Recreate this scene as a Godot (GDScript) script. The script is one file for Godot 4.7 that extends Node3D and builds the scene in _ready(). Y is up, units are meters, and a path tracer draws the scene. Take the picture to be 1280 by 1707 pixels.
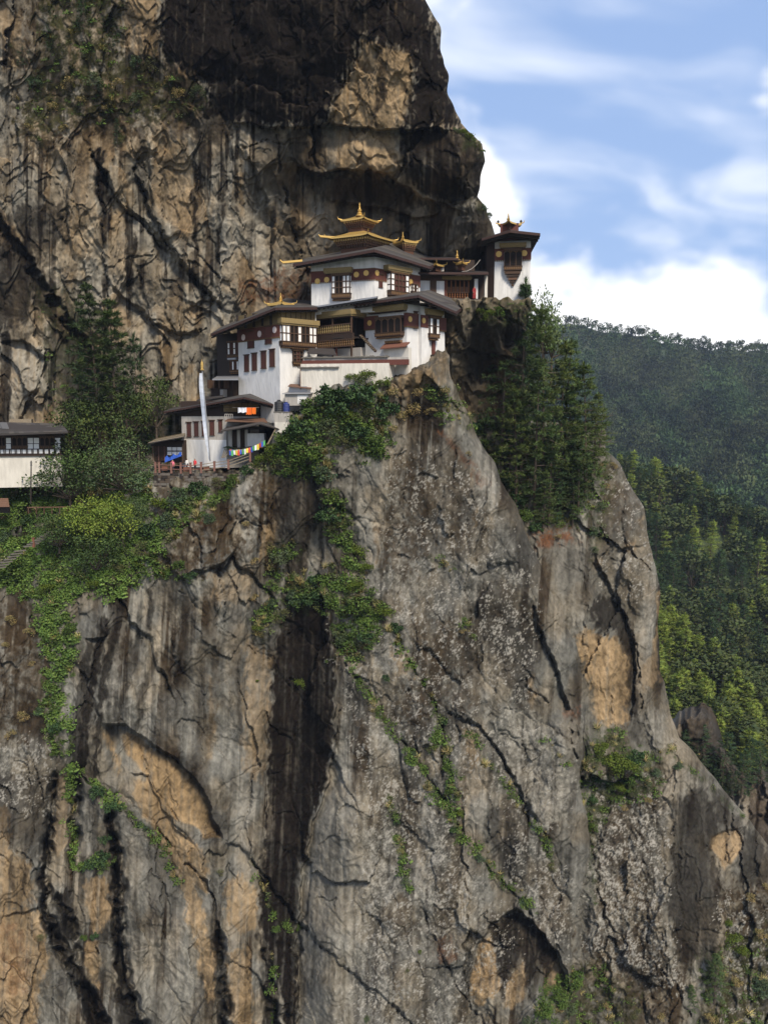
extends Node3D
# A fortress monastery on a cliff. Units are metres, y up, the viewer stands at the origin and looks along -z.

const FOCAL := 1382.0            # the photograph is 1280 x 1707; this is its focal length in those units
const LEVEL := 700.0             # row of the photograph at eye level
const STEP := 1.6                # lattice step of the rock surfaces
var tilt := atan((853.5 - LEVEL) / FOCAL)
var ct := cos(tilt)
var stl := sin(tilt)
var taken := {}
var rng := RandomNumberGenerator.new()

# where a sight line through column px and row py is at the distance d in front of the viewer
func at(px: float, py: float, d: float) -> Vector3:
	var ry := (853.5 - py) / FOCAL
	var k := d / (ct + ry * stl)
	return Vector3((px - 640.0) / FOCAL * k, (ry * ct - stl) * k, -d)

# height of row py on a vertical line that stands at distance d
func hgt(py: float, d: float) -> float:
	return at(640, py, d).y

func numbered(called: String) -> String:
	if not taken.has(called):
		taken[called] = 0
		return called
	taken[called] += 1
	return "%s_%03d" % [called, taken[called]]

func tag(o: Node, label: String, category: String, group := "", kind := "") -> Node:
	if label: o.set_meta("label", label)
	if category: o.set_meta("category", category)
	if group: o.set_meta("group", group)
	if kind: o.set_meta("kind", kind)
	return o

func thing(called: String, where: Vector3, label: String, category: String, group := "") -> Node3D:
	var o := Node3D.new()
	o.name = numbered(called)
	add_child(o)
	o.position = where
	tag(o, label, category, group)
	return o

func part(called: String, m: Mesh, mat: Material, parent: Node, kind := "") -> MeshInstance3D:
	var o := MeshInstance3D.new()
	o.name = numbered(called) if parent == self else called
	o.mesh = m
	o.material_override = mat
	parent.add_child(o, true)
	if kind: o.set_meta("kind", kind)
	return o

func copy(src: Node3D, where: Vector3, turn: float, scl: Vector3, label: String, group: String, called := "") -> Node3D:
	var c: Node3D = src.duplicate()
	c.name = numbered(called if called else str(src.get_meta("kind_name")))
	add_child(c)
	c.position = where
	c.rotation = Vector3(0, turn, 0)
	c.scale = scl
	c.set_meta("label", label)
	if group: c.set_meta("group", group)
	elif c.has_meta("group"): c.remove_meta("group")
	return c

func lin(r: float, g: float, b: float) -> Color:
	return Color(r, g, b).linear_to_srgb()

func noise(kind: int, freq: float, oct: int, sd: int) -> FastNoiseLite:
	var n := FastNoiseLite.new()
	n.noise_type = kind
	n.frequency = freq
	n.seed = sd
	n.fractal_type = FastNoiseLite.FRACTAL_FBM if oct > 1 else FastNoiseLite.FRACTAL_NONE
	n.fractal_octaves = oct
	return n

func mat(c: Color, rough := 0.85, metal := 0.0) -> StandardMaterial3D:
	var m := StandardMaterial3D.new()
	m.albedo_color = c
	m.roughness = rough
	m.metallic = metal
	return m

# a seamless noise picture whose greys run from lo to hi
func noise_tex(sz: int, freq: float, oct: int, sd: int, lo: float, hi: float) -> NoiseTexture2D:
	var t := NoiseTexture2D.new()
	t.width = sz
	t.height = sz
	t.seamless = true
	t.noise = noise(FastNoiseLite.TYPE_SIMPLEX_SMOOTH, freq, oct, sd)
	t.color_ramp = Gradient.new()
	t.color_ramp.set_color(0, Color(lo, lo, lo))
	t.color_ramp.set_color(1, Color(hi, hi, hi))
	return t

# ------------------------------------------------------------------ rock surfaces
# A rock surface is a lattice of columns u and rows v. Its distance comes from a coarse table of smooth depths, from traced cracks, steps and ledges and from noise.
# Traced strokes also say where rock is stained dark, bare and tan, pale, mossy, speckled with lichen or overgrown.
enum {DARK, TAN, PALE, BROWN, VEG, DISP, ROUGH, SPECK, RED, CHANNELS}

class Sheet:
	var u0: float
	var u1: float
	var v0: float
	var v1: float
	var st: float
	var nu: int
	var nv: int
	var uk: PackedFloat32Array
	var vk: PackedFloat32Array
	var depth: Array
	var right: PackedVector2Array   # (row, column) of the right outline
	var top: PackedVector2Array     # (column, row) of the top outline
	var left: PackedVector2Array
	var round_px := 60.0
	var round_m := 5.0
	var top_back := 0.25
	var top_rise := 0.2
	var edge_jag := 4.0
	var strokes := []
	var base := Vector3(0.19, 0.165, 0.13)
	var amp := 1.0
	var fine := 1.0
	var streaky := 1.0
	var warp := 5.0
	var block := 1.0
	var rows := []
	var facets := [[118.0, 190.0], [40.0, 62.0]]
	var cells := []
	var fresh := 0.0
	var flake := 1.0
	var lump := 0.55
	var stain := 0.0

static func interp(p: PackedVector2Array, x: float) -> float:
	if x <= p[0].x: return p[0].y
	for i in range(1, p.size()):
		if x <= p[i].x:
			return lerpf(p[i - 1].y, p[i].y, (x - p[i - 1].x) / (p[i].x - p[i - 1].x))
	return p[p.size() - 1].y

static func cubic_at(k: PackedFloat32Array, y: PackedFloat32Array, x: float) -> float:
	var n := k.size()
	var i := 0
	while i < n - 2 and x > k[i + 1]: i += 1
	var t := clampf((x - k[i]) / (k[i + 1] - k[i]), 0.0, 1.0)
	var h := k[i + 1] - k[i]
	var m0 := (y[i + 1] - y[i - 1]) / (k[i + 1] - k[i - 1]) if i > 0 else (y[i + 1] - y[i]) / h
	var m1 := (y[i + 2] - y[i]) / (k[i + 2] - k[i]) if i < n - 2 else (y[i + 1] - y[i]) / h
	var t2 := t * t
	var t3 := t2 * t
	return (2 * t3 - 3 * t2 + 1) * y[i] + (t3 - 2 * t2 + t) * h * m0 + (3 * t2 - 2 * t3) * y[i + 1] + (t3 - t2) * h * m1

# a stroke along points of (column, row, half width)
func line(s: Sheet, ch: int, amount: float, feather: float, pts: Array, rough := 0.0) -> void:
	_stroke(s, 0, ch, amount, feather, pts, rough)

# a filled outline
func area(s: Sheet, ch: int, amount: float, feather: float, pts: Array, rough := 0.0) -> void:
	_stroke(s, 1, ch, amount, feather, pts, rough)

# a step of the rock: the side to the left of the direction of travel stands back by amount metres and comes forward again over reach
func ledge(s: Sheet, amount: float, reach: float, pts: Array) -> void:
	_stroke(s, 2, DISP, -amount, reach, pts, 0.0)

# a crack: half width w, depth in metres
func crack(s: Sheet, amount: float, pts: Array) -> void:
	_stroke(s, 0, DISP, -amount, 1.3, pts, 2.6)

func _stroke(s: Sheet, type: int, ch: int, amount: float, feather: float, pts: Array, rough: float) -> void:
	var per := 3 if type == 0 else 2
	var p := PackedVector3Array()
	for i in range(0, pts.size(), per):
		p.append(Vector3(pts[i], pts[i + 1], pts[i + 2] if per == 3 else 0.0))
	var w := 0.0
	var lo := Vector2(1e9, 1e9)
	var hi := Vector2(-1e9, -1e9)
	for q in p:
		w = maxf(w, q.z)
		lo = lo.min(Vector2(q.x, q.y))
		hi = hi.max(Vector2(q.x, q.y))
	var reach := w + absf(feather) + s.warp * 1.6 + rough
	s.strokes.append({"type": type, "ch": ch, "a": amount, "f": feather, "p": p, "lo": lo - Vector2(reach, reach), "hi": hi + Vector2(reach, reach), "rough": rough, "w": w})

var N := {}

func make_noises() -> void:
	N.warp1 = noise(FastNoiseLite.TYPE_SIMPLEX, 0.02, 3, 11)
	N.warp2 = noise(FastNoiseLite.TYPE_SIMPLEX, 0.02, 3, 12)
	N.big = noise(FastNoiseLite.TYPE_SIMPLEX, 0.006, 3, 21)
	N.mid = noise(FastNoiseLite.TYPE_SIMPLEX, 0.022, 4, 22)
	N.ridge = noise(FastNoiseLite.TYPE_SIMPLEX, 0.014, 4, 23)
	N.ridge.fractal_type = FastNoiseLite.FRACTAL_RIDGED
	N.fine = noise(FastNoiseLite.TYPE_SIMPLEX, 0.09, 3, 24)
	N.grit = noise(FastNoiseLite.TYPE_SIMPLEX, 0.2, 3, 25)
	N.streak = noise(FastNoiseLite.TYPE_SIMPLEX, 0.05, 4, 27)
	N.tone = noise(FastNoiseLite.TYPE_SIMPLEX, 0.011, 4, 28)
	N.speck = noise(FastNoiseLite.TYPE_SIMPLEX, 0.16, 3, 29)
	N.flake = noise(FastNoiseLite.TYPE_SIMPLEX, 0.0075, 3, 33)
	N.vein = noise(FastNoiseLite.TYPE_SIMPLEX, 0.010, 3, 34)
	N.vein.fractal_type = FastNoiseLite.FRACTAL_RIDGED
	N.jag = noise(FastNoiseLite.TYPE_SIMPLEX, 0.03, 2, 30)

var cur: Sheet

# joints cut the rock into leaning facets of two sizes: for every cell its middle, its level and its tilt
func cut_cells(s: Sheet) -> void:
	var r := RandomNumberGenerator.new()
	r.seed = int(s.u0 * 7 + s.v0 * 13)
	for f in s.facets:
		var w := int((s.u1 - s.u0 + 500.0) / f[0]) + 6
		var h := int((s.v1 - s.v0 + 500.0) / f[1]) + 6
		var a := PackedFloat32Array()
		a.resize(w * h * 5)
		for y in h:
			for x in w:
				var o := (y * w + x) * 5
				a[o] = x + 0.5 + r.randf_range(-0.42, 0.42)
				a[o + 1] = y + 0.5 + r.randf_range(-0.42, 0.42)
				a[o + 2] = r.randf_range(-1.0, 1.0)
				a[o + 3] = r.randf_range(-1.0, 1.0)
				a[o + 4] = r.randf_range(-1.0, 1.0)
		s.cells.append([w, h, a, f[0], f[1]])

func sheet_row(j: int) -> void:
	var s := cur
	var v := s.v0 + j * s.st
	var nu := s.nu
	var chs := []
	for c in CHANNELS:
		var a := PackedFloat32Array()
		a.resize(nu)
		chs.append(a)
	# warped places of this row's columns
	var wu := PackedFloat32Array()
	var wv := PackedFloat32Array()
	wu.resize(nu)
	wv.resize(nu)
	var n1: FastNoiseLite = N.warp1
	var n2: FastNoiseLite = N.warp2
	var sp: FastNoiseLite = N.speck
	for i in nu:
		var u := s.u0 + i * s.st
		wu[i] = u + s.warp * n1.get_noise_2d(u, v)
		wv[i] = v + s.warp * n2.get_noise_2d(u, v)
	for k in s.strokes:
		if v < k.lo.y or v > k.hi.y: continue
		var i0 := maxi(0, int((k.lo.x - s.u0) / s.st))
		var i1 := mini(nu - 1, int((k.hi.x - s.u0) / s.st) + 1)
		var p: PackedVector3Array = k.p
		var type: int = k.type
		var f: float = k.f
		var am: float = k.a
		var rough: float = k.rough
		var n := p.size()
		var dst: PackedFloat32Array = chs[k.ch]
		var isdisp: bool = k.ch == DISP
		for i in range(i0, i1 + 1):
			var x := wu[i]
			var y := wv[i]
			var val := 0.0
			if type == 1:
				var inside := false
				var best := 1e12
				var q := n - 1
				for m in n:
					var ax := p[q].x
					var ay := p[q].y
					var bx := p[m].x
					var by := p[m].y
					if (ay > y) != (by > y) and x < (bx - ax) * (y - ay) / (by - ay) + ax: inside = not inside
					var ex := bx - ax
					var ey := by - ay
					var t := clampf(((x - ax) * ex + (y - ay) * ey) / (ex * ex + ey * ey + 1e-6), 0.0, 1.0)
					var dx := x - ax - t * ex
					var dy := y - ay - t * ey
					best = minf(best, dx * dx + dy * dy)
					q = m
				var d := sqrt(best)
				if not inside: d = -d
				if rough > 0.0: d += rough * sp.get_noise_2d(x * 0.6, y * 0.25)
				val = smoothstep(-f, f, d)
			else:
				var best := 1e12
				var bw := 1.0
				var side := 1.0
				for m in n - 1:
					var ax := p[m].x
					var ay := p[m].y
					var ex := p[m + 1].x - ax
					var ey := p[m + 1].y - ay
					var t := clampf(((x - ax) * ex + (y - ay) * ey) / (ex * ex + ey * ey + 1e-6), 0.0, 1.0)
					var dx := x - ax - t * ex
					var dy := y - ay - t * ey
					var dd := dx * dx + dy * dy
					if dd < best:
						best = dd
						bw = lerpf(p[m].z, p[m + 1].z, t)
						side = ex * (y - ay) - ey * (x - ax)
						if type == 2: bw = minf(1.0, minf(m + t, n - 1 - m - t) * 2.0)
				var d := sqrt(best)
				if type == 2:
					if side < 0.0:
						val = maxf(0.0, 1.0 - d / f) * bw
						val *= minf(1.0, d / 2.0)
				else:
					if rough > 0.0: d += rough * sp.get_noise_2d(x * 0.6, y * 0.2)
					val = 1.0 - smoothstep(bw - f, bw + f, d)
					if isdisp: val *= clampf(0.75 + 1.3 * sp.get_noise_2d(x * 0.13, y * 0.13 + 40.0), 0.0, 1.0)
			if isdisp: dst[i] += am * val
			elif am < 0.0: dst[i] = dst[i] * (1.0 + am * val)
			else: dst[i] = maxf(dst[i], am * val)
		chs[k.ch] = dst
	# depth table for this row
	var dk := PackedFloat32Array()
	dk.resize(s.uk.size())
	var col := PackedFloat32Array()
	col.resize(s.vk.size())
	for a in s.uk.size():
		for b in s.vk.size(): col[b] = s.depth[b][a]
		dk[a] = cubic_at(s.vk, col, v)
	var nb: FastNoiseLite = N.big
	var nm: FastNoiseLite = N.mid
	var nr: FastNoiseLite = N.ridge
	var nf: FastNoiseLite = N.fine
	var ng: FastNoiseLite = N.grit
	var ns: FastNoiseLite = N.streak
	var nt: FastNoiseLite = N.tone
	var nj: FastNoiseLite = N.jag
	var nk: FastNoiseLite = N.flake
	var nv2: FastNoiseLite = N.vein
	var fl: Array[float] = [0.0, 0.0]
	var fe: Array[float] = [0.0, 0.0]
	var fx: Array[float] = [0.0, 0.0]
	var pos := PackedVector3Array()
	var tint := PackedColorArray()
	pos.resize(nu)
	tint.resize(nu)
	var veg := PackedFloat32Array()
	veg.resize(nu)
	var hid := PackedByteArray()
	hid.resize(nu)
	var ur := interp(s.right, v) + s.edge_jag * nj.get_noise_2d(v * 0.4, 5.0)
	var cd: PackedFloat32Array = chs[DARK]
	var cta: PackedFloat32Array = chs[TAN]
	var cp: PackedFloat32Array = chs[PALE]
	var cb: PackedFloat32Array = chs[BROWN]
	var cv: PackedFloat32Array = chs[VEG]
	var cx: PackedFloat32Array = chs[DISP]
	var cr: PackedFloat32Array = chs[ROUGH]
	var cs: PackedFloat32Array = chs[SPECK]
	var crd: PackedFloat32Array = chs[RED]
	for i in nu:
		var u := s.u0 + i * s.st
		var ue := u
		var ve := v
		var back := 0.0
		var over := u - ur
		if over > 0.0:
			ue = ur - minf(over, 60.0) * 0.12
			back += over * 0.3
			if over > 75.0: hid[i] = 1
		if s.left.size():
			var o2 := interp(s.left, v) - u
			if o2 > 0.0:
				ue = u + o2 + minf(o2, 60.0) * 0.12
				back += o2 * 0.3
				if o2 > 75.0: hid[i] = 1
		var t := clampf((u - ur + s.round_px) / s.round_px, 0.0, 1.0)
		back += s.round_m * (1.0 - sqrt(1.0 - 0.98 * t * t))
		var lift := 0.0
		if s.top.size():
			var vt := interp(s.top, u) + s.edge_jag * 1.2 * nj.get_noise_2d(u * 1.3, 77.0)
			var o := vt - v
			if o > 0.0:
				ve = vt
				back += o * s.top_back
				lift = o * s.top_back * s.top_rise
				if o > 110.0: hid[i] = 1
		var r := 1.0 + cr[i]
		var blk := s.block * clampf(r, 0.0, 2.0)
		# blocks and slabs lean with the joints of the rock
		var wx := wu[i] + 10.0 * nm.get_noise_2d(u * 0.5, v * 0.5)
		var wy := wv[i] - wu[i] * 0.55 + 14.0 * nm.get_noise_2d(v * 0.5, u * 0.5)
		for z in 2:
			var cl: Array = s.cells[z]
			var w: int = cl[0]
			var arr: PackedFloat32Array = cl[2]
			var px := clampf((wx - s.u0 + 120.0) / cl[3] + 1.0, 1.0, w - 2.0)
			var py := clampf((wy - s.v0 + 780.0) / cl[4] * 0.8 + 1.0, 1.0, cl[1] - 2.0)
			var bx := int(px - 0.5)
			var by := int(py - 0.5)
			var d1 := 9.0
			var d2 := 9.0
			var bo := 0
			for m in 4:
				var o := ((by + (m >> 1)) * w + bx + (m & 1)) * 5
				var ex := px - arr[o]
				var ey := py - arr[o + 1]
				var dd := ex * ex + ey * ey
				if dd < d1:
					d2 = d1
					d1 = dd
					bo = o
				elif dd < d2: d2 = dd
			fl[z] = arr[bo + 2]
			fx[z] = arr[bo + 3] * (px - arr[bo]) + arr[bo + 4] * (py - arr[bo + 1])
			fe[z] = maxf(0.0, 1.0 - (sqrt(d2) - sqrt(d1)) * (cl[3] / 6.0))
		var cell: float = fl[1]
		var rg := nr.get_noise_2d(wx * 1.5, wy * 1.2)
		var mid := nm.get_noise_2d(u * 1.6, v * 0.8)
		var fi := nf.get_noise_2d(u, v * 0.7)
		var gr := ng.get_noise_2d(u, v * 0.8)
		var stv := ns.get_noise_2d(u * 1.6 + v * 0.06, v * 0.05)
		var hgh: float = s.amp * (1.1 * nb.get_noise_2d(u, v * 0.8) + r * s.lump * (0.24 * mid + 0.12 * rg) + blk * (0.55 * fl[0] + 2.1 * fx[0] + 0.20 * fl[1] + 0.60 * fx[1] - 0.15 * fe[1] * maxf(0.0, mid + 0.2) - 0.25 * fe[0]))
		# flakes: the skin comes off in sheets with sharp edges
		var e1 := nk.get_noise_2d(u + v * 0.35, v * 0.6 - u * 0.2)
		var e2 := nk.get_noise_2d(u * 1.9 - v * 0.5 + 800.0, v * 0.9 + u * 0.3)
		var lev := smoothstep(0.06, 0.10, e1) - smoothstep(0.10, 0.15, -e1)
		var fk := lev * 1.3 + 0.8 * smoothstep(0.10, 0.14, e2 + 0.15 * fl[0]) - 0.6 * smoothstep(0.16, 0.20, -e2) 
		hgh += s.amp * s.flake * clampf(0.15 + r * 0.85, 0.0, 1.5) * 0.5 * fk
		# hairline joints
		var vm := clampf(0.25 + 1.8 * nt.get_noise_2d(u * 0.5 - 300.0, v * 0.5), 0.0, 1.0)
		var vein := smoothstep(0.84, 0.94, nv2.get_noise_2d(u * 0.75 - v * 0.18, v * 0.42 + u * 0.3)) * vm * clampf(r, 0.0, 1.2) * s.flake * 0.4
		hgh -= 0.22 * vein
		hgh += s.fine * r * (0.13 * fi + 0.03 * gr)
		hgh += cx[i]
		var d := cubic_at(s.uk, dk, u) + back - hgh
		var q := at(ue, ve, d)
		q.y += lift
		pos[i] = q
		# colour of the rock itself
		var tone := nt.get_noise_2d(u, v * 0.6)
		var c: Vector3 = s.base * (1.0 + 0.42 * tone + 0.14 * fi + 0.07 * gr + s.streaky * 0.32 * stv + 0.12 * cell + 0.08 * fl[0])
		var wet := ns.get_noise_2d(u * 0.34 + v * 0.03 + 500.0, v * 0.02) + 0.3 * ns.get_noise_2d(u * 1.5 + v * 0.07, v * 0.035 + 70.0)
		var sk: float = s.streaky * clampf(0.55 + 1.9 * nt.get_noise_2d(u * 0.55 + 70.0, v * 0.3), 0.0, 1.25) * (1.0 - 0.6 * cs[i])
		c = c.lerp(c * Vector3(0.36, 0.32, 0.29), sk * smoothstep(0.10, 0.24, wet) * 0.8)
		c = c.lerp(Vector3(0.42, 0.39, 0.33), sk * smoothstep(0.16, 0.40, -wet) * 0.55)
		if s.stain > 0.0:
			var bk := ns.get_noise_2d(u * 0.8 - 900.0, v * 0.03) + 0.35 * ns.get_noise_2d(u * 2.4, v * 0.05 + 9.0)
			c = c.lerp(Vector3(0.030, 0.026, 0.023), s.stain * smoothstep(0.17, 0.27, bk) * clampf(0.4 + 2.5 * nt.get_noise_2d(u * 0.6 + 33.0, v * 0.5), 0.0, 1.0))
		if s.fresh > 0.0: c = c.lerp(Vector3(0.38, 0.28, 0.165), s.fresh * smoothstep(0.25, 0.5, fl[1] + 0.5 * mid))
		c = c.lerp(Vector3(c.x * 1.08, c.y * 0.98, c.z * 0.86), clampf(0.35 + 1.6 * nt.get_noise_2d(v * 0.7 + 900.0, u * 1.2), 0.0, 1.0))
		var k2 := cta[i] * clampf(0.92 + 0.7 * stv + 0.3 * fi, 0.0, 1.0)
		c = c.lerp(Vector3(0.46, 0.32, 0.175) * (1.0 + 0.12 * fi + 0.08 * gr + 0.35 * tone), clampf(k2, 0.0, 1.0))
		k2 = cp[i] * clampf(0.85 + 0.9 * stv + 0.25 * fi, 0.0, 1.0)
		c = c.lerp(Vector3(0.42, 0.39, 0.325) * (1.0 + 0.15 * gr + 0.12 * fi), clampf(k2, 0.0, 1.0))
		var brk := nf.get_noise_2d(u * 0.45 + 300.0, v * 0.45) + 0.6 * gr
		k2 = cb[i] * clampf(0.75 + 1.1 * brk, 0.0, 1.0)
		c = c.lerp(Vector3(0.075, 0.052, 0.03) * (1.0 + 0.4 * gr), clampf(k2, 0.0, 1.0))
		k2 = crd[i] * clampf(0.7 + 1.0 * brk, 0.0, 1.0)
		c = c.lerp(Vector3(0.22, 0.085, 0.035) * (1.0 + 0.3 * gr), clampf(k2, 0.0, 1.0))
		k2 = cd[i] * clampf(0.97 + 0.45 * stv + 0.2 * fi, 0.0, 1.0)
		c = c.lerp(Vector3(0.021, 0.017, 0.014) * (1.0 + 0.35 * fi + 0.2 * gr + 0.3 * stv), clampf(k2, 0.0, 1.0))
		c *= 1.0 - 0.45 * vein
		c *= 1.0 + 0.09 * lev
		var spk := cs[i]
		if spk > 0.02:
			var sv := 0.6 * sp.get_noise_2d(u * 0.45, v * 0.4) + 0.7 * sp.get_noise_2d(u * 1.3 + 50.0, v * 1.1) + 0.5 * nt.get_noise_2d(u * 2.2, v * 1.6)
			var l := smoothstep(0.62 - 0.55 * spk, 0.80 - 0.5 * spk, sv)
			c = c.lerp(Vector3(0.50, 0.47, 0.41), 0.85 * l)
			var l2 := smoothstep(0.30, 0.5, -sv + 0.3 * (spk - 0.5))
			c = c.lerp(Vector3(0.06, 0.052, 0.042), 0.7 * l2 * spk)
		var vg := cv[i] * clampf(0.75 + 1.5 * brk, 0.0, 1.0)
		vg = clampf(vg, 0.0, 1.0)
		veg[i] = vg
		c = c.lerp(Vector3(0.05, 0.07, 0.022) * (1.0 + 0.4 * gr), vg * 0.85)
		tint[i] = Color(maxf(c.x, 0.006), maxf(c.y, 0.006), maxf(c.z, 0.005))
	s.rows[j] = [pos, tint, veg, hid]

func build_sheet(s: Sheet) -> ArrayMesh:
	s.nu = int((s.u1 - s.u0) / s.st) + 1
	s.nv = int((s.v1 - s.v0) / s.st) + 1
	s.rows.resize(s.nv)
	cut_cells(s)
	cur = s
	var job := WorkerThreadPool.add_group_task(sheet_row, s.nv)
	WorkerThreadPool.wait_for_group_task_completion(job)
	var V := PackedVector3Array()
	var C := PackedColorArray()
	for r in s.rows:
		V.append_array(r[0])
		C.append_array(r[1])
	var nu := s.nu
	var nrm := PackedVector3Array()
	nrm.resize(V.size())
	for j in s.nv:
		var ja := maxi(j - 1, 0) * nu
		var jb := mini(j + 1, s.nv - 1) * nu
		for i in nu:
			var a := maxi(i - 1, 0)
			var b := mini(i + 1, nu - 1)
			nrm[j * nu + i] = (V[jb + i] - V[ja + i]).cross(V[j * nu + b] - V[j * nu + a]).normalized()
	var I := PackedInt32Array()
	for j in s.nv - 1:
		var h0: PackedByteArray = s.rows[j][3]
		var h1: PackedByteArray = s.rows[j + 1][3]
		var o := j * nu
		for i in nu - 1:
			if h0[i] + h0[i + 1] + h1[i] + h1[i + 1] > 0: continue
			var a := o + i
			I.append(a); I.append(a + 1); I.append(a + nu)
			I.append(a + 1); I.append(a + nu + 1); I.append(a + nu)
	var arr := []
	arr.resize(Mesh.ARRAY_MAX)
	arr[Mesh.ARRAY_VERTEX] = V
	arr[Mesh.ARRAY_NORMAL] = nrm
	arr[Mesh.ARRAY_COLOR] = C
	arr[Mesh.ARRAY_INDEX] = I
	var m := ArrayMesh.new()
	m.add_surface_from_arrays(Mesh.PRIMITIVE_TRIANGLES, arr)
	return m

# a point of a finished surface
func on_sheet(s: Sheet, u: float, v: float) -> Vector3:
	var j := clampi(int((v - s.v0) / s.st), 0, s.nv - 1)
	var i := clampi(int((u - s.u0) / s.st), 0, s.nu - 1)
	return s.rows[j][0][i]

func table(s: Sheet, us: Array, vs: Array, ds: Array) -> void:
	s.uk = PackedFloat32Array(us)
	s.vk = PackedFloat32Array(vs)
	for r in ds: s.depth.append(PackedFloat32Array(r))

func outline(a: Array) -> PackedVector2Array:
	var p := PackedVector2Array()
	for i in range(0, a.size(), 2): p.append(Vector2(a[i], a[i + 1]))
	return p

func upper_cliff() -> Sheet:
	var s := Sheet.new()
	s.st = STEP
	s.u0 = -70; s.u1 = 905; s.v0 = -70; s.v1 = 900
	table(s, [-80, 60, 160, 280, 400, 500, 600, 700, 780, 860], [-80, 60, 200, 290, 340, 420, 520, 640, 900], [
		[118, 116, 115, 114, 112, 110, 109, 110, 113, 118],
		[119, 117, 116, 115, 113, 111, 109.5, 109.5, 112, 117],
		[119, 118, 117.5, 117, 116, 113.5, 112, 111, 111.5, 116],
		[119, 118, 118, 118, 117.5, 116.5, 115, 114, 112, 116],
		[119, 118, 118, 118.5, 118.5, 119.5, 119.5, 118, 116, 118],
		[119, 118.5, 119, 119.5, 120, 122, 123, 123, 122, 123],
		[119, 120, 120, 120, 121, 123, 125, 126, 126, 126],
		[118, 119, 119, 118.5, 119, 121, 124, 128, 128, 128],
		[114, 114, 113, 113, 114, 117, 121, 128, 130, 130]])
	s.right = outline([-70, 695, 0, 712, 40, 728, 110, 740, 160, 752, 205, 764, 218, 778, 240, 800, 270, 809, 300, 806, 328, 799, 345, 810, 370, 824, 400, 826, 430, 815, 520, 812, 560, 800, 700, 830, 900, 860])
	s.round_px = 80; s.round_m = 9
	s.base = Vector3(0.36, 0.325, 0.262)
	s.amp = 0.9; s.fine = 0.55; s.lump = 0.4; s.flake = 0.55; s.block = 0.8; s.streaky = 1.0; s.stain = 0.9; s.fresh = 0.45; s.edge_jag = 8
	# the great dark stain of the top and the bare patches in it
	area(s, DARK, 1.15, 8, [262, -80, 700, -80, 716, 0, 742, 110, 768, 212, 668, 214, 690, 140, 687, 88, 640, 78, 606, 56, 592, 100, 560, 150, 545, 206, 470, 214, 392, 205, 330, 198, 345, 150, 300, 112, 268, 92], 16)
	area(s, TAN, 0.8, 4, [604, 58, 648, 82, 687, 88, 689, 150, 670, 212, 610, 214, 545, 204, 562, 160, 594, 110], 6)
	line(s, DARK, 0.9, 3, [640, 140, 4, 622, 205, 5], 6)
	line(s, DARK, 0.7, 3, [628, 62, 4, 640, 120, 8, 636, 180, 4], 8)
	area(s, TAN, 0.55, 6, [524, 226, 600, 217, 662, 226, 664, 262, 655, 290, 600, 278, 552, 276, 528, 290], 10)
	area(s, DARK, 0.95, 8, [664, 216, 780, 216, 812, 262, 800, 332, 760, 348, 700, 322, 668, 292], 12)
	area(s, TAN, 0.6, 5, [712, 318, 730, 290, 748, 296, 738, 318])
	area(s, PALE, 0.35, 5, [742, 316, 768, 314, 764, 336, 744, 340])
	area(s, DARK, 0.85, 10, [470, 214, 540, 212, 545, 290, 600, 290, 660, 300, 700, 330, 740, 345, 640, 352, 540, 335, 500, 300], 10)
	area(s, DARK, 0.8, 12, [760, 345, 830, 350, 830, 470, 770, 470, 750, 400], 10)
	area(s, DARK, 0.45, 14, [560, 330, 760, 350, 770, 470, 620, 430, 560, 400], 12)
	area(s, PALE, 0.6, 4, [660, 338, 712, 342, 712, 366, 690, 362], 5)
	area(s, DARK, 0.55, 14, [400, 214, 470, 214, 500, 330, 520, 440, 470, 430, 440, 320, 420, 260], 14)
	area(s, DARK, 0.75, 8, [265, 90, 345, 150, 400, 205, 392, 245, 330, 235, 300, 180], 16)
	# streaks where water runs
	line(s, DARK, 1.0, 2, [165, 258, 10, 172, 330, 9, 178, 398, 5], 6)
	line(s, DARK, 0.95, 2, [216, 370, 7, 218, 420, 9, 214, 478, 4], 5)
	line(s, DARK, 0.95, 2, [326, 252, 4, 325, 340, 5, 326, 428, 4], 4)
	line(s, DARK, 0.9, 2, [342, 246, 12, 336, 300, 7, 332, 345, 3], 6)
	line(s, DARK, 0.85, 2, [372, 270, 5, 370, 330, 4, 366, 420, 2], 5)
	line(s, DARK, 0.85, 2, [392, 250, 5, 394, 310, 4, 396, 350, 2], 4)
	line(s, DARK, 0.7, 3, [238, 226, 10, 236, 270, 8, 246, 320, 3], 6)
	line(s, DARK, 0.6, 3, [118, 238, 6, 116, 300, 5, 112, 380, 2], 6)
	line(s, DARK, 0.9, 2, [12, 560, 7, 10, 640, 8, 6, 720, 8], 4)
	line(s, DARK, 0.7, 2, [46, 560, 4, 48, 600, 3], 4)
	line(s, PALE, 0.7, 1.5, [350, 300, 2, 349, 380, 1.5], 2)
	line(s, PALE, 0.8, 1.5, [180, 345, 1.5, 176, 398, 1.2], 2)
	line(s, PALE, 0.7, 1.5, [390, 280, 1.5, 388, 350, 1.2], 2)
	area(s, DARK, 0.8, 6, [25, 340, 108, 336, 112, 400, 60, 430, 30, 392], 10)
	area(s, DARK, 0.8, 10, [-70, 380, 10, 380, 60, 470, 50, 540, -70, 560], 14)
	area(s, DARK, 0.75, 10, [70, 560, 110, 480, 165, 570, 160, 640, 110, 700, 90, 640], 14)
	area(s, TAN, 0.65, 5, [205, -80, 262, -80, 266, 96, 205, 92, 202, 30], 10)
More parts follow.
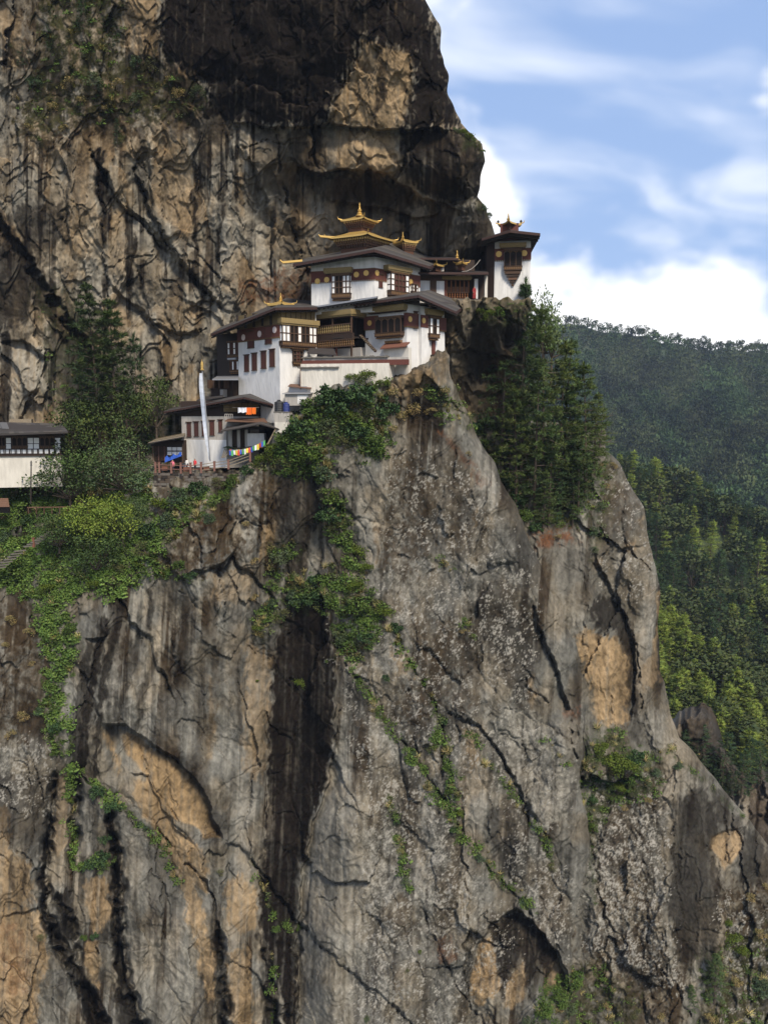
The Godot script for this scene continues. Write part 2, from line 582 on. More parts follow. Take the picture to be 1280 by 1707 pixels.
	area(s, TAN, 0.5, 5, [8, 30, 34, 24, 40, 112, 20, 118], 6)
	area(s, TAN, 0.45, 10, [122, 240, 158, 250, 160, 330, 150, 430, 110, 420, 128, 340], 10)
	area(s, TAN, 0.5, 8, [252, 228, 320, 250, 322, 400, 270, 360, 250, 290], 12)
	area(s, PALE, 0.5, 8, [376, 330, 440, 330, 452, 390, 440, 440, 390, 420], 12)
	area(s, TAN, 0.35, 8, [180, 350, 214, 360, 212, 480, 180, 450], 8)
	area(s, PALE, 0.75, 5, [30, 570, 80, 580, 66, 640, 40, 690, 24, 640], 6)
	area(s, RED, 0.6, 8, [390, 470, 470, 450, 520, 440, 515, 500, 400, 500], 14)
	# overgrown shelves
	area(s, BROWN, 0.95, 14, [40, -80, 205, -80, 205, 95, 262, 100, 335, 150, 345, 195, 250, 215, 205, 240, 150, 238, 60, 262, 15, 220, 40, 110], 24)
	area(s, VEG, 0.55, 14, [60, -40, 200, -40, 200, 92, 255, 98, 335, 160, 330, 190, 250, 205, 200, 200, 130, 200, 60, 240, 30, 200, 70, 110], 24)
	area(s, VEG, 0.6, 8, [765, 218, 800, 238, 808, 262, 780, 246], 8)
	area(s, BROWN, 0.6, 8, [668, 216, 770, 216, 806, 250, 790, 290, 740, 244, 690, 240], 10)
	area(s, VEG, 0.5, 10, [780, 330, 826, 345, 824, 365, 800, 352], 8)
	area(s, VEG, 0.35, 14, [60, 480, 120, 470, 150, 560, 140, 680, 80, 700], 24)
	area(s, VEG, 0.8, 12, [110, 690, 300, 660, 300, 900, 100, 900], 20)
	area(s, BROWN, 0.6, 14, [-70, 400, 60, 420, 100, 520, 40, 560, -70, 540], 20)
	# long slanting slabs that overlap like scales
	ledge(s, 1.6, 50, [330, 474, 290, 420, 262, 372, 244, 330, 226, 282])
	ledge(s, 1.4, 46, [455, 470, 456, 400, 446, 330, 424, 276, 402, 240])
	ledge(s, 1.2, 40, [300, 600, 262, 548, 226, 506, 176, 470])
	ledge(s, 1.2, 44, [262, 400, 254, 330, 250, 236])
	ledge(s, 1.3, 44, [128, 440, 112, 370, 116, 300, 100, 250])
	ledge(s, 1.0, 36, [390, 560, 350, 520, 310, 498])
	# joints
	ledge(s, 2.2, 60, [768, 214, 668, 215, 600, 213, 545, 206, 470, 213, 390, 205])
	ledge(s, 3.0, 80, [770, 350, 700, 331, 655, 293, 620, 287, 560, 279, 528, 292, 480, 262])
	ledge(s, 1.8, 60, [740, 352, 690, 366, 660, 350, 600, 345, 540, 330])
	crack(s, 1.4885, [150, 250, 1.92, 165, 280, 3.84, 192, 325, 3.84, 215, 350, 3.36, 262, 398, 3.84, 300, 440, 2.88, 338, 482, 2.88, 384, 520, 1.44])
	ledge(s, 1.5, 50, [384, 520, 338, 482, 300, 440, 262, 398, 215, 350, 192, 325, 165, 280])
	crack(s, 1.3695, [226, 282, 2.4, 244, 330, 2.88, 262, 372, 2.88, 290, 420, 2.88, 330, 474, 1.92])
	line(s, DARK, 0.6, 6, [226, 282, 5, 244, 330, 8, 262, 372, 8, 290, 420, 6])
	crack(s, 2.2025, [-20, 350, 4.8, 10, 385, 6.72, 40, 430, 8.64, 80, 490, 9.6, 130, 560, 9.6, 172, 612, 4.8])
	area(s, DARK, 0.9, 8, [-70, 340, 10, 350, 60, 440, 120, 520, 172, 600, 160, 640, 100, 560, 40, 480, -70, 420], 12)
	crack(s, 0.85, [402, 240, 0.48, 430, 285, 1.15, 448, 340, 1.15, 456, 400, 0.96, 450, 470, 0.48])
	crack(s, 1.02, [462, 226, 0.72, 470, 300, 1.44, 484, 360, 1.44, 505, 440, 0.96])
	crack(s, 1.02, [520, 220, 0.96, 524, 262, 1.92, 530, 290, 1.44])
	crack(s, 0.68, [598, 216, 0.72, 606, 250, 0.96, 596, 278, 0.96])
	crack(s, 0.595, [660, 226, 0.72, 700, 270, 1.2, 706, 320, 0.96])
	crack(s, 0.68, [400, 250, 0.96, 440, 236, 0.96, 470, 240, 0.96])
	crack(s, 0.765, [215, 500, 1.44, 262, 540, 1.92, 300, 560, 1.44, 340, 548, 0.96])
	ledge(s, 1.6, 40, [340, 548, 300, 560, 270, 545, 224, 500])
	ledge(s, 1.0, 30, [378, 510, 340, 500, 300, 520])
	ledge(s, 2.0, 40, [84, 602, 66, 590, 40, 562, 0, 570])
	crack(s, 1.191, [82, 590, 1.44, 66, 640, 2.4, 40, 690, 1.92, 20, 720, 1.44])
	area(s, ROUGH, 0.9, 20, [120, 440, 380, 440, 400, 620, 160, 640])
	area(s, ROUGH, -0.5, 14, [250, 230, 325, 250, 330, 420, 262, 370])
	area(s, ROUGH, -0.4, 14, [300, 0, 700, 0, 740, 200, 560, 190, 350, 180])
	return s

func lower_cliff() -> Sheet:
	var s := Sheet.new()
	s.st = STEP
	s.u0 = -70; s.u1 = 1075; s.v0 = 560; s.v1 = 1765
	table(s, [-80, 100, 250, 400, 480, 560, 700, 850, 1000, 1150], [560, 700, 800, 900, 1000, 1150, 1300, 1500, 1770], [
		[118, 116, 114, 113, 110, 106.5, 105.5, 109, 116, 120],
		[116, 114, 111, 108.5, 105.5, 104.6, 104.8, 107.5, 114, 118],
		[113, 110, 107, 105.2, 104.2, 103.6, 104, 105.5, 112, 116],
		[107, 105, 103.5, 102.5, 104, 103.5, 103, 105, 109, 114],
		[102, 101, 101.5, 101.5, 104, 102.5, 101.5, 103.5, 107, 111],
		[96, 98.5, 99.5, 100.5, 103.5, 100, 100, 102, 105, 109],
		[92, 97, 98, 98.5, 102, 97.5, 98, 100, 102, 106],
		[87, 93, 94.5, 95.5, 98, 94, 95, 97, 99, 103],
		[82, 88, 89.5, 91, 93, 89, 90, 92, 94, 98]])
	s.right = outline([560, 742, 600, 750, 640, 758, 660, 765, 700, 783, 735, 804, 800, 838, 870, 872, 915, 886, 970, 912, 1030, 944, 1100, 966, 1180, 988, 1240, 975, 1300, 968, 1400, 985, 1500, 976, 1600, 962, 1700, 970, 1765, 975])
	s.top = outline([-70, 800, 0, 800, 80, 800, 120, 792, 240, 792, 260, 793, 400, 790, 440, 770, 455, 730, 480, 700, 520, 672, 560, 650, 640, 640, 700, 618, 745, 592])
	s.base = Vector3(0.235, 0.225, 0.195)
	s.round_px = 46; s.round_m = 5
	s.amp = 0.9; s.fine = 0.5; s.block = 0.75; s.flake = 0.3; s.streaky = 1.15; s.stain = 0.45; s.edge_jag = 6
	# the long black wet streak
	area(s, DARK, 1.0, 4, [458, 1085, 450, 1200, 446, 1300, 440, 1400, 430, 1500, 440, 1560, 466, 1640, 482, 1780, 498, 1780, 495, 1600, 492, 1540, 500, 1460, 516, 1380, 545, 1300, 556, 1240, 560, 1180, 556, 1100, 546, 1010, 520, 1000, 480, 1000], 8)
	area(s, DARK, 0.85, 5, [466, 790, 545, 782, 552, 850, 512, 898, 505, 960, 540, 1000, 546, 1020, 470, 1010, 478, 930, 464, 880], 10)
	line(s, PALE, 0.7, 2, [482, 1030, 3, 478, 1080, 3, 477, 1130, 1.5], 3)
	area(s, PALE, 0.8, 3, [466, 935, 480, 940, 484, 970, 474, 985, 462, 960], 4)
	area(s, TAN, 0.7, 4, [436, 880, 458, 872, 458, 905, 440, 925, 430, 940], 5)
	area(s, PALE, 0.4, 4, [505, 905, 530, 895, 555, 900, 556, 945, 530, 960, 508, 925], 4)
	area(s, PALE, 0.55, 14, [556, 1300, 590, 1320, 560, 1450, 545, 1600, 545, 1780, 498, 1780, 497, 1560, 520, 1400, 545, 1330], 8)
	area(s, PALE, 0.45, 14, [560, 1210, 600, 1330, 640, 1440, 600, 1650, 640, 1780, 545, 1780, 545, 1500, 575, 1400, 556, 1300], 16)
	line(s, DARK, 0.35, 6, [560, 1380, 6, 545, 1480, 6, 540, 1600, 4], 6)
	# streaked slabs on the left
	line(s, DARK, 0.95, 3, [172, 1035, 9, 158, 1120, 8, 140, 1220, 9, 130, 1300, 10], 6)
	line(s, DARK, 0.85, 3, [196, 1040, 8, 176, 1120, 8, 166, 1180, 6, 158, 1290, 6], 6)
	line(s, DARK, 0.8, 3, [150, 1075, 8, 134, 1180, 12, 128, 1290, 12], 6)
	line(s, DARK, 0.6, 4, [232, 1060, 8, 212, 1130, 8, 200, 1200, 4], 6)
	line(s, DARK, 0.7, 4, [262, 1090, 6, 240, 1150, 8, 228, 1210, 5], 5)
	line(s, DARK, 0.8, 2, [250, 985, 4, 250, 1050, 4], 3)
	line(s, DARK, 0.45, 5, [290, 1000, 6, 292, 1100, 8, 286, 1200, 8], 8)
	line(s, DARK, 0.35, 6, [330, 1030, 6, 340, 1150, 10, 330, 1300, 14, 350, 1400, 12], 8)
	line(s, BROWN, 0.5, 5, [364, 1060, 8, 358, 1150, 7, 352, 1230, 4], 8)
	line(s, BROWN, 0.5, 5, [205, 1060, 12, 215, 1090, 14], 10)
	line(s, DARK, 0.5, 3, [400, 1080, 3, 398, 1150, 4, 400, 1240, 3], 4)
	line(s, PALE, 0.75, 2, [170, 1085, 4, 158, 1140, 3, 150, 1180, 2], 3)
	line(s, PALE, 0.5, 4, [206, 1040, 6, 190, 1120, 9, 176, 1200, 12], 5)
	line(s, PALE, 0.45, 4, [246, 1070, 4, 232, 1150, 5, 226, 1200, 4], 4)
	line(s, PALE, 0.4, 4, [262, 1100, 4, 246, 1180, 6, 240, 1230, 4], 4)
	line(s, PALE, 0.55, 2, [300, 1020, 3, 294, 1090, 3, 290, 1140, 2], 3)
	line(s, PALE, 0.35, 6, [322, 1020, 5, 320, 1150, 6, 318, 1250, 5], 5)
	line(s, PALE, 0.35, 6, [376, 1070, 5, 378, 1200, 6, 376, 1330, 6], 6)
	line(s, TAN, 0.45, 5, [350, 1130, 4, 356, 1200, 4, 350, 1260, 3], 4)
	area(s, TAN, 0.45, 8, [412, 1060, 452, 1100, 446, 1200, 436, 1300, 404, 1280, 410, 1180], 12)
	area(s, TAN, 0.6, 4, [416, 1222, 428, 1212, 430, 1240, 416, 1250], 4)
	area(s, ROUGH, -0.72, 14, [190, 1080, 440, 1080, 450, 1180, 440, 1420, 380, 1400, 300, 1270, 200, 1200])
	area(s, ROUGH, -0.65, 14, [460, 1040, 556, 1040, 560, 1240, 600, 1500, 560, 1760, 440, 1760, 430, 1500])
	# tan flake scar under its overhang
	area(s, TAN, 1.0, 3, [200, 1216, 226, 1226, 262, 1254, 308, 1282, 342, 1330, 368, 1394, 338, 1402, 330, 1380, 290, 1366, 268, 1340, 240, 1290, 214, 1260])
	area(s, TAN, 0.85, 4, [226, 1300, 246, 1300, 272, 1345, 300, 1392, 330, 1410, 345, 1440, 344, 1490, 318, 1470, 290, 1440, 250, 1376, 228, 1340], 5)
	line(s, DARK, 0.6, 8, [300, 1270, 10, 345, 1322, 10, 362, 1380, 10], 6)
	line(s, TAN, 0.8, 4, [304, 1450, 10, 320, 1500, 12, 330, 1550, 13, 345, 1600, 12, 350, 1660, 8], 8)
	line(s, TAN, 0.75, 4, [180, 1230, 6, 195, 1260, 5, 200, 1290, 3], 6)
	line(s, PALE, 0.6, 2, [206, 1215, 3, 204, 1260, 3], 3)
	ledge(s, 2.6, 90, [372, 1400, 362, 1372, 340, 1318, 304, 1272, 262, 1244, 226, 1220, 212, 1206, 168, 1204])
	ledge(s, 0.9, 40, [330, 1410, 296, 1386, 262, 1330, 246, 1290, 216, 1290])
	crack(s, 0.425, [232, 1240, 0.96, 246, 1290, 0.96, 268, 1332, 1.2, 300, 1372, 0.96, 345, 1400, 0.96])
	crack(s, 1.191, [262, 1380, 1.44, 300, 1430, 2.4, 340, 1466, 1.92, 356, 1500, 1.92, 366, 1560, 2.88, 372, 1640, 4.32, 376, 1760, 4.8])
	area(s, DARK, 0.8, 5, [356, 1490, 366, 1545, 384, 1640, 388, 1780, 352, 1780, 360, 1640], 6)
	ledge(s, 1.0, 50, [470, 1500, 430, 1440, 400, 1412, 372, 1400])
	crack(s, 0.595, [372, 1398, 0.96, 400, 1412, 0.96, 428, 1436, 1.2, 440, 1480, 0.96])
	area(s, TAN, 0.75, 4, [376, 1470, 400, 1460, 424, 1480, 428, 1545, 400, 1560, 378, 1530], 8)
	area(s, TAN, 0.7, 4, [378, 1590, 412, 1580, 420, 1680, 436, 1770, 392, 1770, 380, 1680], 8)
	line(s, DARK, 0.85, 4, [440, 1560, 10, 452, 1640, 12, 458, 1760, 14], 8)
	line(s, VEG, 0.5, 3, [458, 1590, 1.8, 456, 1660, 3, 458, 1740, 3], 6)
	# long steps and cracks
	ledge(s, 1.2, 46, [292, 1166, 278, 1132, 262, 1104, 250, 1066, 218, 1038, 200, 982, 190, 972])
	crack(s, 0.595, [190, 972, 0.96, 202, 1000, 1.44, 216, 1036, 1.44, 250, 1066, 1.44, 264, 1104, 1.2, 290, 1164, 0.48])
	line(s, DARK, 0.9, 4, [168, 980, 10, 190, 990, 12, 200, 1020, 6], 6)
	ledge(s, 1.4, 26, [176, 1062, 142, 1062])
	crack(s, 0.3825, [300, 984, 0.72, 345, 1030, 0.86, 400, 1070, 0.86, 440, 1096, 0.77, 500, 1160, 0.86, 576, 1236, 0.58])
	crack(s, 0.34, [420, 1074, 0.67, 475, 1124, 0.86, 560, 1196, 0.77])
	crack(s, 0.2975, [356, 1035, 0.72, 366, 1062, 0.96, 388, 1066, 0.72])
	crack(s, 0.255, [350, 1320, 0.48, 380, 1305, 0.58, 430, 1275, 0.48])
	crack(s, 1.02, [424, 1434, 1.44, 455, 1480, 1.92, 490, 1532, 2.4, 520, 1562, 1.92, 560, 1594, 1.44, 590, 1626, 0.96, 640, 1660, 0.96, 690, 1710, 0.96])
	ledge(s, 0.8, 40, [690, 1710, 640, 1660, 590, 1626, 560, 1594, 520, 1562, 490, 1532, 455, 1480])
	crack(s, 0.2975, [536, 1490, 0.48, 550, 1515, 0.77, 586, 1560, 0.58])
	crack(s, 0.34, [592, 1370, 0.72, 600, 1400, 0.96, 606, 1416, 0.48])
	crack(s, 0.2975, [628, 1530, 0.58, 636, 1580, 0.77, 650, 1610, 0.58])
	crack(s, 1.10175, [652, 1046, 0.96, 672, 1080, 1.92, 694, 1124, 1.92, 722, 1176, 1.92, 738, 1230, 2.4, 734, 1300, 2.4])
	ledge(s, 0.7, 40, [652, 1046, 694, 1124, 722, 1176, 736, 1226, 734, 1300])
	crack(s, 0.935, [576, 1104, 0.96, 610, 1150, 1.44, 645, 1205, 1.44, 690, 1266, 1.92, 725, 1310, 2.4, 760, 1376, 2.4, 800, 1430, 1.92, 850, 1480, 1.92, 890, 1530, 1.44])
	ledge(s, 0.8, 40, [576, 1104, 645, 1205, 690, 1266, 760, 1376, 850, 1480])
	crack(s, 0.425, [686, 1250, 0.72, 700, 1240, 0.96, 720, 1222, 0.72])
	crack(s, 0.68, [700, 1500, 0.72, 720, 1560, 1.2, 760, 1640, 1.44, 800, 1700, 1.44, 820, 1760, 1.44])
	crack(s, 0.425, [560, 780, 0.48, 580, 850, 0.72, 612, 890, 0.72, 622, 950, 0.72])
	# centre: moss, lichen and rough skin
	area(s, SPECK, 0.55, 20, [560, 960, 700, 940, 790, 1000, 800, 1200, 760, 1420, 860, 1560, 780, 1780, 560, 1780, 610, 1500, 590, 1240, 570, 1120], 20)
	area(s, SPECK, 0.5, 14, [660, 740, 800, 800, 850, 900, 890, 960, 880, 1180, 800, 1120, 700, 940, 640, 900], 20)
	area(s, SPECK, 0.85, 14, [640, 1270, 690, 1290, 700, 1360, 670, 1440, 650, 1600, 690, 1700, 620, 1720, 600, 1500, 612, 1380], 20)
	area(s, SPECK, 0.85, 12, [720, 1360, 760, 1400, 790, 1460, 760, 1560, 720, 1540, 700, 1440], 16)
	area(s, SPECK, 0.75, 12, [840, 1400, 900, 1400, 960, 1480, 950, 1600, 900, 1540, 860, 1480], 12)
	area(s, BROWN, 0.75, 10, [655, 760, 700, 750, 720, 900, 690, 960, 640, 955, 625, 880, 650, 840], 20)
	area(s, BROWN, 0.5, 14, [700, 760, 800, 820, 805, 900, 740, 920, 700, 860], 30)
	area(s, BROWN, 0.8, 8, [668, 1130, 712, 1150, 716, 1200, 690, 1240, 660, 1210], 14)
	area(s, BROWN, 0.75, 8, [590, 1190, 616, 1200, 618, 1280, 592, 1300], 16)
	area(s, BROWN, 0.6, 12, [660, 1020, 780, 1040, 800, 1180, 740, 1190, 690, 1080], 30)
	area(s, BROWN, 0.6, 10, [640, 1500, 700, 1480, 700, 1560, 650, 1570], 20)
	area(s, TAN, 0.5, 6, [652, 1080, 680, 1090, 690, 1130, 660, 1120], 12)
	area(s, TAN, 0.4, 4, [625, 880, 632, 878, 632, 945, 624, 940], 4)
	area(s, PALE, 0.55, 8, [562, 760, 590, 740, 606, 880, 612, 960, 590, 900, 575, 860], 8)
	area(s, PALE, 0.5, 8, [630, 960, 700, 940, 720, 990, 660, 1000], 14)
	area(s, PALE, 0.35, 8, [720, 740, 740, 730, 745, 860, 730, 900], 14)
	area(s, DARK, 0.35, 12, [735, 720, 800, 770, 805, 880, 745, 860], 12)
	# right flank
	ledge(s, 1.2, 40, [760, 690, 800, 760, 815, 800, 805, 860, 790, 930, 800, 990])
	line(s, RED, 0.5, 4, [735, 720, 4, 770, 760, 6, 808, 806, 6], 8)
	area(s, TAN, 0.7, 3, [785, 850, 796, 846, 792, 876, 786, 884], 2)
	area(s, DARK, 0.6, 5, [795, 850, 812, 850, 808, 900, 798, 940], 6)
	line(s, DARK, 0.5, 6, [790, 700, 8, 830, 780, 12, 872, 890, 12, 890, 960, 14], 8)
	area(s, DARK, 0.7, 8, [796, 980, 850, 970, 892, 1010, 890, 1130, 870, 1190, 830, 1120, 800, 1060], 14)
	area(s, SPECK, 0.7, 10, [800, 1000, 850, 980, 900, 1040, 870, 1190, 800, 1100], 10)
	area(s, DARK, 0.55, 8, [850, 880, 886, 920, 900, 1000, 860, 960], 10)
	ledge(s, 1.0, 40, [792, 1050, 800, 1000, 820, 975, 860, 970, 890, 1000])
	area(s, PALE, 0.8, 6, [846, 1178, 892, 1190, 940, 1230, 962, 1292, 938, 1362, 906, 1382, 872, 1322, 836, 1256], 10)
	area(s, SPECK, 0.5, 10, [760, 1180, 860, 1180, 960, 1260, 940, 1380, 860, 1380, 800, 1300], 14)
	ledge(s, 1.0, 40, [905, 1384, 870, 1326, 846, 1270, 800, 1210, 750, 1190])
	crack(s, 0.765, [750, 1190, 0.96, 800, 1212, 1.44, 842, 1268, 1.44, 872, 1330, 1.92, 906, 1384, 1.44])
	area(s, DARK, 0.7, 6, [815, 1350, 850, 1340, 868, 1400, 868, 1470, 840, 1450, 812, 1400], 8)
	area(s, TAN, 0.5, 5, [770, 1210, 790, 1220, 796, 1280, 780, 1290], 8)
	ledge(s, 1.4, 40, [955, 1190, 930, 1130, 905, 1060, 890, 1020])
	crack(s, 1.1315, [888, 1010, 1.44, 905, 1060, 1.92, 925, 1120, 2.4, 944, 1180, 2.4, 958, 1260, 1.92])
	area(s, TAN, 0.55, 4, [876, 1130, 888, 1120, 892, 1160, 884, 1180], 4)
	area(s, RED, 0.5, 5, [940, 1180, 966, 1176, 962, 1200, 944, 1202], 6)
	crack(s, 0.68, [868, 1120, 0.96, 880, 1150, 1.92, 912, 1172, 1.44])
	area(s, PALE, 0.35, 8, [900, 1190, 960, 1200, 965, 1280, 930, 1230], 10)
	# scar at the foot
	area(s, TAN, 0.95, 3, [786, 1620, 806, 1570, 816, 1560, 828, 1590, 832, 1650, 800, 1680, 786, 1662], 3)
	area(s, TAN, 0.7, 4, [845, 1640, 870, 1600, 880, 1640, 860, 1680, 840, 1680], 6)
	area(s, TAN, 0.7, 4, [905, 1620, 920, 1590, 938, 1620, 930, 1650, 912, 1660], 6)
	area(s, DARK, 0.95, 4, [815, 1548, 860, 1516, 892, 1536, 930, 1590, 944, 1630, 925, 1585, 912, 1640, 898, 1590, 880, 1660, 868, 1590, 846, 1640, 832, 1680, 830, 1590], 6)
	ledge(s, 3.0, 110, [956, 1660, 940, 1612, 916, 1572, 890, 1538, 858, 1512, 816, 1542, 790, 1590, 772, 1640])
	area(s, RED, 0.5, 5, [722, 1570, 750, 1560, 760, 1600, 735, 1610], 6)
	area(s, PALE, 0.5, 5, [716, 1558, 770, 1536, 836, 1500, 840, 1510, 780, 1550, 730, 1568], 6)
	# lower left pillars
	area(s, TAN, 0.8, 5, [-70, 1530, 30, 1515, 70, 1520, 78, 1600, 60, 1700, 80, 1780, -70, 1780], 8)
	area(s, TAN, 0.75, 5, [-70, 1350, 15, 1340, 16, 1420, 50, 1440, 60, 1500, 20, 1520, -70, 1530], 8)
	line(s, DARK, 0.8, 3, [18, 1430, 5, 24, 1480, 3], 4)
	line(s, DARK, 0.7, 3, [44, 1450, 4, 42, 1490, 2], 4)
	line(s, RED, 0.35, 8, [20, 1560, 20, 30, 1640, 20], 10)
	area(s, DARK, 0.65, 8, [20, 1290, 80, 1290, 78, 1400, 60, 1440, 10, 1400, -70, 1300], 10)
	area(s, SPECK, 0.75, 14, [-70, 1230, 84, 1240, 80, 1360, 10, 1340, -70, 1340], 12)
	crack(s, 1.6075, [92, 1300, 1.44, 84, 1380, 2.88, 72, 1470, 3.84, 74, 1520, 3.84, 96, 1570, 4.32, 130, 1630, 4.32, 168, 1690, 4.32, 190, 1770, 3.84])
	line(s, DARK, 0.9, 4, [84, 1380, 6, 72, 1470, 8, 74, 1520, 8, 96, 1570, 10, 130, 1630, 14, 160, 1690, 20, 170, 1770, 24], 8)
	crack(s, 1.4885, [130, 1330, 3.84, 126, 1400, 3.84, 112, 1450, 2.88])
	crack(s, 1.548, [180, 1340, 2.4, 192, 1400, 3.36, 196, 1480, 3.84, 198, 1560, 3.84, 206, 1640, 3.36, 240, 1710, 3.84, 252, 1770, 3.36])
	line(s, DARK, 0.9, 4, [180, 1340, 8, 194, 1420, 9, 198, 1560, 10, 206, 1650, 14, 220, 1720, 20, 230, 1770, 24], 8)
	area(s, DARK, 0.85, 5, [92, 1490, 124, 1480, 130, 1560, 110, 1570, 94, 1540], 8)
	area(s, TAN, 0.65, 4, [140, 1470, 178, 1460, 186, 1530, 160, 1560, 150, 1545], 6)
	area(s, TAN, 0.75, 4, [142, 1570, 164, 1572, 166, 1650, 155, 1640, 144, 1600], 5)
	area(s, TAN, 0.5, 5, [95, 1300, 118, 1290, 118, 1400, 92, 1440, 86, 1400], 8)
	area(s, PALE, 0.6, 3, [96, 1180, 106, 1180, 118, 1262, 108, 1258, 94, 1220], 3)
	area(s, PALE, 0.6, 3, [68, 1150, 80, 1144, 78, 1166, 66, 1170], 3)
	area(s, PALE, 0.5, 8, [205, 1380, 240, 1380, 250, 1440, 230, 1520, 206, 1500], 12)
	area(s, PALE, 0.4, 10, [210, 1560, 330, 1560, 330, 1690, 260, 1700, 215, 1640], 20)
	area(s, DARK, 0.45, 8, [240, 1400, 300, 1440, 310, 1540, 250, 1540], 12)
	line(s, DARK, 0.6, 2, [248, 1440, 2, 252, 1500, 2], 2)
	crack(s, 1.02, [118, 1270, 1.44, 140, 1296, 1.92, 180, 1330, 1.92, 230, 1380, 1.92, 262, 1412, 1.44])
	ledge(s, 1.6, 44, [118, 1268, 150, 1300, 190, 1336, 236, 1384, 270, 1420])
	crack(s, 0.68, [0, 1390, 0.96, 30, 1420, 1.44, 66, 1450, 1.44])
	ledge(s, 0.8, 26, [70, 1510, 40, 1520, 0, 1530])
	ledge(s, 1.0, 30, [0, 1590, 30, 1620, 50, 1650, 70, 1720])
	area(s, ROUGH, -0.85, 8, [196, 1206, 230, 1222, 262, 1248, 310, 1276, 345, 1325, 372, 1396, 345, 1440, 300, 1400, 240, 1330, 200, 1260])
	area(s, ROUGH, -0.8, 8, [786, 1640, 800, 1570, 858, 1520, 900, 1550, 945, 1640, 900, 1680, 800, 1690])
	area(s, ROUGH, -0.6, 12, [-70, 1340, 80, 1340, 80, 1780, -70, 1780])
	area(s, ROUGH, -0.6, 12, [200, 1360, 350, 1420, 360, 1700, 215, 1700])
	# deep gaps between the pillars
	for g in [[92, 1290, 5, 84, 1380, 9, 74, 1470, 10, 78, 1530, 10, 100, 1580, 11, 134, 1640, 12, 168, 1700, 13, 190, 1775, 13], [128, 1310, 9, 126, 1390, 10, 114, 1450, 7], [182, 1350, 7, 194, 1410, 10, 198, 1480, 11, 200, 1560, 11, 212, 1650, 11, 240, 1720, 12, 256, 1775, 12], [96, 1500, 8, 122, 1540, 9, 134, 1600, 6], [366, 1560, 6, 374, 1640, 10, 378, 1775, 12], [440, 1590, 8, 452, 1660, 10, 458, 1775, 12]]:
		_stroke(s, 0, DISP, -2.2, 5.0, g, 1.0)
	ledge(s, 1.6, 46, [250, 1775, 214, 1640, 200, 1560, 196, 1440, 186, 1350])
	ledge(s, 1.4, 50, [88, 1290, 80, 1380, 70, 1470, 72, 1530])
	ledge(s, 1.5, 60, [545, 1010, 556, 1100, 560, 1180, 548, 1300, 518, 1385, 502, 1460, 494, 1560, 498, 1775])
	# upper left: broken ground below the fence, then the overgrown gully
	area(s, BROWN, 0.9, 10, [270, 850, 400, 840, 410, 930, 320, 970, 250, 960, 230, 920], 24)
	area(s, RED, 0.35, 8, [320, 850, 350, 850, 350, 880, 320, 880], 10)
	area(s, BROWN, 0.8, 8, [255, 792, 380, 792, 330, 830, 270, 860, 250, 900], 20)
	area(s, BROWN, 0.8, 10, [420, 780, 470, 780, 465, 860, 430, 880, 410, 930], 24)
	area(s, ROUGH, 0.9, 14, [250, 860, 460, 800, 460, 1000, 420, 1060, 330, 1000, 260, 970])
	area(s, ROUGH, 0.5, 20, [700, 1200, 960, 1200, 960, 1700, 760, 1700, 650, 1300])
	area(s, TAN, 0.35, 6, [350, 960, 420, 940, 420, 1000, 370, 1010], 14)
	ledge(s, 1.0, 30, [400, 910, 360, 945, 300, 955])
	ledge(s, 1.2, 40, [545, 730, 552, 850, 580, 900, 600, 960])
	crack(s, 0.425, [505, 905, 0.72, 512, 930, 0.96, 530, 958, 0.72])
	area(s, BROWN, 0.8, 12, [-70, 990, 60, 1000, 80, 1080, 70, 1150, 50, 1240, -70, 1240], 24)
	area(s, PALE, 0.6, 6, [0, 1090, 60, 1080, 66, 1140, 20, 1200, 0, 1150], 16)
	area(s, TAN, 0.7, 8, [660, 622, 720, 606, 735, 640, 690, 655, 650, 660], 8)
	area(s, TAN, 0.5, 8, [720, 590, 748, 588, 752, 640, 735, 640], 8)
	# what grows on it
	area(s, VEG, 1.0, 8, [-70, 800, 250, 792, 255, 830, 235, 900, 215, 960, 130, 990, 115, 1040, 130, 1060, 125, 1110, 104, 1150, 100, 1260, 84, 1240, 72, 1160, 76, 1080, 50, 1000, -70, 960], 16)
	area(s, VEG, 0.9, 10, [235, 900, 300, 830, 400, 800, 380, 830, 300, 880, 262, 940, 330, 970, 240, 960, 190, 1000, 160, 990], 16)
	area(s, VEG, 0.9, 10, [430, 770, 470, 720, 520, 670, 640, 640, 650, 740, 610, 770, 560, 730, 550, 800, 470, 790], 16)
	area(s, VEG, 0.8, 8, [540, 810, 575, 830, 590, 900, 612, 960, 600, 1040, 560, 1010, 590, 960, 545, 880], 14)
	area(s, VEG, 0.8, 8, [480, 960, 590, 950, 640, 1010, 640, 1060, 600, 1100, 560, 1090, 560, 1020, 480, 1010], 16)
	area(s, VEG, 0.7, 8, [445, 910, 490, 905, 500, 930, 470, 945, 470, 1040, 430, 1070, 420, 1030, 450, 980], 12)
	line(s, VEG, 0.75, 4, [655, 1050, 3.6, 694, 1120, 3, 722, 1176, 4.8, 736, 1220, 7.2, 725, 1250, 6], 8)
	line(s, VEG, 0.8, 4, [590, 1120, 4.8, 640, 1200, 4.8, 690, 1265, 6, 740, 1345, 7.2, 775, 1400, 6, 850, 1475, 6, 890, 1520, 3.6], 10)
	line(s, VEG, 0.6, 4, [742, 1240, 4.8, 755, 1300, 6, 760, 1350, 4.8], 10)
	line(s, VEG, 0.6, 4, [780, 1220, 3.6, 810, 1270, 3.6, 850, 1320, 3.6, 905, 1390, 4.8, 920, 1440, 6], 10)
	line(s, VEG, 0.6, 4, [650, 1340, 4.8, 665, 1400, 4.8, 680, 1480, 6], 10)
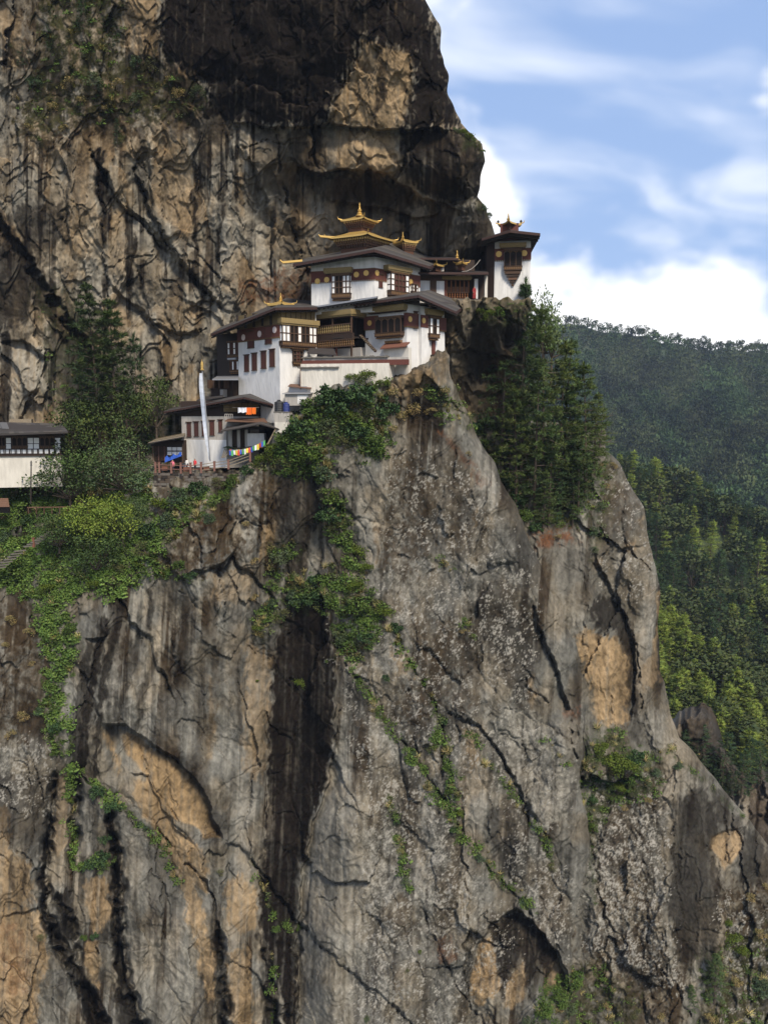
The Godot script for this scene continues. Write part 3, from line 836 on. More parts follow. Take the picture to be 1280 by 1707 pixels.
	line(s, VEG, 0.7, 4, [120, 1270, 3.6, 160, 1310, 6, 230, 1370, 6, 270, 1415, 4.8], 8)
	line(s, VEG, 0.7, 4, [120, 1180, 3.6, 118, 1300, 4.8, 122, 1440, 7.2, 180, 1440, 7.2], 10)
	line(s, VEG, 0.5, 4, [270, 1420, 3.6, 300, 1470, 4.8], 8)
	line(s, VEG, 0.6, 4, [425, 1440, 3.6, 460, 1530, 4.8, 495, 1548, 4.8], 8)
	area(s, VEG, 0.5, 12, [700, 640, 760, 650, 800, 720, 740, 700], 16)
	line(s, VEG, 0.45, 4, [720, 930, 6, 760, 950, 7.2], 10)
	line(s, VEG, 0.45, 4, [765, 1020, 4.8, 790, 1060, 6], 10)
	area(s, VEG, 0.45, 12, [900, 1640, 970, 1600, 975, 1780, 880, 1780], 20)
	line(s, VEG, 0.7, 4, [905, 1235, 3, 940, 1275, 4.2], 6)
	return s

func right_buttress() -> Sheet:
	var s := Sheet.new()
	s.st = STEP
	s.u0 = 770; s.u1 = 1345; s.v0 = 640; s.v1 = 1765
	table(s, [780, 900, 980, 1060, 1140, 1280, 1400], [640, 720, 800, 900, 1000, 1150, 1300, 1500, 1770], [
		[128, 127, 126, 126, 128, 132, 136],
		[124, 123, 122, 123, 126, 130, 134],
		[121, 120, 119.5, 120, 124, 128, 132],
		[116, 115, 115, 117, 121, 126, 130],
		[113, 111.5, 112, 114.5, 119, 124, 128],
		[110, 108, 108.5, 111, 115, 121, 125],
		[107, 105, 105, 106, 108, 113, 118],
		[103, 101.5, 101, 101.5, 102.5, 106, 111],
		[97, 96, 96, 96, 97, 99, 103]])
	s.right = outline([640, 1004, 750, 1012, 770, 1030, 790, 1042, 850, 1074, 930, 1086, 980, 1102, 1080, 1097, 1150, 1106, 1230, 1132, 1262, 1160, 1290, 1186, 1360, 1244, 1430, 1296, 1500, 1345, 1765, 1420])
	s.top = outline([770, 680, 830, 700, 870, 740, 950, 756, 990, 756, 1015, 750])
	s.base = Vector3(0.205, 0.193, 0.162)
	s.round_px = 50; s.round_m = 5
	s.amp = 0.9; s.block = 0.9; s.flake = 0.4
	area(s, BROWN, 0.6, 10, [1000, 760, 1040, 780, 1076, 850, 1040, 900, 1005, 860], 20)
	area(s, SPECK, 0.35, 10, [990, 770, 1090, 780, 1100, 1000, 1000, 1000], 14)
	area(s, RED, 0.8, 8, [886, 878, 960, 872, 958, 900, 890, 912], 12)
	area(s, DARK, 0.3, 10, [900, 920, 985, 910, 990, 1010, 930, 1020], 12)
	area(s, PALE, 0.45, 6, [905, 920, 940, 915, 985, 1040, 960, 1060, 930, 1000], 10)
	area(s, TAN, 0.95, 4, [958, 1062, 974, 1042, 1000, 1062, 1030, 1062, 1046, 1092, 1048, 1150, 1042, 1204, 1012, 1212, 990, 1196, 986, 1150, 968, 1100], 8)
	area(s, DARK, 0.85, 5, [985, 1000, 1022, 990, 1052, 1050, 1062, 1110, 1064, 1200, 1048, 1200, 1046, 1092, 1026, 1062, 1018, 1046, 1000, 1066, 990, 1040], 10)
	line(s, DARK, 0.5, 2, [1006, 1080, 1.5, 1014, 1150, 2, 1016, 1200, 2], 2)
	area(s, TAN, 0.5, 5, [1066, 1120, 1090, 1085, 1098, 1140, 1076, 1150], 8)
	line(s, TAN, 0.6, 2, [1098, 990, 3, 1094, 1060, 3, 1090, 1110, 3])
	area(s, TAN, 0.6, 4, [1040, 905, 1058, 900, 1056, 915, 1042, 916])
	area(s, TAN, 0.6, 4, [990, 935, 1005, 932, 1004, 946, 992, 948])
	area(s, TAN, 0.5, 4, [1064, 868, 1074, 858, 1072, 880])
	area(s, SPECK, 0.6, 8, [1025, 920, 1090, 920, 1060, 990, 1030, 990], 10)
	line(s, PALE, 0.6, 3, [1030, 920, 5, 1026, 960, 6, 1022, 990, 4], 4)
	ledge(s, 1.4, 36, [1048, 1215, 1062, 1120, 1050, 1050, 1010, 960, 985, 910])
	crack(s, 1.02, [985, 905, 0.96, 1000, 945, 1.44, 1022, 990, 1.44, 1050, 1050, 1.44, 1066, 1110, 1.44, 1066, 1200, 0.96])
	crack(s, 1.02, [996, 860, 0.96, 1004, 890, 1.92, 1020, 910, 1.92, 990, 940, 1.44])
	ledge(s, 0.9, 30, [1085, 905, 1050, 910, 1020, 915])
	crack(s, 0.425, [1016, 1160, 0.58, 1020, 1190, 0.77, 1038, 1212, 0.72])
	area(s, DARK, 0.6, 8, [1046, 1190, 1076, 1196, 1070, 1240, 1044, 1240], 8)
	area(s, PALE, 0.5, 8, [1076, 1190, 1100, 1180, 1120, 1240, 1090, 1250], 10)
	crack(s, 1.191, [1136, 1222, 1.44, 1180, 1270, 1.44, 1240, 1340, 1.44])
	# the slab at the foot
	area(s, PALE, 0.45, 10, [1090, 1290, 1150, 1290, 1200, 1330, 1130, 1330, 1100, 1360], 12)
	area(s, DARK, 0.8, 5, [1118, 1335, 1160, 1310, 1180, 1320, 1200, 1370, 1186, 1420, 1204, 1480, 1196, 1570, 1180, 1610, 1128, 1600, 1112, 1500, 1120, 1440], 8)
	area(s, DARK, 0.75, 6, [1182, 1300, 1230, 1355, 1290, 1430, 1280, 1480, 1230, 1470, 1236, 1390, 1190, 1380], 8)
	line(s, PALE, 0.8, 1.5, [1120, 1345, 2.5, 1130, 1390, 2, 1136, 1440, 1.5], 3)
	line(s, PALE, 0.85, 2, [1158, 1305, 4, 1172, 1350, 4, 1176, 1410, 3, 1186, 1480, 2.5, 1192, 1520, 2], 4)
	area(s, TAN, 0.85, 3, [1186, 1392, 1206, 1388, 1230, 1378, 1236, 1420, 1222, 1432, 1206, 1450, 1200, 1440, 1184, 1412])
	crack(s, 0.425, [1206, 1388, 0.72, 1212, 1430, 0.72, 1206, 1450, 0.48])
	ledge(s, 0.8, 30, [1236, 1376, 1206, 1386, 1184, 1394])
	area(s, ROUGH, -0.65, 12, [1118, 1330, 1200, 1330, 1205, 1590, 1120, 1590])
	area(s, SPECK, 0.9, 12, [985, 1290, 1090, 1290, 1110, 1400, 1110, 1560, 1150, 1660, 1090, 1640, 980, 1600, 985, 1420], 20)
	area(s, BROWN, 0.65, 12, [990, 1340, 1080, 1380, 1100, 1520, 1000, 1520], 30)
	area(s, BROWN, 0.8, 12, [970, 1560, 1080, 1540, 1140, 1640, 1130, 1780, 960, 1780], 30)
	area(s, BROWN, 0.95, 10, [1200, 1480, 1345, 1470, 1345, 1780, 1170, 1780, 1180, 1640, 1206, 1560], 24)
	area(s, BROWN, 0.8, 10, [1000, 1290, 1090, 1270, 1110, 1300, 1090, 1350, 1040, 1350, 1000, 1330], 20)
	area(s, SPECK, 0.7, 10, [1200, 1500, 1280, 1500, 1280, 1760, 1210, 1720], 24)
	area(s, PALE, 0.5, 8, [1070, 1560, 1120, 1560, 1150, 1640, 1110, 1640], 14)
	crack(s, 0.85, [1070, 1560, 0.96, 1090, 1600, 1.44, 1130, 1650, 1.44, 1150, 1700, 1.44])
	ledge(s, 0.9, 40, [1208, 1480, 1204, 1560, 1186, 1620, 1150, 1640])
	area(s, ROUGH, -0.85, 8, [955, 1060, 975, 1040, 1032, 1058, 1050, 1100, 1046, 1210, 990, 1205, 965, 1110])
	area(s, ROUGH, 0.7, 20, [980, 1290, 1110, 1290, 1110, 1700, 980, 1700])
	area(s, VEG, 1.0, 10, [770, 640, 1004, 640, 1010, 770, 985, 860, 960, 880, 890, 880, 770, 860], 12)
	area(s, VEG, 0.5, 10, [985, 800, 1010, 770, 1030, 790, 1000, 900, 985, 930, 980, 880], 12)
	area(s, VEG, 0.85, 8, [970, 1220, 1030, 1215, 1050, 1250, 1095, 1260, 1090, 1320, 1030, 1340, 985, 1400, 965, 1330], 14)
	line(s, VEG, 0.6, 4, [1110, 1250, 3, 1160, 1290, 3.6, 1240, 1365, 2.4], 6)
	area(s, VEG, 0.45, 12, [900, 1640, 990, 1600, 1060, 1660, 1060, 1780, 880, 1780], 24)
	area(s, VEG, 0.5, 12, [1170, 1600, 1345, 1500, 1345, 1780, 1150, 1780], 30)
	line(s, VEG, 0.6, 4, [980, 1340, 3.6, 990, 1420, 4.8, 985, 1500, 3.6], 10)
	return s

# the rock on which the prayer hall and the tower stand
func hall_rock() -> Sheet:
	var s := Sheet.new()
	s.st = STEP
	s.u0 = 660; s.u1 = 975; s.v0 = 450; s.v1 = 760
	table(s, [660, 720, 760, 800, 850, 900, 980], [440, 500, 540, 580, 640, 760], [
		[118, 117.5, 117, 117, 117, 118, 122],
		[118, 117, 116.5, 116.5, 117, 118, 122],
		[118.5, 117, 116.2, 117.5, 118, 120, 123],
		[120, 118, 118, 121, 121, 122, 125],
		[122, 121, 122, 124, 124, 124, 127],
		[124, 123, 124, 125, 125, 126, 128]])
	s.right = outline([440, 886, 500, 888, 560, 880, 640, 876, 760, 890])
	s.top = outline([660, 500, 780, 499, 810, 498, 895, 498])
	s.top_rise = 0.0
	s.base = Vector3(0.2, 0.17, 0.125)
	s.round_px = 20; s.round_m = 3
	area(s, DARK, 0.75, 10, [790, 520, 900, 510, 900, 600, 790, 640, 770, 580], 12)
	area(s, TAN, 0.5, 8, [820, 600, 850, 600, 845, 760, 818, 700], 10)
	area(s, VEG, 0.7, 10, [800, 505, 900, 500, 900, 540, 800, 540], 10)
	crack(s, 0.85, [745, 520, 0.96, 770, 560, 1.44, 765, 590, 0.96])
	ledge(s, 1.5, 60, [900, 600, 820, 590, 780, 580, 750, 592])
	return s

func make_sky() -> PanoramaSkyMaterial:
	var w := 2048
	var h := 1024
	sky_rows.resize(h)
	var job := WorkerThreadPool.add_group_task(sky_row, h)
	WorkerThreadPool.wait_for_group_task_completion(job)
	var bytes := PackedByteArray()
	for r in sky_rows: bytes.append_array(r.to_byte_array())
	var im := Image.create_from_data(w, h, false, Image.FORMAT_RGBF, bytes)
	var m := PanoramaSkyMaterial.new()
	m.panorama = ImageTexture.create_from_image(im)
	return m

var sky_rows := []
var sn := {}

func sky_row(j: int) -> void:
	var w := 2048
	var out := PackedFloat32Array()
	out.resize(w * 3)
	var el := PI * (0.5 - (j + 0.5) / 1024.0)
	var n1: FastNoiseLite = sn.puff
	var n2: FastNoiseLite = sn.wisp
	var n3: FastNoiseLite = sn.soft
	var eld := rad_to_deg(el)
	for i in w:
		var az := TAU * (i + 0.5) / w
		var c := Vector3(0.30, 0.32, 0.30)
		if eld > -4.0:
			var d := Vector3(sin(az) * cos(el), sin(el), -cos(az) * cos(el))
			var up := maxf(d.y, 0.0)
			var blue := Vector3(0.35, 0.52, 0.80).lerp(Vector3(0.11, 0.22, 0.50), pow(up, 0.55))
			# thin high cloud drawn out in bands
			var hx := d.x / (up + 0.18)
			var hz := d.z / (up + 0.18)
			var wv := n3.get_noise_3d(hx * 60.0, hz * 60.0, 4.0)
			var ws := n2.get_noise_3d(hx * 60.0 + 30.0 * wv, hz * 145.0 + 30.0 * wv + hx * 40.0, 9.0)
			ws += 0.28 * n2.get_noise_3d(hx * 260.0 + 60.0 * wv, hz * 420.0 + hx * 120.0, 30.0)
			var thin := 0.10 + 0.66 * smoothstep(-0.36, 0.5, ws + 0.35 * wv)
			c = blue.lerp(Vector3(0.80, 0.85, 0.95), thin)
			# heaped cloud low over the hills
			var p := d * 100.0
			var b := n1.get_noise_3d(p.x * 0.9, p.y * 1.7, p.z * 0.9)
			var b2 := n1.get_noise_3d(p.x * 3.1 + 7.0, p.y * 4.6, p.z * 3.1)
			var top := 8.5 + 2.6 * n3.get_noise_3d(p.x * 0.75 + 40.0, 3.0, p.z * 0.75)
			var azd := wrapf(rad_to_deg(az), -180.0, 180.0)
			top += 9.0 * exp(-pow((azd - 5.5) / 3.4, 2.0)) - 3.0 * exp(-pow((azd - 25.0) / 2.2, 2.0))
			var k := smoothstep(-3.2, 1.6, top - eld + 3.8 * b + 1.5 * b2)
			var shade := clampf(0.5 + 1.2 * n1.get_noise_3d(p.x * 1.4 + 2.0, p.y * 2.6 - 5.0, p.z * 1.4), 0.0, 1.0)
			var low := clampf((top - eld) / 9.0, 0.0, 1.0)
			var cl := Vector3(1.06, 1.06, 1.07).lerp(Vector3(0.62, 0.65, 0.72), clampf(shade * low * 1.3 - 0.30, 0.0, 1.0) * 0.9)
			c = c.lerp(cl, k)
			# faint scattered puffs higher up
			var k2 := smoothstep(0.46, 0.75, n1.get_noise_3d(p.x * 0.55 + 90.0, p.y * 0.9, p.z * 0.55) + 0.25 * b2) * 0.8
			c = c.lerp(Vector3(0.98, 0.99, 1.02), k2 * (1.0 - k))
		if eld < 0.0: c = c.lerp(Vector3(0.16, 0.18, 0.15), clampf(-eld / 4.0, 0.0, 1.0))
		out[i * 3] = c.x
		out[i * 3 + 1] = c.y
		out[i * 3 + 2] = c.z
	sky_rows[j] = out

func _ready() -> void:
	rng.seed = 7
	var cam := Camera3D.new()
	cam.name = "camera"
	add_child(cam)
	cam.fov = rad_to_deg(2.0 * atan(853.5 / FOCAL))
	cam.rotation.x = -tilt
	cam.near = 0.5
	cam.far = 6000.0
	cam.current = true
	sn.puff = noise(FastNoiseLite.TYPE_SIMPLEX_SMOOTH, 0.07, 5, 41)
	sn.wisp = noise(FastNoiseLite.TYPE_SIMPLEX_SMOOTH, 0.012, 5, 42)
	sn.soft = noise(FastNoiseLite.TYPE_SIMPLEX_SMOOTH, 0.02, 3, 43)
	var env := Environment.new()
	env.background_mode = Environment.BG_SKY
	env.sky = Sky.new()
	env.sky.sky_material = make_sky()
	env.tonemap_mode = Environment.TONE_MAPPER_LINEAR
	env.tonemap_exposure = 1.3
	env.fog_enabled = true
	env.fog_density = 0.0001
	env.fog_light_color = Color(0.72, 0.79, 0.9)
	env.sdfgi_enabled = true
	env.ssao_enabled = true
	env.ssil_enabled = true
	var we := WorldEnvironment.new()
	we.name = "environment"
	we.environment = env
	add_child(we)
	var sun := DirectionalLight3D.new()
	sun.name = "sun"
	sun.light_energy = 1.25
	sun.light_color = Color(1.0, 0.955, 0.88)
	sun.light_angular_distance = 14.0
	sun.shadow_enabled = true
	sun.rotation_degrees = Vector3(-47, 24, 0)
	add_child(sun)
	var t0 := Time.get_ticks_msec()
	make_noises()
	make_materials()
	print("sky, materials ", Time.get_ticks_msec() - t0)
	build_rock()
	print("rock ", Time.get_ticks_msec() - t0)
	build_land()
	print("land ", Time.get_ticks_msec() - t0)
	build_buildings()
	print("buildings ", Time.get_ticks_msec() - t0)
	build_plants()
	print("plants ", Time.get_ticks_msec() - t0)

var M := {}
var U: Sheet
var L: Sheet
var R: Sheet
var K: Sheet

func build_rock() -> void:
	U = upper_cliff()
	L = lower_cliff()
	R = right_buttress()
	K = hall_rock()
	tag(part("cliff", build_sheet(U), M.rock, self), "huge dark stained cliff that overhangs the temples", "cliff", "", "structure")
	tag(part("cliff", build_sheet(L), M.rock, self), "grey streaked cliff that carries the monastery above the gorge", "cliff", "", "structure")
	tag(part("rock_buttress", build_sheet(R), M.rock, self), "rounded rock buttress with an orange scar beside the pines", "cliff", "", "structure")
	tag(part("rock_ledge", build_sheet(K), M.rock, self), "rock ledge under the tower and the prayer hall", "cliff", "", "structure")

func make_materials() -> void:
	var rock := mat(Color.WHITE, 0.95)
	rock.vertex_color_use_as_albedo = true
	rock.albedo_texture = noise_tex(1024, 0.012, 6, 5, 0.55, 0.90)
	rock.uv1_triplanar = true
	rock.uv1_world_triplanar = true
	rock.uv1_scale = Vector3(0.09, 0.06, 0.09)
	rock.heightmap_enabled = true
	rock.heightmap_texture = noise_tex(1024, 0.03, 6, 6, 0.0, 1.0)
	rock.heightmap_scale = 5.0
	rock.metallic_specular = 0.12
	M.rock = rock
	var lf := mat(Color.WHITE, 0.8)
	lf.vertex_color_use_as_albedo = true
	lf.backlight_enabled = true
	lf.backlight = Color(0.45, 0.5, 0.25)
	lf.metallic_specular = 0.2
	M.leaf = lf
	M.bark = mat(lin(0.075, 0.055, 0.04), 0.95)
	M.bark_grey = mat(lin(0.12, 0.10, 0.085), 0.95)
	var so := mat(Color.WHITE, 1.0)
	so.vertex_color_use_as_albedo = true
	M.soil = so
	M.forest_floor = mat(lin(0.045, 0.055, 0.028), 1.0)
	var stain := noise_tex(512, 0.012, 5, 31, 0.86, 1.0)
	var pl := mat(lin(0.75, 0.735, 0.715), 0.9)
	pl.albedo_texture = stain
	pl.uv1_triplanar = true
	pl.uv1_world_triplanar = true
	pl.uv1_scale = Vector3(0.22, 0.05, 0.22)
	pl.heightmap_enabled = true
	pl.heightmap_texture = noise_tex(256, 0.05, 4, 32, 0.0, 1.0)
	pl.heightmap_scale = 4.0
	M.plaster = pl
	var pg: StandardMaterial3D = pl.duplicate()
	pg.albedo_color = lin(0.40, 0.37, 0.335)
	M.plaster_grey = pg
	var po: StandardMaterial3D = pl.duplicate()
	po.albedo_color = lin(0.66, 0.62, 0.55)
	M.plaster_old = po
	var grain := noise_tex(256, 0.04, 4, 33, 0.5, 0.85)
	var wood := func(r: float, g: float, b: float) -> StandardMaterial3D:
		var w := mat(lin(r, g, b), 0.8)
		w.albedo_texture = grain
		w.uv1_triplanar = true
		w.uv1_world_triplanar = true
		w.uv1_scale = Vector3(0.8, 0.8, 0.8)
		return w
	M.timber = wood.call(0.15, 0.075, 0.038)
	M.timber_in = wood.call(0.07, 0.035, 0.02)
	M.timber_dark = wood.call(0.055, 0.036, 0.026)
	M.red_board = wood.call(0.17, 0.045, 0.028)
	M.red_band = wood.call(0.24, 0.065, 0.04)
	M.red_gilt = wood.call(0.20, 0.075, 0.032)
	M.ochre = wood.call(0.34, 0.18, 0.065)
	M.orange = wood.call(0.46, 0.17, 0.05)
	M.straw_gold = wood.call(0.56, 0.40, 0.16)
	M.matting = wood.call(0.36, 0.25, 0.10)
	M.eave = wood.call(0.085, 0.03, 0.02)
	M.roof = wood.call(0.075, 0.06, 0.055)
	M.roof_board = [wood.call(0.12, 0.105, 0.10), wood.call(0.09, 0.08, 0.072), wood.call(0.16, 0.14, 0.12)]
	M.brick = wood.call(0.36, 0.14, 0.08)
	M.post_pink = wood.call(0.42, 0.20, 0.15)
	M.stone = wood.call(0.30, 0.27, 0.23)
	M.pale_wood = wood.call(0.50, 0.40, 0.27)
	M.rust = wood.call(0.28, 0.14, 0.08)
	M.tin = mat(lin(0.33, 0.33, 0.34), 0.5, 0.6)
	M.gold = mat(lin(0.62, 0.40, 0.12), 0.42, 0.6)
	M.gold_dull = mat(lin(0.42, 0.27, 0.085), 0.5, 0.4)
	M.paper = mat(lin(0.78, 0.76, 0.74), 0.8)
	M.dark = mat(lin(0.02, 0.016, 0.014), 0.75)
	M.dark.metallic_specular = 0.2
	M.disc_pale = mat(lin(0.66, 0.55, 0.52), 0.7)
	M.disc_gold = mat(lin(0.66, 0.42, 0.12), 0.6, 0.2)
	M.cloth = mat(Color.WHITE, 0.9)
	M.cloth.vertex_color_use_as_albedo = true
	M.cloth.cull_mode = BaseMaterial3D.CULL_DISABLED
	M.tank = mat(lin(0.02, 0.02, 0.022), 0.45)
	M.tank_blue = mat(lin(0.02, 0.035, 0.16), 0.4)
	M.tarp = mat(lin(0.02, 0.10, 0.50), 0.5)
	M.iron = mat(lin(0.12, 0.12, 0.12), 0.6, 0.4)

# ------------------------------------------------------------------ leaves, trees and shrubs
class Leafy:
	var v := PackedVector3Array()
	var n := PackedVector3Array()
	var c := PackedColorArray()
	func tri(a: Vector3, b: Vector3, d: Vector3, up: Vector3, col: Color) -> void:
		v.append(a)
		if (d - a).cross(b - a).dot(up) < 0.0:
			v.append(d); v.append(b)
		else:
			v.append(b); v.append(d)
		n.append(up); n.append(up); n.append(up)
		c.append(col); c.append(col); c.append(col)
	func done() -> ArrayMesh:
		var arr := []
		arr.resize(Mesh.ARRAY_MAX)
		arr[Mesh.ARRAY_VERTEX] = v
		arr[Mesh.ARRAY_NORMAL] = n
		arr[Mesh.ARRAY_COLOR] = c
		var m := ArrayMesh.new()
		m.add_surface_from_arrays(Mesh.PRIMITIVE_TRIANGLES, arr)
		return m

func rv(s := 1.0) -> Vector3:
	return Vector3(rng.randf_range(-s, s), rng.randf_range(-s, s), rng.randf_range(-s, s))

func shade(c: Color, by: float) -> Color:
	var k := 1.0 + rng.randf_range(-by, by)
	return Color(c.r * k * rng.randf_range(0.92, 1.1), c.g * k, c.b * k * rng.randf_range(0.85, 1.1))

# a tuft of needles at p pointing along d
func needles(f: Leafy, p: Vector3, d: Vector3, len: float, wide: float, count: int, col: Color) -> void:
	for i in count:
		var q := (d + rv(0.75)).normalized()
		var side := q.cross(rv()).normalized() * wide
		var up := (Vector3.UP * 0.7 + q * 0.5 + rv(0.5)).normalized()
		f.tri(p - side, p + side, p + q * len * rng.randf_range(0.7, 1.15), up, shade(col, 0.25))

# one leaf: a folded lozenge
func leaf(f: Leafy, p: Vector3, d: Vector3, len: float, out: Vector3, col: Color) -> void:
	var side := d.cross(out + rv(0.6)).normalized() * len * 0.34
	var up := side.cross(d).normalized()
	if up.dot(out) < 0.0: up = -up
	var mid := p + d * len * 0.5 + up * len * 0.06
	var nn := (up + out * 0.8).normalized()
	f.tri(p, mid + side, p + d * len, nn, col)
	f.tri(p, p + d * len, mid - side, nn, col)

func tube(st: SurfaceTool, a: Vector3, b: Vector3, ra: float, rb: float, seg := 6) -> void:
	var ax := (b - a).normalized()
	var s := ax.cross(Vector3(0.31, 0.2, 0.93)).normalized()
	var t := ax.cross(s)
	for i in seg:
		var p := s * cos(TAU * i / seg) + t * sin(TAU * i / seg)
		var q := s * cos(TAU * (i + 1) / seg) + t * sin(TAU * (i + 1) / seg)
		for k in [[a + p * ra, p], [b + p * rb, p], [a + q * ra, q], [a + q * ra, q], [b + p * rb, p], [b + q * rb, q]]:
			st.set_normal(k[1])
			st.add_vertex(k[0])

func new_st() -> SurfaceTool:
	var st := SurfaceTool.new()
	st.begin(Mesh.PRIMITIVE_TRIANGLES)
	return st

# a conifer with whorls of limbs; h its height, spread its widest radius
func conifer(called: String, h: float, spread: float, whorls: int, tufts: int, blades: int, nlen: float, col: Color, bare: float, droop: float, sd: int) -> Node3D:
	rng.seed = sd
	var root := Node3D.new()
	var wood := new_st()
	var f := Leafy.new()
	var bend := Vector3(rng.randf_range(-0.4, 0.4), 0, rng.randf_range(-0.4, 0.4))
	var last := Vector3.ZERO
	for k in 6:
		var t := (k + 1) / 6.0
		var p := Vector3(bend.x * t * t * 2, h * t, bend.z * t * t * 2)
		tube(wood, last, p, h * 0.014 * (1.0 - k / 6.3), h * 0.014 * (1.0 - (k + 1) / 6.3))
		last = p
	for w in whorls:
		var t := bare + (1.0 - bare) * (w + rng.randf() * 0.7) / whorls
		var y := h * t
		var base := Vector3(bend.x * t * t * 2, y, bend.z * t * t * 2)
		var prof := pow(1.0 - (t - bare) / (1.0 - bare), 0.75) * minf(1.0, 0.55 + (t - bare) * 3.5)
		var n := rng.randi_range(3, 5)
		var a0 := rng.randf() * TAU
		for i in n:
			var a := a0 + TAU * (i + rng.randf_range(-0.3, 0.3)) / n
			var l := spread * prof * rng.randf_range(0.55, 1.12) + 0.25
			var dir := Vector3(cos(a), rng.randf_range(-0.05, 0.35) + 0.35 * (t - 0.5), sin(a)).normalized()
			var tip := base + dir * l - Vector3(0, droop * l * 0.3, 0)
			tube(wood, base, tip, 0.02 + l * 0.012, 0.01, 3)
			var out := Vector3(cos(a), 0.0, sin(a))
			var lit := shade(col, 0.18)
			for q in tufts:
				var s := 0.25 + 0.75 * (q + rng.randf()) / tufts
				var p := base.lerp(tip, s) + rv(0.30 * l * (1.15 - s) + 0.10) * Vector3(1, 0.28, 1) + Vector3(0, 0.05, 0)
				needles(f, p, out * 0.8 + Vector3(0, 0.35 - droop * 0.6, 0) + rv(0.4), nlen * rng.randf_range(0.7, 1.2), nlen * 0.065, blades, lit)
	for q in tufts:
		needles(f, last - Vector3(0, q * 0.18, 0), Vector3.UP + rv(0.4), nlen, nlen * 0.1, blades, shade(col, 0.2))
	part("trunk", wood.commit(), M.bark, root)
	part("crown", f.done(), M.leaf, root)
	root.set_meta("kind_name", called)
	return root

# a broad-leaved tree or shrub: lobes of leaves round the ends of its limbs
func leafy(called: String, h: float, spread: float, stem: float, lobes: int, leaves: int, llen: float, col: Color, tip_col: Color, sd: int, part_name := "crown") -> Node3D:
	rng.seed = sd
	var root := Node3D.new()
	var wood := new_st()
	var f := Leafy.new()
	var fork := Vector3(0, h * stem, 0)
	if stem > 0.05: tube(wood, Vector3(0, -0.3, 0), fork, h * 0.028, h * 0.02)
	for k in lobes:
		var a := TAU * (k * 0.618 + rng.randf() * 0.1)
		var up := rng.randf()
		var rr := spread * sqrt(1.0 - up * up * 0.85) * rng.randf_range(0.45, 0.95)
		var c := Vector3(cos(a) * rr, h * (stem + (1.0 - stem) * (0.12 + 0.74 * up)), sin(a) * rr)
		var r := (spread * 0.42 + h * 0.05) * rng.randf_range(0.6, 1.1)
		tube(wood, fork, fork.lerp(c, 0.5) + rv(0.1 * h), h * 0.012, h * 0.008, 4)
		tube(wood, fork.lerp(c, 0.5), c, h * 0.008, h * 0.003, 4)
		var tone := shade(col.lerp(tip_col, rng.randf() * 0.6), 0.2)
		for i in leaves / lobes:
			var d := rv().normalized()
			if d.y < -0.3 and rng.randf() < 0.5: d.y = -d.y
			var p := c + d * r * Vector3(1, 0.75, 1) * pow(rng.randf(), 0.4)
			var g := tone.lerp(tip_col, clampf(rng.randf() * 0.9 - 0.35, 0.0, 1.0))
			leaf(f, p, (d + rv(0.9) + Vector3(0, -0.15, 0)).normalized(), llen * rng.randf_range(0.6, 1.3), (d + Vector3(0, 0.6, 0)).normalized(), shade(g, 0.2))
	part("stem" if stem < 0.15 else "trunk", wood.commit(), M.bark, root)
	part(part_name, f.done(), M.leaf, root)
	root.set_meta("kind_name", called)
	return root

# grass: blades that bend outwards
func grass_mesh(h: float, n: int, wide: float, col: Color, dry: Color, sd: int) -> ArrayMesh:
	rng.seed = sd
	var f := Leafy.new()
	for i in n:
		var a := rng.randf() * TAU
		var o := Vector3(cos(a), 0, sin(a)) * rng.randf() * h * 0.35
		var d := Vector3(cos(a) * rng.randf_range(0.1, 0.7), 1.0, sin(a) * rng.randf_range(0.1, 0.7)).normalized() * h * rng.randf_range(0.5, 1.1)
		var s := Vector3(-sin(a), 0, cos(a)) * wide
		var c := shade(col.lerp(dry, rng.randf()), 0.2)
		var m := o + d * 0.55
		var up := (Vector3.UP + rv(0.4)).normalized()
		f.tri(o - s, o + s, m + s * 0.7, up, c)
		f.tri(o - s, m + s * 0.7, m - s * 0.7, up, c)
		f.tri(m - s * 0.7, m + s * 0.7, o + d + Vector3(cos(a), -0.6, sin(a)) * h * 0.2, up, c)
	return f.done()

func clump_mesh(r: float, n: int, llen: float, col: Color, tip: Color, sd: int) -> ArrayMesh:
	rng.seed = sd
	var f := Leafy.new()
	for i in n:
		var d := rv().normalized()
		d.y = absf(d.y)
		var p := d * r * Vector3(1, 0.7, 1) * pow(rng.randf(), 0.5)
		leaf(f, p, (d + rv(0.8)).normalized(), llen * rng.randf_range(0.6, 1.3), (d + Vector3(0, 0.5, 0)).normalized(), shade(col.lerp(tip, rng.randf() * rng.randf()), 0.25))
	return f.done()

func scatter(called: String, m: Mesh, where: Array, label: String, category: String, mt: Material = null) -> void:
	var mm := MultiMesh.new()
	mm.transform_format = MultiMesh.TRANSFORM_3D
	mm.use_colors = true
	mm.mesh = m
	mm.instance_count = where.size()
	for i in where.size():
		mm.set_instance_transform(i, where[i][0])
		mm.set_instance_color(i, where[i][1])
	var o := MultiMeshInstance3D.new()
	o.name = numbered(called)
	o.multimesh = mm
	o.material_override = mt if mt else M.leaf
	add_child(o)
	tag(o, label, category, "", "stuff")

func spot(p: Vector3, s: float, sy := 1.0) -> Transform3D:
	return Transform3D(Basis(Vector3.UP, rng.randf() * TAU).scaled(Vector3(s, s * sy, s)), p)

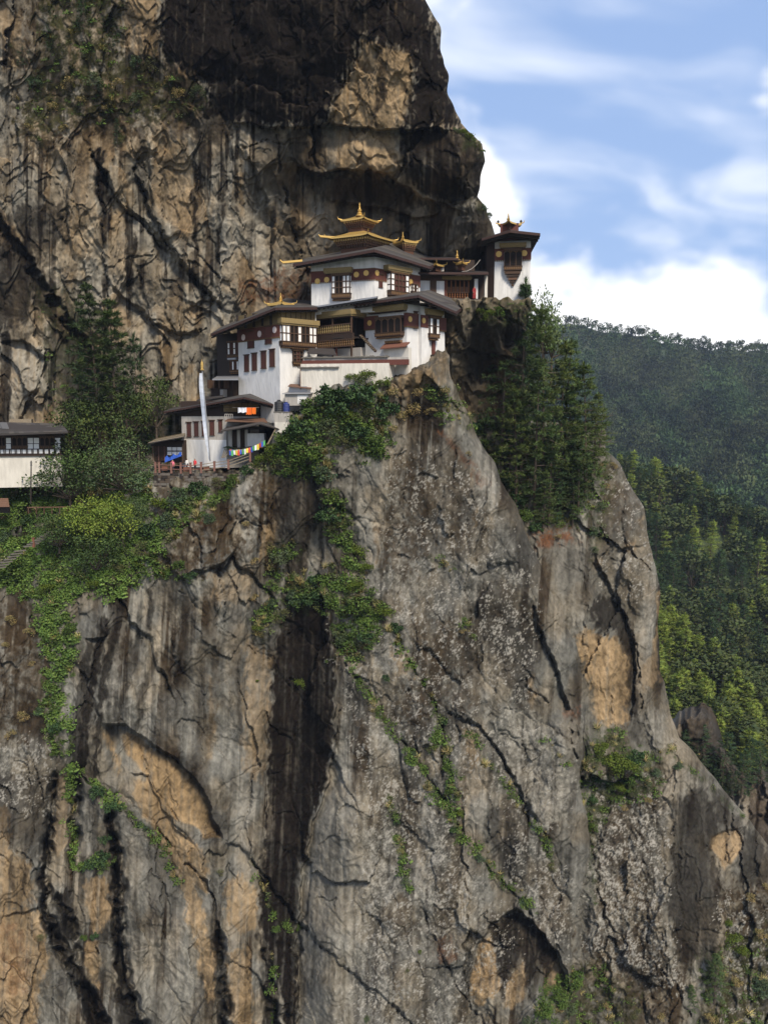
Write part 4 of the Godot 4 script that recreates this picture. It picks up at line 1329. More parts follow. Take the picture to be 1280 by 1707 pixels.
func hill(u0: float, u1: float, v0: float, v1: float, st: float, us: Array, vs: Array, ds: Array, top: Array, amp: float, base: Vector3) -> Sheet:
	var s := Sheet.new()
	s.st = st
	s.u0 = u0; s.u1 = u1; s.v0 = v0; s.v1 = v1
	table(s, us, vs, ds)
	s.right = outline([0, 9000, 2000, 9000])
	s.top = outline(top)
	s.top_rise = -0.3
	s.top_back = amp * 0.3
	s.round_m = 0
	s.amp = amp; s.block = 0.0; s.fine = 0.3; s.streaky = 0.0; s.flake = 0.0
	s.base = base
	return s

var HF: Sheet
var HM: Sheet
var HN: Sheet
var RO: Sheet

func build_land() -> void:
	var plane := PlaneMesh.new()
	plane.size = Vector2(9000, 9000)
	var g := part("ground", plane, M.forest_floor, self)
	g.position = Vector3(0, -190, -800)
	tag(g, "wooded valley floor far below the cliff", "ground", "", "structure")
	HF = hill(560, 1560, 500, 1010, 6, [560, 950, 1100, 1280, 1560], [520, 600, 700, 850, 1010], [
		[1050, 1080, 1100, 1080, 1100], [900, 960, 980, 940, 990], [740, 800, 800, 760, 820], [560, 600, 610, 590, 640], [430, 450, 460, 450, 470]],
		[560, 560, 760, 520, 950, 540, 1000, 548, 1060, 558, 1100, 566, 1150, 578, 1200, 581, 1280, 584, 1400, 596, 1560, 580], 14.0, Vector3(0.032, 0.045, 0.02))
	tag(part("mountain", build_sheet(HF), M.soil, self), "far mountain slope covered by forest under the clouds", "mountain", "", "structure")
	HM = hill(990, 1460, 760, 1340, 6, [990, 1100, 1280, 1460], [760, 850, 1000, 1150, 1340], [
		[330, 335, 340, 350], [310, 310, 315, 325], [270, 265, 270, 280], [235, 230, 235, 245], [200, 195, 200, 210]],
		[990, 800, 1060, 815, 1120, 838, 1200, 880, 1280, 925, 1460, 960], 4.0, Vector3(0.03, 0.045, 0.018))
	tag(part("hill", build_sheet(HM), M.soil, self), "dark wooded spur below the far mountain", "hill", "", "structure")
	HN = hill(1060, 1440, 1000, 1480, 6, [1060, 1150, 1280, 1440], [1000, 1100, 1200, 1330, 1480], [
		[215, 216, 220, 226], [200, 198, 202, 208], [184, 182, 184, 190], [168, 164, 166, 170], [150, 148, 150, 152]],
		[1060, 1020, 1100, 1060, 1150, 1105, 1200, 1150, 1280, 1230, 1440, 1330], 3.0, Vector3(0.045, 0.06, 0.02))
	tag(part("hill", build_sheet(HN), M.soil, self), "brightly lit wooded slope behind the rock buttress", "hill", "", "structure")
	RO = Sheet.new()
	RO.st = 2.4
	RO.u0 = 1090; RO.u1 = 1420; RO.v0 = 1150; RO.v1 = 1620
	table(RO, [1090, 1160, 1200, 1280, 1420], [1150, 1220, 1300, 1400, 1620], [
		[152, 151, 153, 156, 160], [150, 149, 151, 153, 156], [147, 147, 147, 146, 150], [142, 141, 140, 138, 142], [128, 126, 124, 124, 126]])
	RO.right = outline([1000, 9000, 2000, 9000])
	RO.top = outline([1090, 1255, 1125, 1222, 1150, 1195, 1165, 1190, 1184, 1196, 1196, 1236, 1206, 1280, 1226, 1306, 1250, 1310, 1280, 1300, 1340, 1290, 1420, 1330])
	RO.base = Vector3(0.12, 0.105, 0.088)
	RO.amp = 1.6; RO.block = 1.8; RO.lump = 1.6; RO.flake = 1.2; RO.edge_jag = 9; RO.round_m = 0
	area(RO, DARK, 0.8, 8, [1120, 1225, 1150, 1240, 1196, 1270, 1200, 1320, 1120, 1300], 12)
	area(RO, DARK, 0.7, 8, [1230, 1380, 1420, 1440, 1420, 1620, 1280, 1620], 12)
	area(RO, BROWN, 0.6, 8, [1150, 1196, 1180, 1200, 1170, 1230, 1150, 1220], 10)
	area(RO, VEG, 0.7, 10, [1150, 1250, 1260, 1300, 1200, 1340, 1120, 1330], 14)
	tag(part("rock_outcrop", build_sheet(RO), M.rock, self), "dark broken rock outcrop below the wooded slope", "rock", "", "structure")

func on_hill(s: Sheet, u: float, v: float) -> Vector3:
	return on_sheet(s, u, v)

# ------------------------------------------------------------------ building tools
func P2(px: float, py: float, d: float) -> Vector3:
	var q := at(px, py, d)
	return Vector3(q.x, 0, q.z)

# the frame of a wall from a to b (a at the viewer's left): x runs along it, y up, z outwards
func wallf(a: Vector3, b: Vector3) -> Transform3D:
	var x := Vector3(b.x - a.x, 0, b.z - a.z).normalized()
	return Transform3D(Basis(x, Vector3.UP, x.cross(Vector3.UP)), Vector3(a.x, 0, a.z))

# along-wall place and height at which a sight line meets the wall
func on_wall(fr: Transform3D, px: float, py: float, out := 0.0) -> Vector2:
	var r := at(px, py, 1.0)
	var n := fr.basis.z
	var o := fr.origin + n * out
	var p := r * (o.dot(n) / r.dot(n))
	return Vector2((p - o).dot(fr.basis.x), p.y)

# x0, x1, y0, y1 of a traced rectangle on a wall
func rect(fr: Transform3D, px0: float, py0: float, px1: float, py1: float, out := 0.0) -> Array:
	var cx := (px0 + px1) / 2
	var cy := (py0 + py1) / 2
	return [on_wall(fr, px0, cy, out).x, on_wall(fr, px1, cy, out).x, on_wall(fr, cx, py1, out).y, on_wall(fr, cx, py0, out).y]

func quad(st: SurfaceTool, a: Vector3, b: Vector3, c: Vector3, d: Vector3) -> void:
	var n := (c - a).cross(b - a).normalized()
	for p in [a, b, c, a, c, d]:
		st.set_normal(n)
		st.add_vertex(p)

func bx(st: SurfaceTool, fr: Transform3D, x0: float, x1: float, y0: float, y1: float, z0: float, z1: float) -> void:
	var p := []
	for k in 8: p.append(fr * Vector3(x1 if k & 1 else x0, y1 if k & 2 else y0, z1 if k & 4 else z0))
	quad(st, p[6], p[7], p[5], p[4])
	quad(st, p[3], p[2], p[0], p[1])
	quad(st, p[2], p[6], p[4], p[0])
	quad(st, p[7], p[3], p[1], p[5])
	quad(st, p[2], p[3], p[7], p[6])
	quad(st, p[4], p[5], p[1], p[0])

# a beam from a to b, w wide and h high
func beam(st: SurfaceTool, a: Vector3, b: Vector3, w: float, h: float) -> void:
	var x := (b - a).normalized()
	var z := x.cross(Vector3.UP).normalized()
	if absf(x.y) > 0.99: z = Vector3(0, 0, 1)
	var y := z.cross(x)
	bx(st, Transform3D(Basis(x, y, z), a), 0, a.distance_to(b), -h / 2, h / 2, -w / 2, w / 2)

# an upright prism over a plan that runs clockwise as seen from above, with walls that may lean in by lean metres
func prism(st: SurfaceTool, plan: Array, y0: float, y1: float, lean := 0.0) -> void:
	var c := Vector3.ZERO
	for p in plan: c += p / plan.size()
	var n := plan.size()
	var top := []
	var bot := []
	for p in plan:
		bot.append(Vector3(p.x, y0, p.z))
		var q: Vector3 = p + (c - p).normalized() * lean
		top.append(Vector3(q.x, y1, q.z))
	for i in n:
		var j := (i + 1) % n
		quad(st, top[i], top[j], bot[j], bot[i])
	for i in range(1, n - 1):
		quad(st, top[0], top[i + 1], top[i], top[i])
		quad(st, bot[0], bot[i], bot[i + 1], bot[i + 1])

# a sloping slab under four corners, t thick
func slab(st: SurfaceTool, c: Array, t: float) -> void:
	var dn := Vector3(0, -t, 0)
	var n: Vector3 = (c[2] - c[0]).cross(c[1] - c[0])
	if n.y < 0: c = [c[3], c[2], c[1], c[0]]
	quad(st, c[0], c[1], c[2], c[3])
	quad(st, c[3] + dn, c[2] + dn, c[1] + dn, c[0] + dn)
	for i in 4:
		var j := (i + 1) % 4
		quad(st, c[j], c[i], c[i] + dn, c[j] + dn)

func lathe(st: SurfaceTool, p: Vector3, prof: Array, seg := 12) -> void:
	for k in range(0, prof.size() - 2, 2):
		for i in seg:
			var a := TAU * i / seg
			var b := TAU * (i + 1) / seg
			var r0: float = prof[k]
			var r1: float = prof[k + 2]
			var y0: float = prof[k + 1]
			var y1: float = prof[k + 3]
			var u := Vector3(cos(a), 0, sin(a))
			var w := Vector3(cos(b), 0, sin(b))
			quad(st, p + u * r1 + Vector3(0, y1, 0), p + w * r1 + Vector3(0, y1, 0), p + w * r0 + Vector3(0, y0, 0), p + u * r0 + Vector3(0, y0, 0))

func disc(st: SurfaceTool, fr: Transform3D, x: float, y: float, z: float, r: float, t: float, seg := 16) -> void:
	for i in seg:
		var a := TAU * i / seg
		var b := TAU * (i + 1) / seg
		var p := Vector3(x + cos(a) * r, y + sin(a) * r, z)
		var q := Vector3(x + cos(b) * r, y + sin(b) * r, z)
		var o := Vector3(0, 0, t)
		quad(st, fr * (Vector3(x, y, z) + o), fr * (q + o), fr * (p + o), fr * (p + o))
		quad(st, fr * (p + o), fr * (q + o), fr * q, fr * p)

# a part whose shape is given in world places
func piece(called: String, st: SurfaceTool, m: Material, parent: Node3D, kind := "") -> MeshInstance3D:
	var o := part(called, st.commit(), m, parent, kind)
	var top := parent
	while top.get_parent() != self: top = top.get_parent()
	if parent == top: o.position = -top.position
	return o

func group_part(called: String, parent: Node3D) -> Node3D:
	var o := Node3D.new()
	o.name = called
	parent.add_child(o, true)
	o.position = -parent.position
	return o

func wood_box(called: String, fr: Transform3D, r: Array, z0: float, z1: float, m: Material, parent: Node3D) -> MeshInstance3D:
	var st := new_st()
	bx(st, fr, r[0], r[1], r[2], r[3], z0, z1)
	return piece(called, st, m, parent)

# a slit window: dark red shutters in a frame under a lintel
func slit(parent: Node3D, fr: Transform3D, r: Array, m: Material) -> void:
	var w := group_part("window", parent)
	var x0: float = r[0]
	var x1: float = r[1]
	var y0: float = r[2]
	var y1: float = r[3]
	var t := 0.07
	var st := new_st()
	bx(st, fr, x0, x0 + t, y0, y1, -0.1, 0.07)
	bx(st, fr, x1 - t, x1, y0, y1, -0.1, 0.07)
	bx(st, fr, x0 + t, x1 - t, y1 - t, y1, -0.1, 0.065)
	piece("frame", st, M.timber, w)
	st = new_st()
	bx(st, fr, x0 - 0.12, x1 + 0.12, y1, y1 + 0.1, -0.1, 0.16)
	piece("lintel", st, M.timber, w)
	st = new_st()
	bx(st, fr, x0 - 0.05, x1 + 0.05, y0 - 0.08, y0, -0.1, 0.12)
	piece("sill", st, M.timber, w)
	var xm := (x0 + x1) / 2
	for s in [[x0 + t, xm - 0.012], [xm + 0.012, x1 - t]]:
		st = new_st()
		bx(st, fr, s[0], s[1], y0, y1 - t, -0.1, 0.025)
		piece("shutter", st, m, w)

# a timber bay: columns lists what fills each column, W white paper pane, D dark opening, B boards; rows counts the panes above each other
func bay(parent: Node3D, fr: Transform3D, r: Array, proj: float, columns: String, rows: int, arched := false) -> void:
	var b := group_part("bay_window", parent)
	var x0: float = r[0]
	var x1: float = r[1]
	var y0: float = r[2]
	var y1: float = r[3]
	var hh := y1 - y0
	var sill := y0 + hh * 0.24
	var head := y1 - hh * 0.10
	var st := new_st()
	bx(st, fr, x0, x1, sill, y1, -0.2, proj - 0.16)
	piece("casing", st, M.timber_in, b)
	st = new_st()
	# apron with its carved blocks, corbels below
	bx(st, fr, x0 - 0.04, x1 + 0.04, y0 + hh * 0.06, sill - 0.06, -0.2, proj)
	bx(st, fr, x0 + 0.12, x1 - 0.12, y0, y0 + hh * 0.06, -0.2, proj - 0.18)
	bx(st, fr, x0 - 0.10, x1 + 0.10, sill - 0.06, sill, -0.2, proj + 0.07)
	piece("apron", st, M.timber, b)
	st = new_st()
	bx(st, fr, x0 - 0.05, x1 + 0.05, head, y1, -0.2, proj + 0.02)
	piece("head_beam", st, M.timber, b)
	st = new_st()
	var n := maxi(4, int((x1 - x0) / 0.28))
	for k in n:
		var a := x0 + (x1 - x0) * (k + 0.2) / n
		var e := x0 + (x1 - x0) * (k + 0.8) / n
		bx(st, fr, a, e, y0 + hh * 0.10, sill - 0.12, proj - 0.01, proj + 0.035)
		bx(st, fr, a, (a + e) / 2, head + 0.04, y1 - 0.05, proj, proj + 0.09)
		bx(st, fr, a, (a + e) / 2, y0 - 0.08, y0 + 0.02, -0.1, proj - 0.05)
	piece("carved_blocks", st, M.ochre, b, "stuff")
	st = new_st()
	var m := columns.length()
	var cw := (x1 - x0) / m
	var t := minf(0.075, cw * 0.16)
	for k in m + 1:
		var c := x0 + cw * k
		bx(st, fr, maxf(x0, c - t), minf(x1, c + t), sill, head, proj - 0.16, proj - 0.01)
	for k in rows - 1:
		var y := sill + (head - sill) * (k + 1) / rows
		bx(st, fr, x0, x1, y - t * 0.8, y + t * 0.8, proj - 0.16, proj - 0.02)
	for s in [x0, x1 - 0.08]:
		bx(st, fr, s, s + 0.08, sill, head, -0.1, proj - 0.16)
	piece("frame", st, M.timber, b)
	for k in m:
		var what := columns[k]
		for q in rows:
			var ya := sill + (head - sill) * q / rows + t * 0.8
			var yb := sill + (head - sill) * (q + 1) / rows - t * 0.8
			var xa := x0 + cw * k + t
			var xb := x0 + cw * (k + 1) - t
			st = new_st()
			bx(st, fr, xa, xb, ya, yb, proj - 0.16, proj - (0.08 if what == "W" else 0.13))
			piece("pane", st, {"W": M.paper, "D": M.dark, "B": M.red_board}[what], b)
			if arched and what == "D" and q == rows - 1:
				st = new_st()
				var cx := (xa + xb) / 2
				for i in 6:
					var a0 := PI * i / 6
					var a1 := PI * (i + 1) / 6
					var rr := (xb - xa) / 2
					var yy := yb - rr
					quad(st, fr * Vector3(cx + cos(a0) * rr, yb + 0.02, proj - 0.06), fr * Vector3(cx + cos(a0) * rr, yy + sin(a0) * rr, proj - 0.06), fr * Vector3(cx + cos(a1) * rr, yy + sin(a1) * rr, proj - 0.06), fr * Vector3(cx + cos(a1) * rr, yb + 0.02, proj - 0.06))
				piece("arch", st, M.ochre, b)
	# white side lights of the bay
	for s in [0, 1]:
		for q in rows:
			var ya := sill + (head - sill) * q / rows + t
			var yb := sill + (head - sill) * (q + 1) / rows - t
			st = new_st()
			if s == 0: bx(st, fr, x0 - 0.012, x0 + 0.02, ya, yb, 0.06, proj - 0.24)
			else: bx(st, fr, x1 - 0.02, x1 + 0.012, ya, yb, 0.06, proj - 0.24)
			piece("pane", st, M.paper if columns.contains("W") else M.dark, b)

# the pale gold cornice beam over a bay, with small blocks under it
func cornice(parent: Node3D, fr: Transform3D, r: Array, z1: float) -> void:
	var st := new_st()
	var h: float = r[3] - r[2]
	bx(st, fr, r[0], r[1], r[2] + h * 0.25, r[3], -0.1, z1)
	bx(st, fr, r[0] + 0.1, r[1] - 0.1, r[2], r[2] + h * 0.25, -0.1, z1 - 0.12)
	piece("cornice", st, M.straw_gold, parent)
	st = new_st()
	var n := int((r[1] - r[0]) / 0.3)
	for k in n:
		var a: float = r[0] + 0.12 + (r[1] - r[0] - 0.24) * (k + 0.25) / n
		bx(st, fr, a, a + 0.14, r[2] - 0.12, r[2], -0.1, z1 - 0.2)
	piece("cornice_blocks", st, M.timber, parent, "stuff")

# the painted red band under the eaves with a row of blocks beneath
func band(parent: Node3D, fr: Transform3D, x0: float, x1: float, y0: float, y1: float) -> void:
	var st := new_st()
	bx(st, fr, x0, x1, y0, y1, -0.2, 0.06)
	piece("wall_band", st, M.red_band, parent)
	st = new_st()
	var n := maxi(3, int((x1 - x0) / 0.24))
	for k in n:
		var a := x0 + (x1 - x0) * (k + 0.2) / n
		bx(st, fr, a, a + (x1 - x0) / n * 0.6, y0 - 0.16, y0, -0.1, 0.08)
	bx(st, fr, x0, x1, y1, y1 + 0.08, -0.2, 0.10)
	piece("band_blocks", st, M.ochre, parent, "stuff")

func medallion(parent: Node3D, fr: Transform3D, px: float, py: float, r: float, m: Material) -> void:
	var q := on_wall(fr, px, py, 0.06)
	var st := new_st()
	disc(st, fr, q.x, q.y, 0.055, r, 0.05)
	var o := piece("medallion", st, m, parent)
	st = new_st()
	disc(st, fr, q.x, q.y, 0.10, r * 0.62, 0.03)
	piece("boss", st, m, o)

# a dark shingled roof of two slopes that meet at a ridge; corners in order front left, front ridge, front right, back right, back ridge, back left
func gable(parent: Node3D, c: Array, t: float, walls_y := 0.0, called := "roof") -> Node3D:
	var r := group_part(called, parent)
	for s in [[0, 1, 4, 5], [1, 2, 3, 4]]:
		var st := new_st()
		slab(st, [c[s[0]], c[s[1]], c[s[2]], c[s[3]]], t)
		piece("roof_slope", st, M.roof, r)
		# courses of boards on top, each a strip of its own
		var n := 7
		for k in n:
			st = new_st()
			var up := Vector3(0, 0.012, 0)
			var a: Vector3 = c[s[0]].lerp(c[s[3]], (k + 0.03) / n) + up
			var b: Vector3 = c[s[1]].lerp(c[s[2]], (k + 0.03) / n) + up
			var a2: Vector3 = c[s[0]].lerp(c[s[3]], (k + 0.97) / n) + up
			var b2: Vector3 = c[s[1]].lerp(c[s[2]], (k + 0.97) / n) + up
			slab(st, [a + up * 3, b + up * 3, b2 + up * 3, a2 + up * 3], 0.05)
			piece("roof_board", st, M.roof_board[k % 3], r)
		# rafters below
		st = new_st()
		for k in 16:
			var f := (k + 0.5) / 16.0
			var p: Vector3 = c[s[0]].lerp(c[s[1]], f) - Vector3(0, t + 0.10, 0)
			var q: Vector3 = c[s[3]].lerp(c[s[2]], f) - Vector3(0, t + 0.10, 0)
			beam(st, p.lerp(q, 0.02), p.lerp(q, 0.6), 0.13, 0.16)
		for f in [0.06, 0.2]:
			beam(st, c[s[0]].lerp(c[s[3]], f) - Vector3(0, t + 0.26, 0), c[s[1]].lerp(c[s[2]], f) - Vector3(0, t + 0.26, 0), 0.2, 0.16)
		piece("rafters", st, M.timber_dark, r, "stuff")
		# fascia along the front edge and the outer eave
		st = new_st()
		var d0 := Vector3(0, -t * 0.55, 0)
		beam(st, c[s[0]] + d0, c[s[1]] + d0, 0.10, t * 0.95)
		if s[0] == 0: beam(st, c[0] + d0, c[5] + d0, 0.10, t * 1.25)
		else: beam(st, c[2] + d0, c[3] + d0, 0.10, t * 1.25)
		piece("eave_board", st, M.eave, r)
	return r

# a gilded roof with upturned corners over the plan near, left, right; the fourth corner follows
func gilded(parent: Node3D, near: Vector3, left: Vector3, right: Vector3, y_eave: float, rise: float, turn_up: float, body: float, body_y0: float, tophold: float) -> void:
	var far := left + right - near
	var c := (near + far) / 2
	c.y = 0
	var cs := [left, near, right, far]
	# body: storey of carved work below the roof
	var st := new_st()
	var plan := []
	for p in cs: plan.append(c.lerp(Vector3(p.x, 0, p.z), body))
	prism(st, plan, body_y0, y_eave - 0.1)
	piece("tower_body", st, M.red_gilt, parent)
	# carved brackets that widen upwards
	for k in 4:
		st = new_st()
		var f := body + (0.93 - body) * (k + 1) / 5.0 * 0.8
		var y := lerpf(body_y0, y_eave, 0.58 + 0.40 * k / 4.0)
		var hgt2 := (y_eave - body_y0) * 0.055
		for e in 4:
			var a := c.lerp(Vector3(cs[e].x, 0, cs[e].z), f)
			var b := c.lerp(Vector3(cs[(e + 1) % 4].x, 0, cs[(e + 1) % 4].z), f)
			var n := int(a.distance_to(b) / 0.34)
			for i in n:
				var p := a.lerp(b, (i + 0.2) / n) + Vector3(0, y, 0)
				var q := a.lerp(b, (i + 0.8) / n) + Vector3(0, y, 0)
				beam(st, p, q, 0.22, hgt2 * 2)
			beam(st, a + Vector3(0, y + hgt2 * 1.7, 0), b + Vector3(0, y + hgt2 * 1.7, 0), 0.26, hgt2 * 0.9)
		piece("bracket_course", st, [M.timber, M.red_gilt, M.ochre, M.gold_dull][k], parent, "stuff")
	if near.distance_to(left) > 4.5:
		st = new_st()
		plan = []
		for p in cs: plan.append(c.lerp(Vector3(p.x, 0, p.z), body + 0.12))
		prism(st, plan, y_eave - 1.0, y_eave - 0.68)
		piece("gold_beam", st, M.straw_gold, parent)
	# gold plate under the eaves
	st = new_st()
	plan = []
	for p in cs: plan.append(c.lerp(Vector3(p.x, 0, p.z), 0.93))
	prism(st, plan, y_eave - 0.14, y_eave - 0.02)
	piece("soffit", st, M.timber, parent)
	# the roof skin: concave slopes, corners bent up
	st = new_st()
	var seg := 12
	for e in 4:
		var a: Vector3 = cs[e]
		var b: Vector3 = cs[(e + 1) % 4]
		for i in seg:
			for k in 5:
				var pt := func(f: float, t: float) -> Vector3:
					var q: Vector3 = Vector3(a.x, 0, a.z).lerp(Vector3(b.x, 0, b.z), f)
					var out: Vector3 = c.lerp(q, lerpf(1.0, tophold, t))
					out.y = y_eave + rise * pow(t, 1.35) + turn_up * pow(absf(2 * f - 1), 6) * (1 - t) * (1 - t)
					return out
				var p00: Vector3 = pt.call(float(i) / seg, k / 5.0)
				var p10: Vector3 = pt.call(float(i + 1) / seg, k / 5.0)
				var p01: Vector3 = pt.call(float(i) / seg, (k + 1) / 5.0)
				var p11: Vector3 = pt.call(float(i + 1) / seg, (k + 1) / 5.0)
				quad(st, p01, p11, p10, p00)
				if k == 0:
					var dn := Vector3(0, -0.22, 0)
					quad(st, p00, p10, p10 + dn, p00 + dn)
					var cy := Vector3(c.x, y_eave - 0.05, c.z)
					quad(st, p00 + dn, p10 + dn, cy.lerp(Vector3(p10.x, y_eave - 0.05, p10.z), 0.9), cy.lerp(Vector3(p00.x, y_eave - 0.05, p00.z), 0.9))
	piece("gilded_roof", st, M.gold, parent)
	for p in cs:
		st = new_st()
		var d: Vector3 = (Vector3(p.x, 0, p.z) - c).normalized()
		var o := Vector3(p.x, y_eave + turn_up, p.z)
		tube(st, o - d * 0.35 + Vector3(0, -0.08, 0), o + d * 0.25 + Vector3(0, 0.02, 0), 0.09, 0.07, 8)
		tube(st, o + d * 0.25 + Vector3(0, 0.02, 0), o + d * 0.36 + Vector3(0, 0.34, 0), 0.07, 0.03, 8)
		piece("corner_ornament", st, M.gold, parent)

func finial(parent: Node3D, p: Vector3, h: float) -> void:
	var st := new_st()
	lathe(st, p, [0.30 * h, -0.05 * h, 0.30 * h, 0.03 * h, 0.16 * h, 0.08 * h, 0.20 * h, 0.14 * h, 0.20 * h, 0.20 * h, 0.09 * h, 0.25 * h, 0.15 * h, 0.34 * h, 0.16 * h, 0.42 * h, 0.08 * h, 0.50 * h, 0.06 * h, 0.60 * h, 0.09 * h, 0.64 * h, 0.04 * h, 0.70 * h, 0.06 * h, 0.80 * h, 0.0, 1.0 * h])
	piece("finial", st, M.gold, parent)

# a row of turned balusters between two rails along a wall frame
func balusters(parent: Node3D, called: String, fr: Transform3D, r: Array, z: float, n: int, m: Material) -> void:
	var b := group_part(called, parent)
	var h: float = r[3] - r[2]
	var st := new_st()
	bx(st, fr, r[0], r[1], r[3] - h * 0.12, r[3], z - 0.07, z + 0.07)
	bx(st, fr, r[0], r[1], r[2], r[2] + h * 0.12, z - 0.07, z + 0.07)
	piece("rail", st, M.timber, b)
	for k in n:
		var x: float = lerpf(r[0], r[1], (k + 0.5) / n)
		st = new_st()
		var w: float = (r[1] - r[0]) / n * 0.30
		lathe(st, fr * Vector3(x, r[2] + h * 0.12, z), [w * 0.7, 0, w, 0.2 * h, w * 0.5, 0.34 * h, w, 0.5 * h, w * 0.5, 0.62 * h, w * 0.7, 0.76 * h], 6)
		piece("baluster", st, m, b)

# a person as one continuous skin: bones are [from, to, radius, radius, colour index]
func skin(bones: Array, cell: float, cols: Array) -> ArrayMesh:
	var lo := Vector3(1e9, 1e9, 1e9)
	var hi := -lo
	for b in bones:
		for k in 2:
			lo = lo.min(b[k] - Vector3.ONE * (b[2 + k] + cell * 2))
			hi = hi.max(b[k] + Vector3.ONE * (b[2 + k] + cell * 2))
	var n := Vector3i(((hi - lo) / cell).ceil()) + Vector3i.ONE
	var f := PackedFloat32Array()
	f.resize(n.x * n.y * n.z)
	var dist := func(p: Vector3) -> Vector2:
		var s := 0.0
		var best := 1e9
		var col := 0
		for b in bones:
			var e: Vector3 = b[1] - b[0]
			var t := clampf((p - b[0]).dot(e) / maxf(e.length_squared(), 1e-6), 0, 1)
			var d: float = p.distance_to(b[0] + e * t) - lerpf(b[2], b[3], t)
			s += exp(-d / 0.022)
			if d < best:
				best = d
				col = b[4]
		return Vector2(-0.022 * log(maxf(s, 1e-30)), col)
	for z in n.z:
		for y in n.y:
			for x in n.x:
				f[(z * n.y + y) * n.x + x] = dist.call(lo + Vector3(x, y, z) * cell).x
	var ids := {}
	var v := PackedVector3Array()
	var c := PackedColorArray()
	for z in n.z - 1:
		for y in n.y - 1:
			for x in n.x - 1:
				var sum := Vector3.ZERO
				var cnt := 0
				for e in [[0, 1], [2, 3], [4, 5], [6, 7], [0, 2], [1, 3], [4, 6], [5, 7], [0, 4], [1, 5], [2, 6], [3, 7]]:
					var pa := Vector3i(x + (e[0] & 1), y + ((e[0] >> 1) & 1), z + (e[0] >> 2))
					var pb := Vector3i(x + (e[1] & 1), y + ((e[1] >> 1) & 1), z + (e[1] >> 2))
					var fa := f[(pa.z * n.y + pa.y) * n.x + pa.x]
					var fb := f[(pb.z * n.y + pb.y) * n.x + pb.x]
					if (fa < 0) != (fb < 0):
						sum += Vector3(pa).lerp(Vector3(pb), fa / (fa - fb))
						cnt += 1
				if cnt:
					ids[Vector3i(x, y, z)] = v.size()
					var p := lo + sum / cnt * cell
					v.append(p)
					c.append(cols[int(dist.call(p).y)])
	var st := new_st()
	for z in range(1, n.z - 1):
		for y in range(1, n.y - 1):
			for x in range(1, n.x - 1):
				var f0 := f[(z * n.y + y) * n.x + x]
				for ax in 3:
					var d := Vector3i(1 if ax == 0 else 0, 1 if ax == 1 else 0, 1 if ax == 2 else 0)
					var f1 := f[((z + d.z) * n.y + y + d.y) * n.x + x + d.x]
					if (f0 < 0) == (f1 < 0): continue
					var u := Vector3i(0, 1, 0) if ax == 0 else (Vector3i(0, 0, 1) if ax == 1 else Vector3i(1, 0, 0))
					var w := Vector3i(0, 0, 1) if ax == 0 else (Vector3i(1, 0, 0) if ax == 1 else Vector3i(0, 1, 0))
					var q := Vector3i(x, y, z)
					var a: int = ids[q - u - w]
					var b: int = ids[q - w]
					var e: int = ids[q]
					var g: int = ids[q - u]
					var tri := [a, e, b, a, g, e] if f0 < 0 else [a, b, e, a, e, g]
					st.set_smooth_group(0)
					for i in tri:
						st.set_color(c[i])
						st.add_vertex(v[i])
	st.generate_normals()
	return st.commit()

func build_buildings() -> void:
	temple()
	middle_house()
	terrace_wall()
	side_wing()
	prayer_hall()
	tower()
	lower_house()
	left_house()
	small_things()
	people()

func walls(parent: Node3D, plan: Array, y0: float, y1: float, m: Material, lean := 0.0) -> void:
	var st := new_st()
	prism(st, plan, y0, y1, lean)
	piece("wall", st, m, parent)

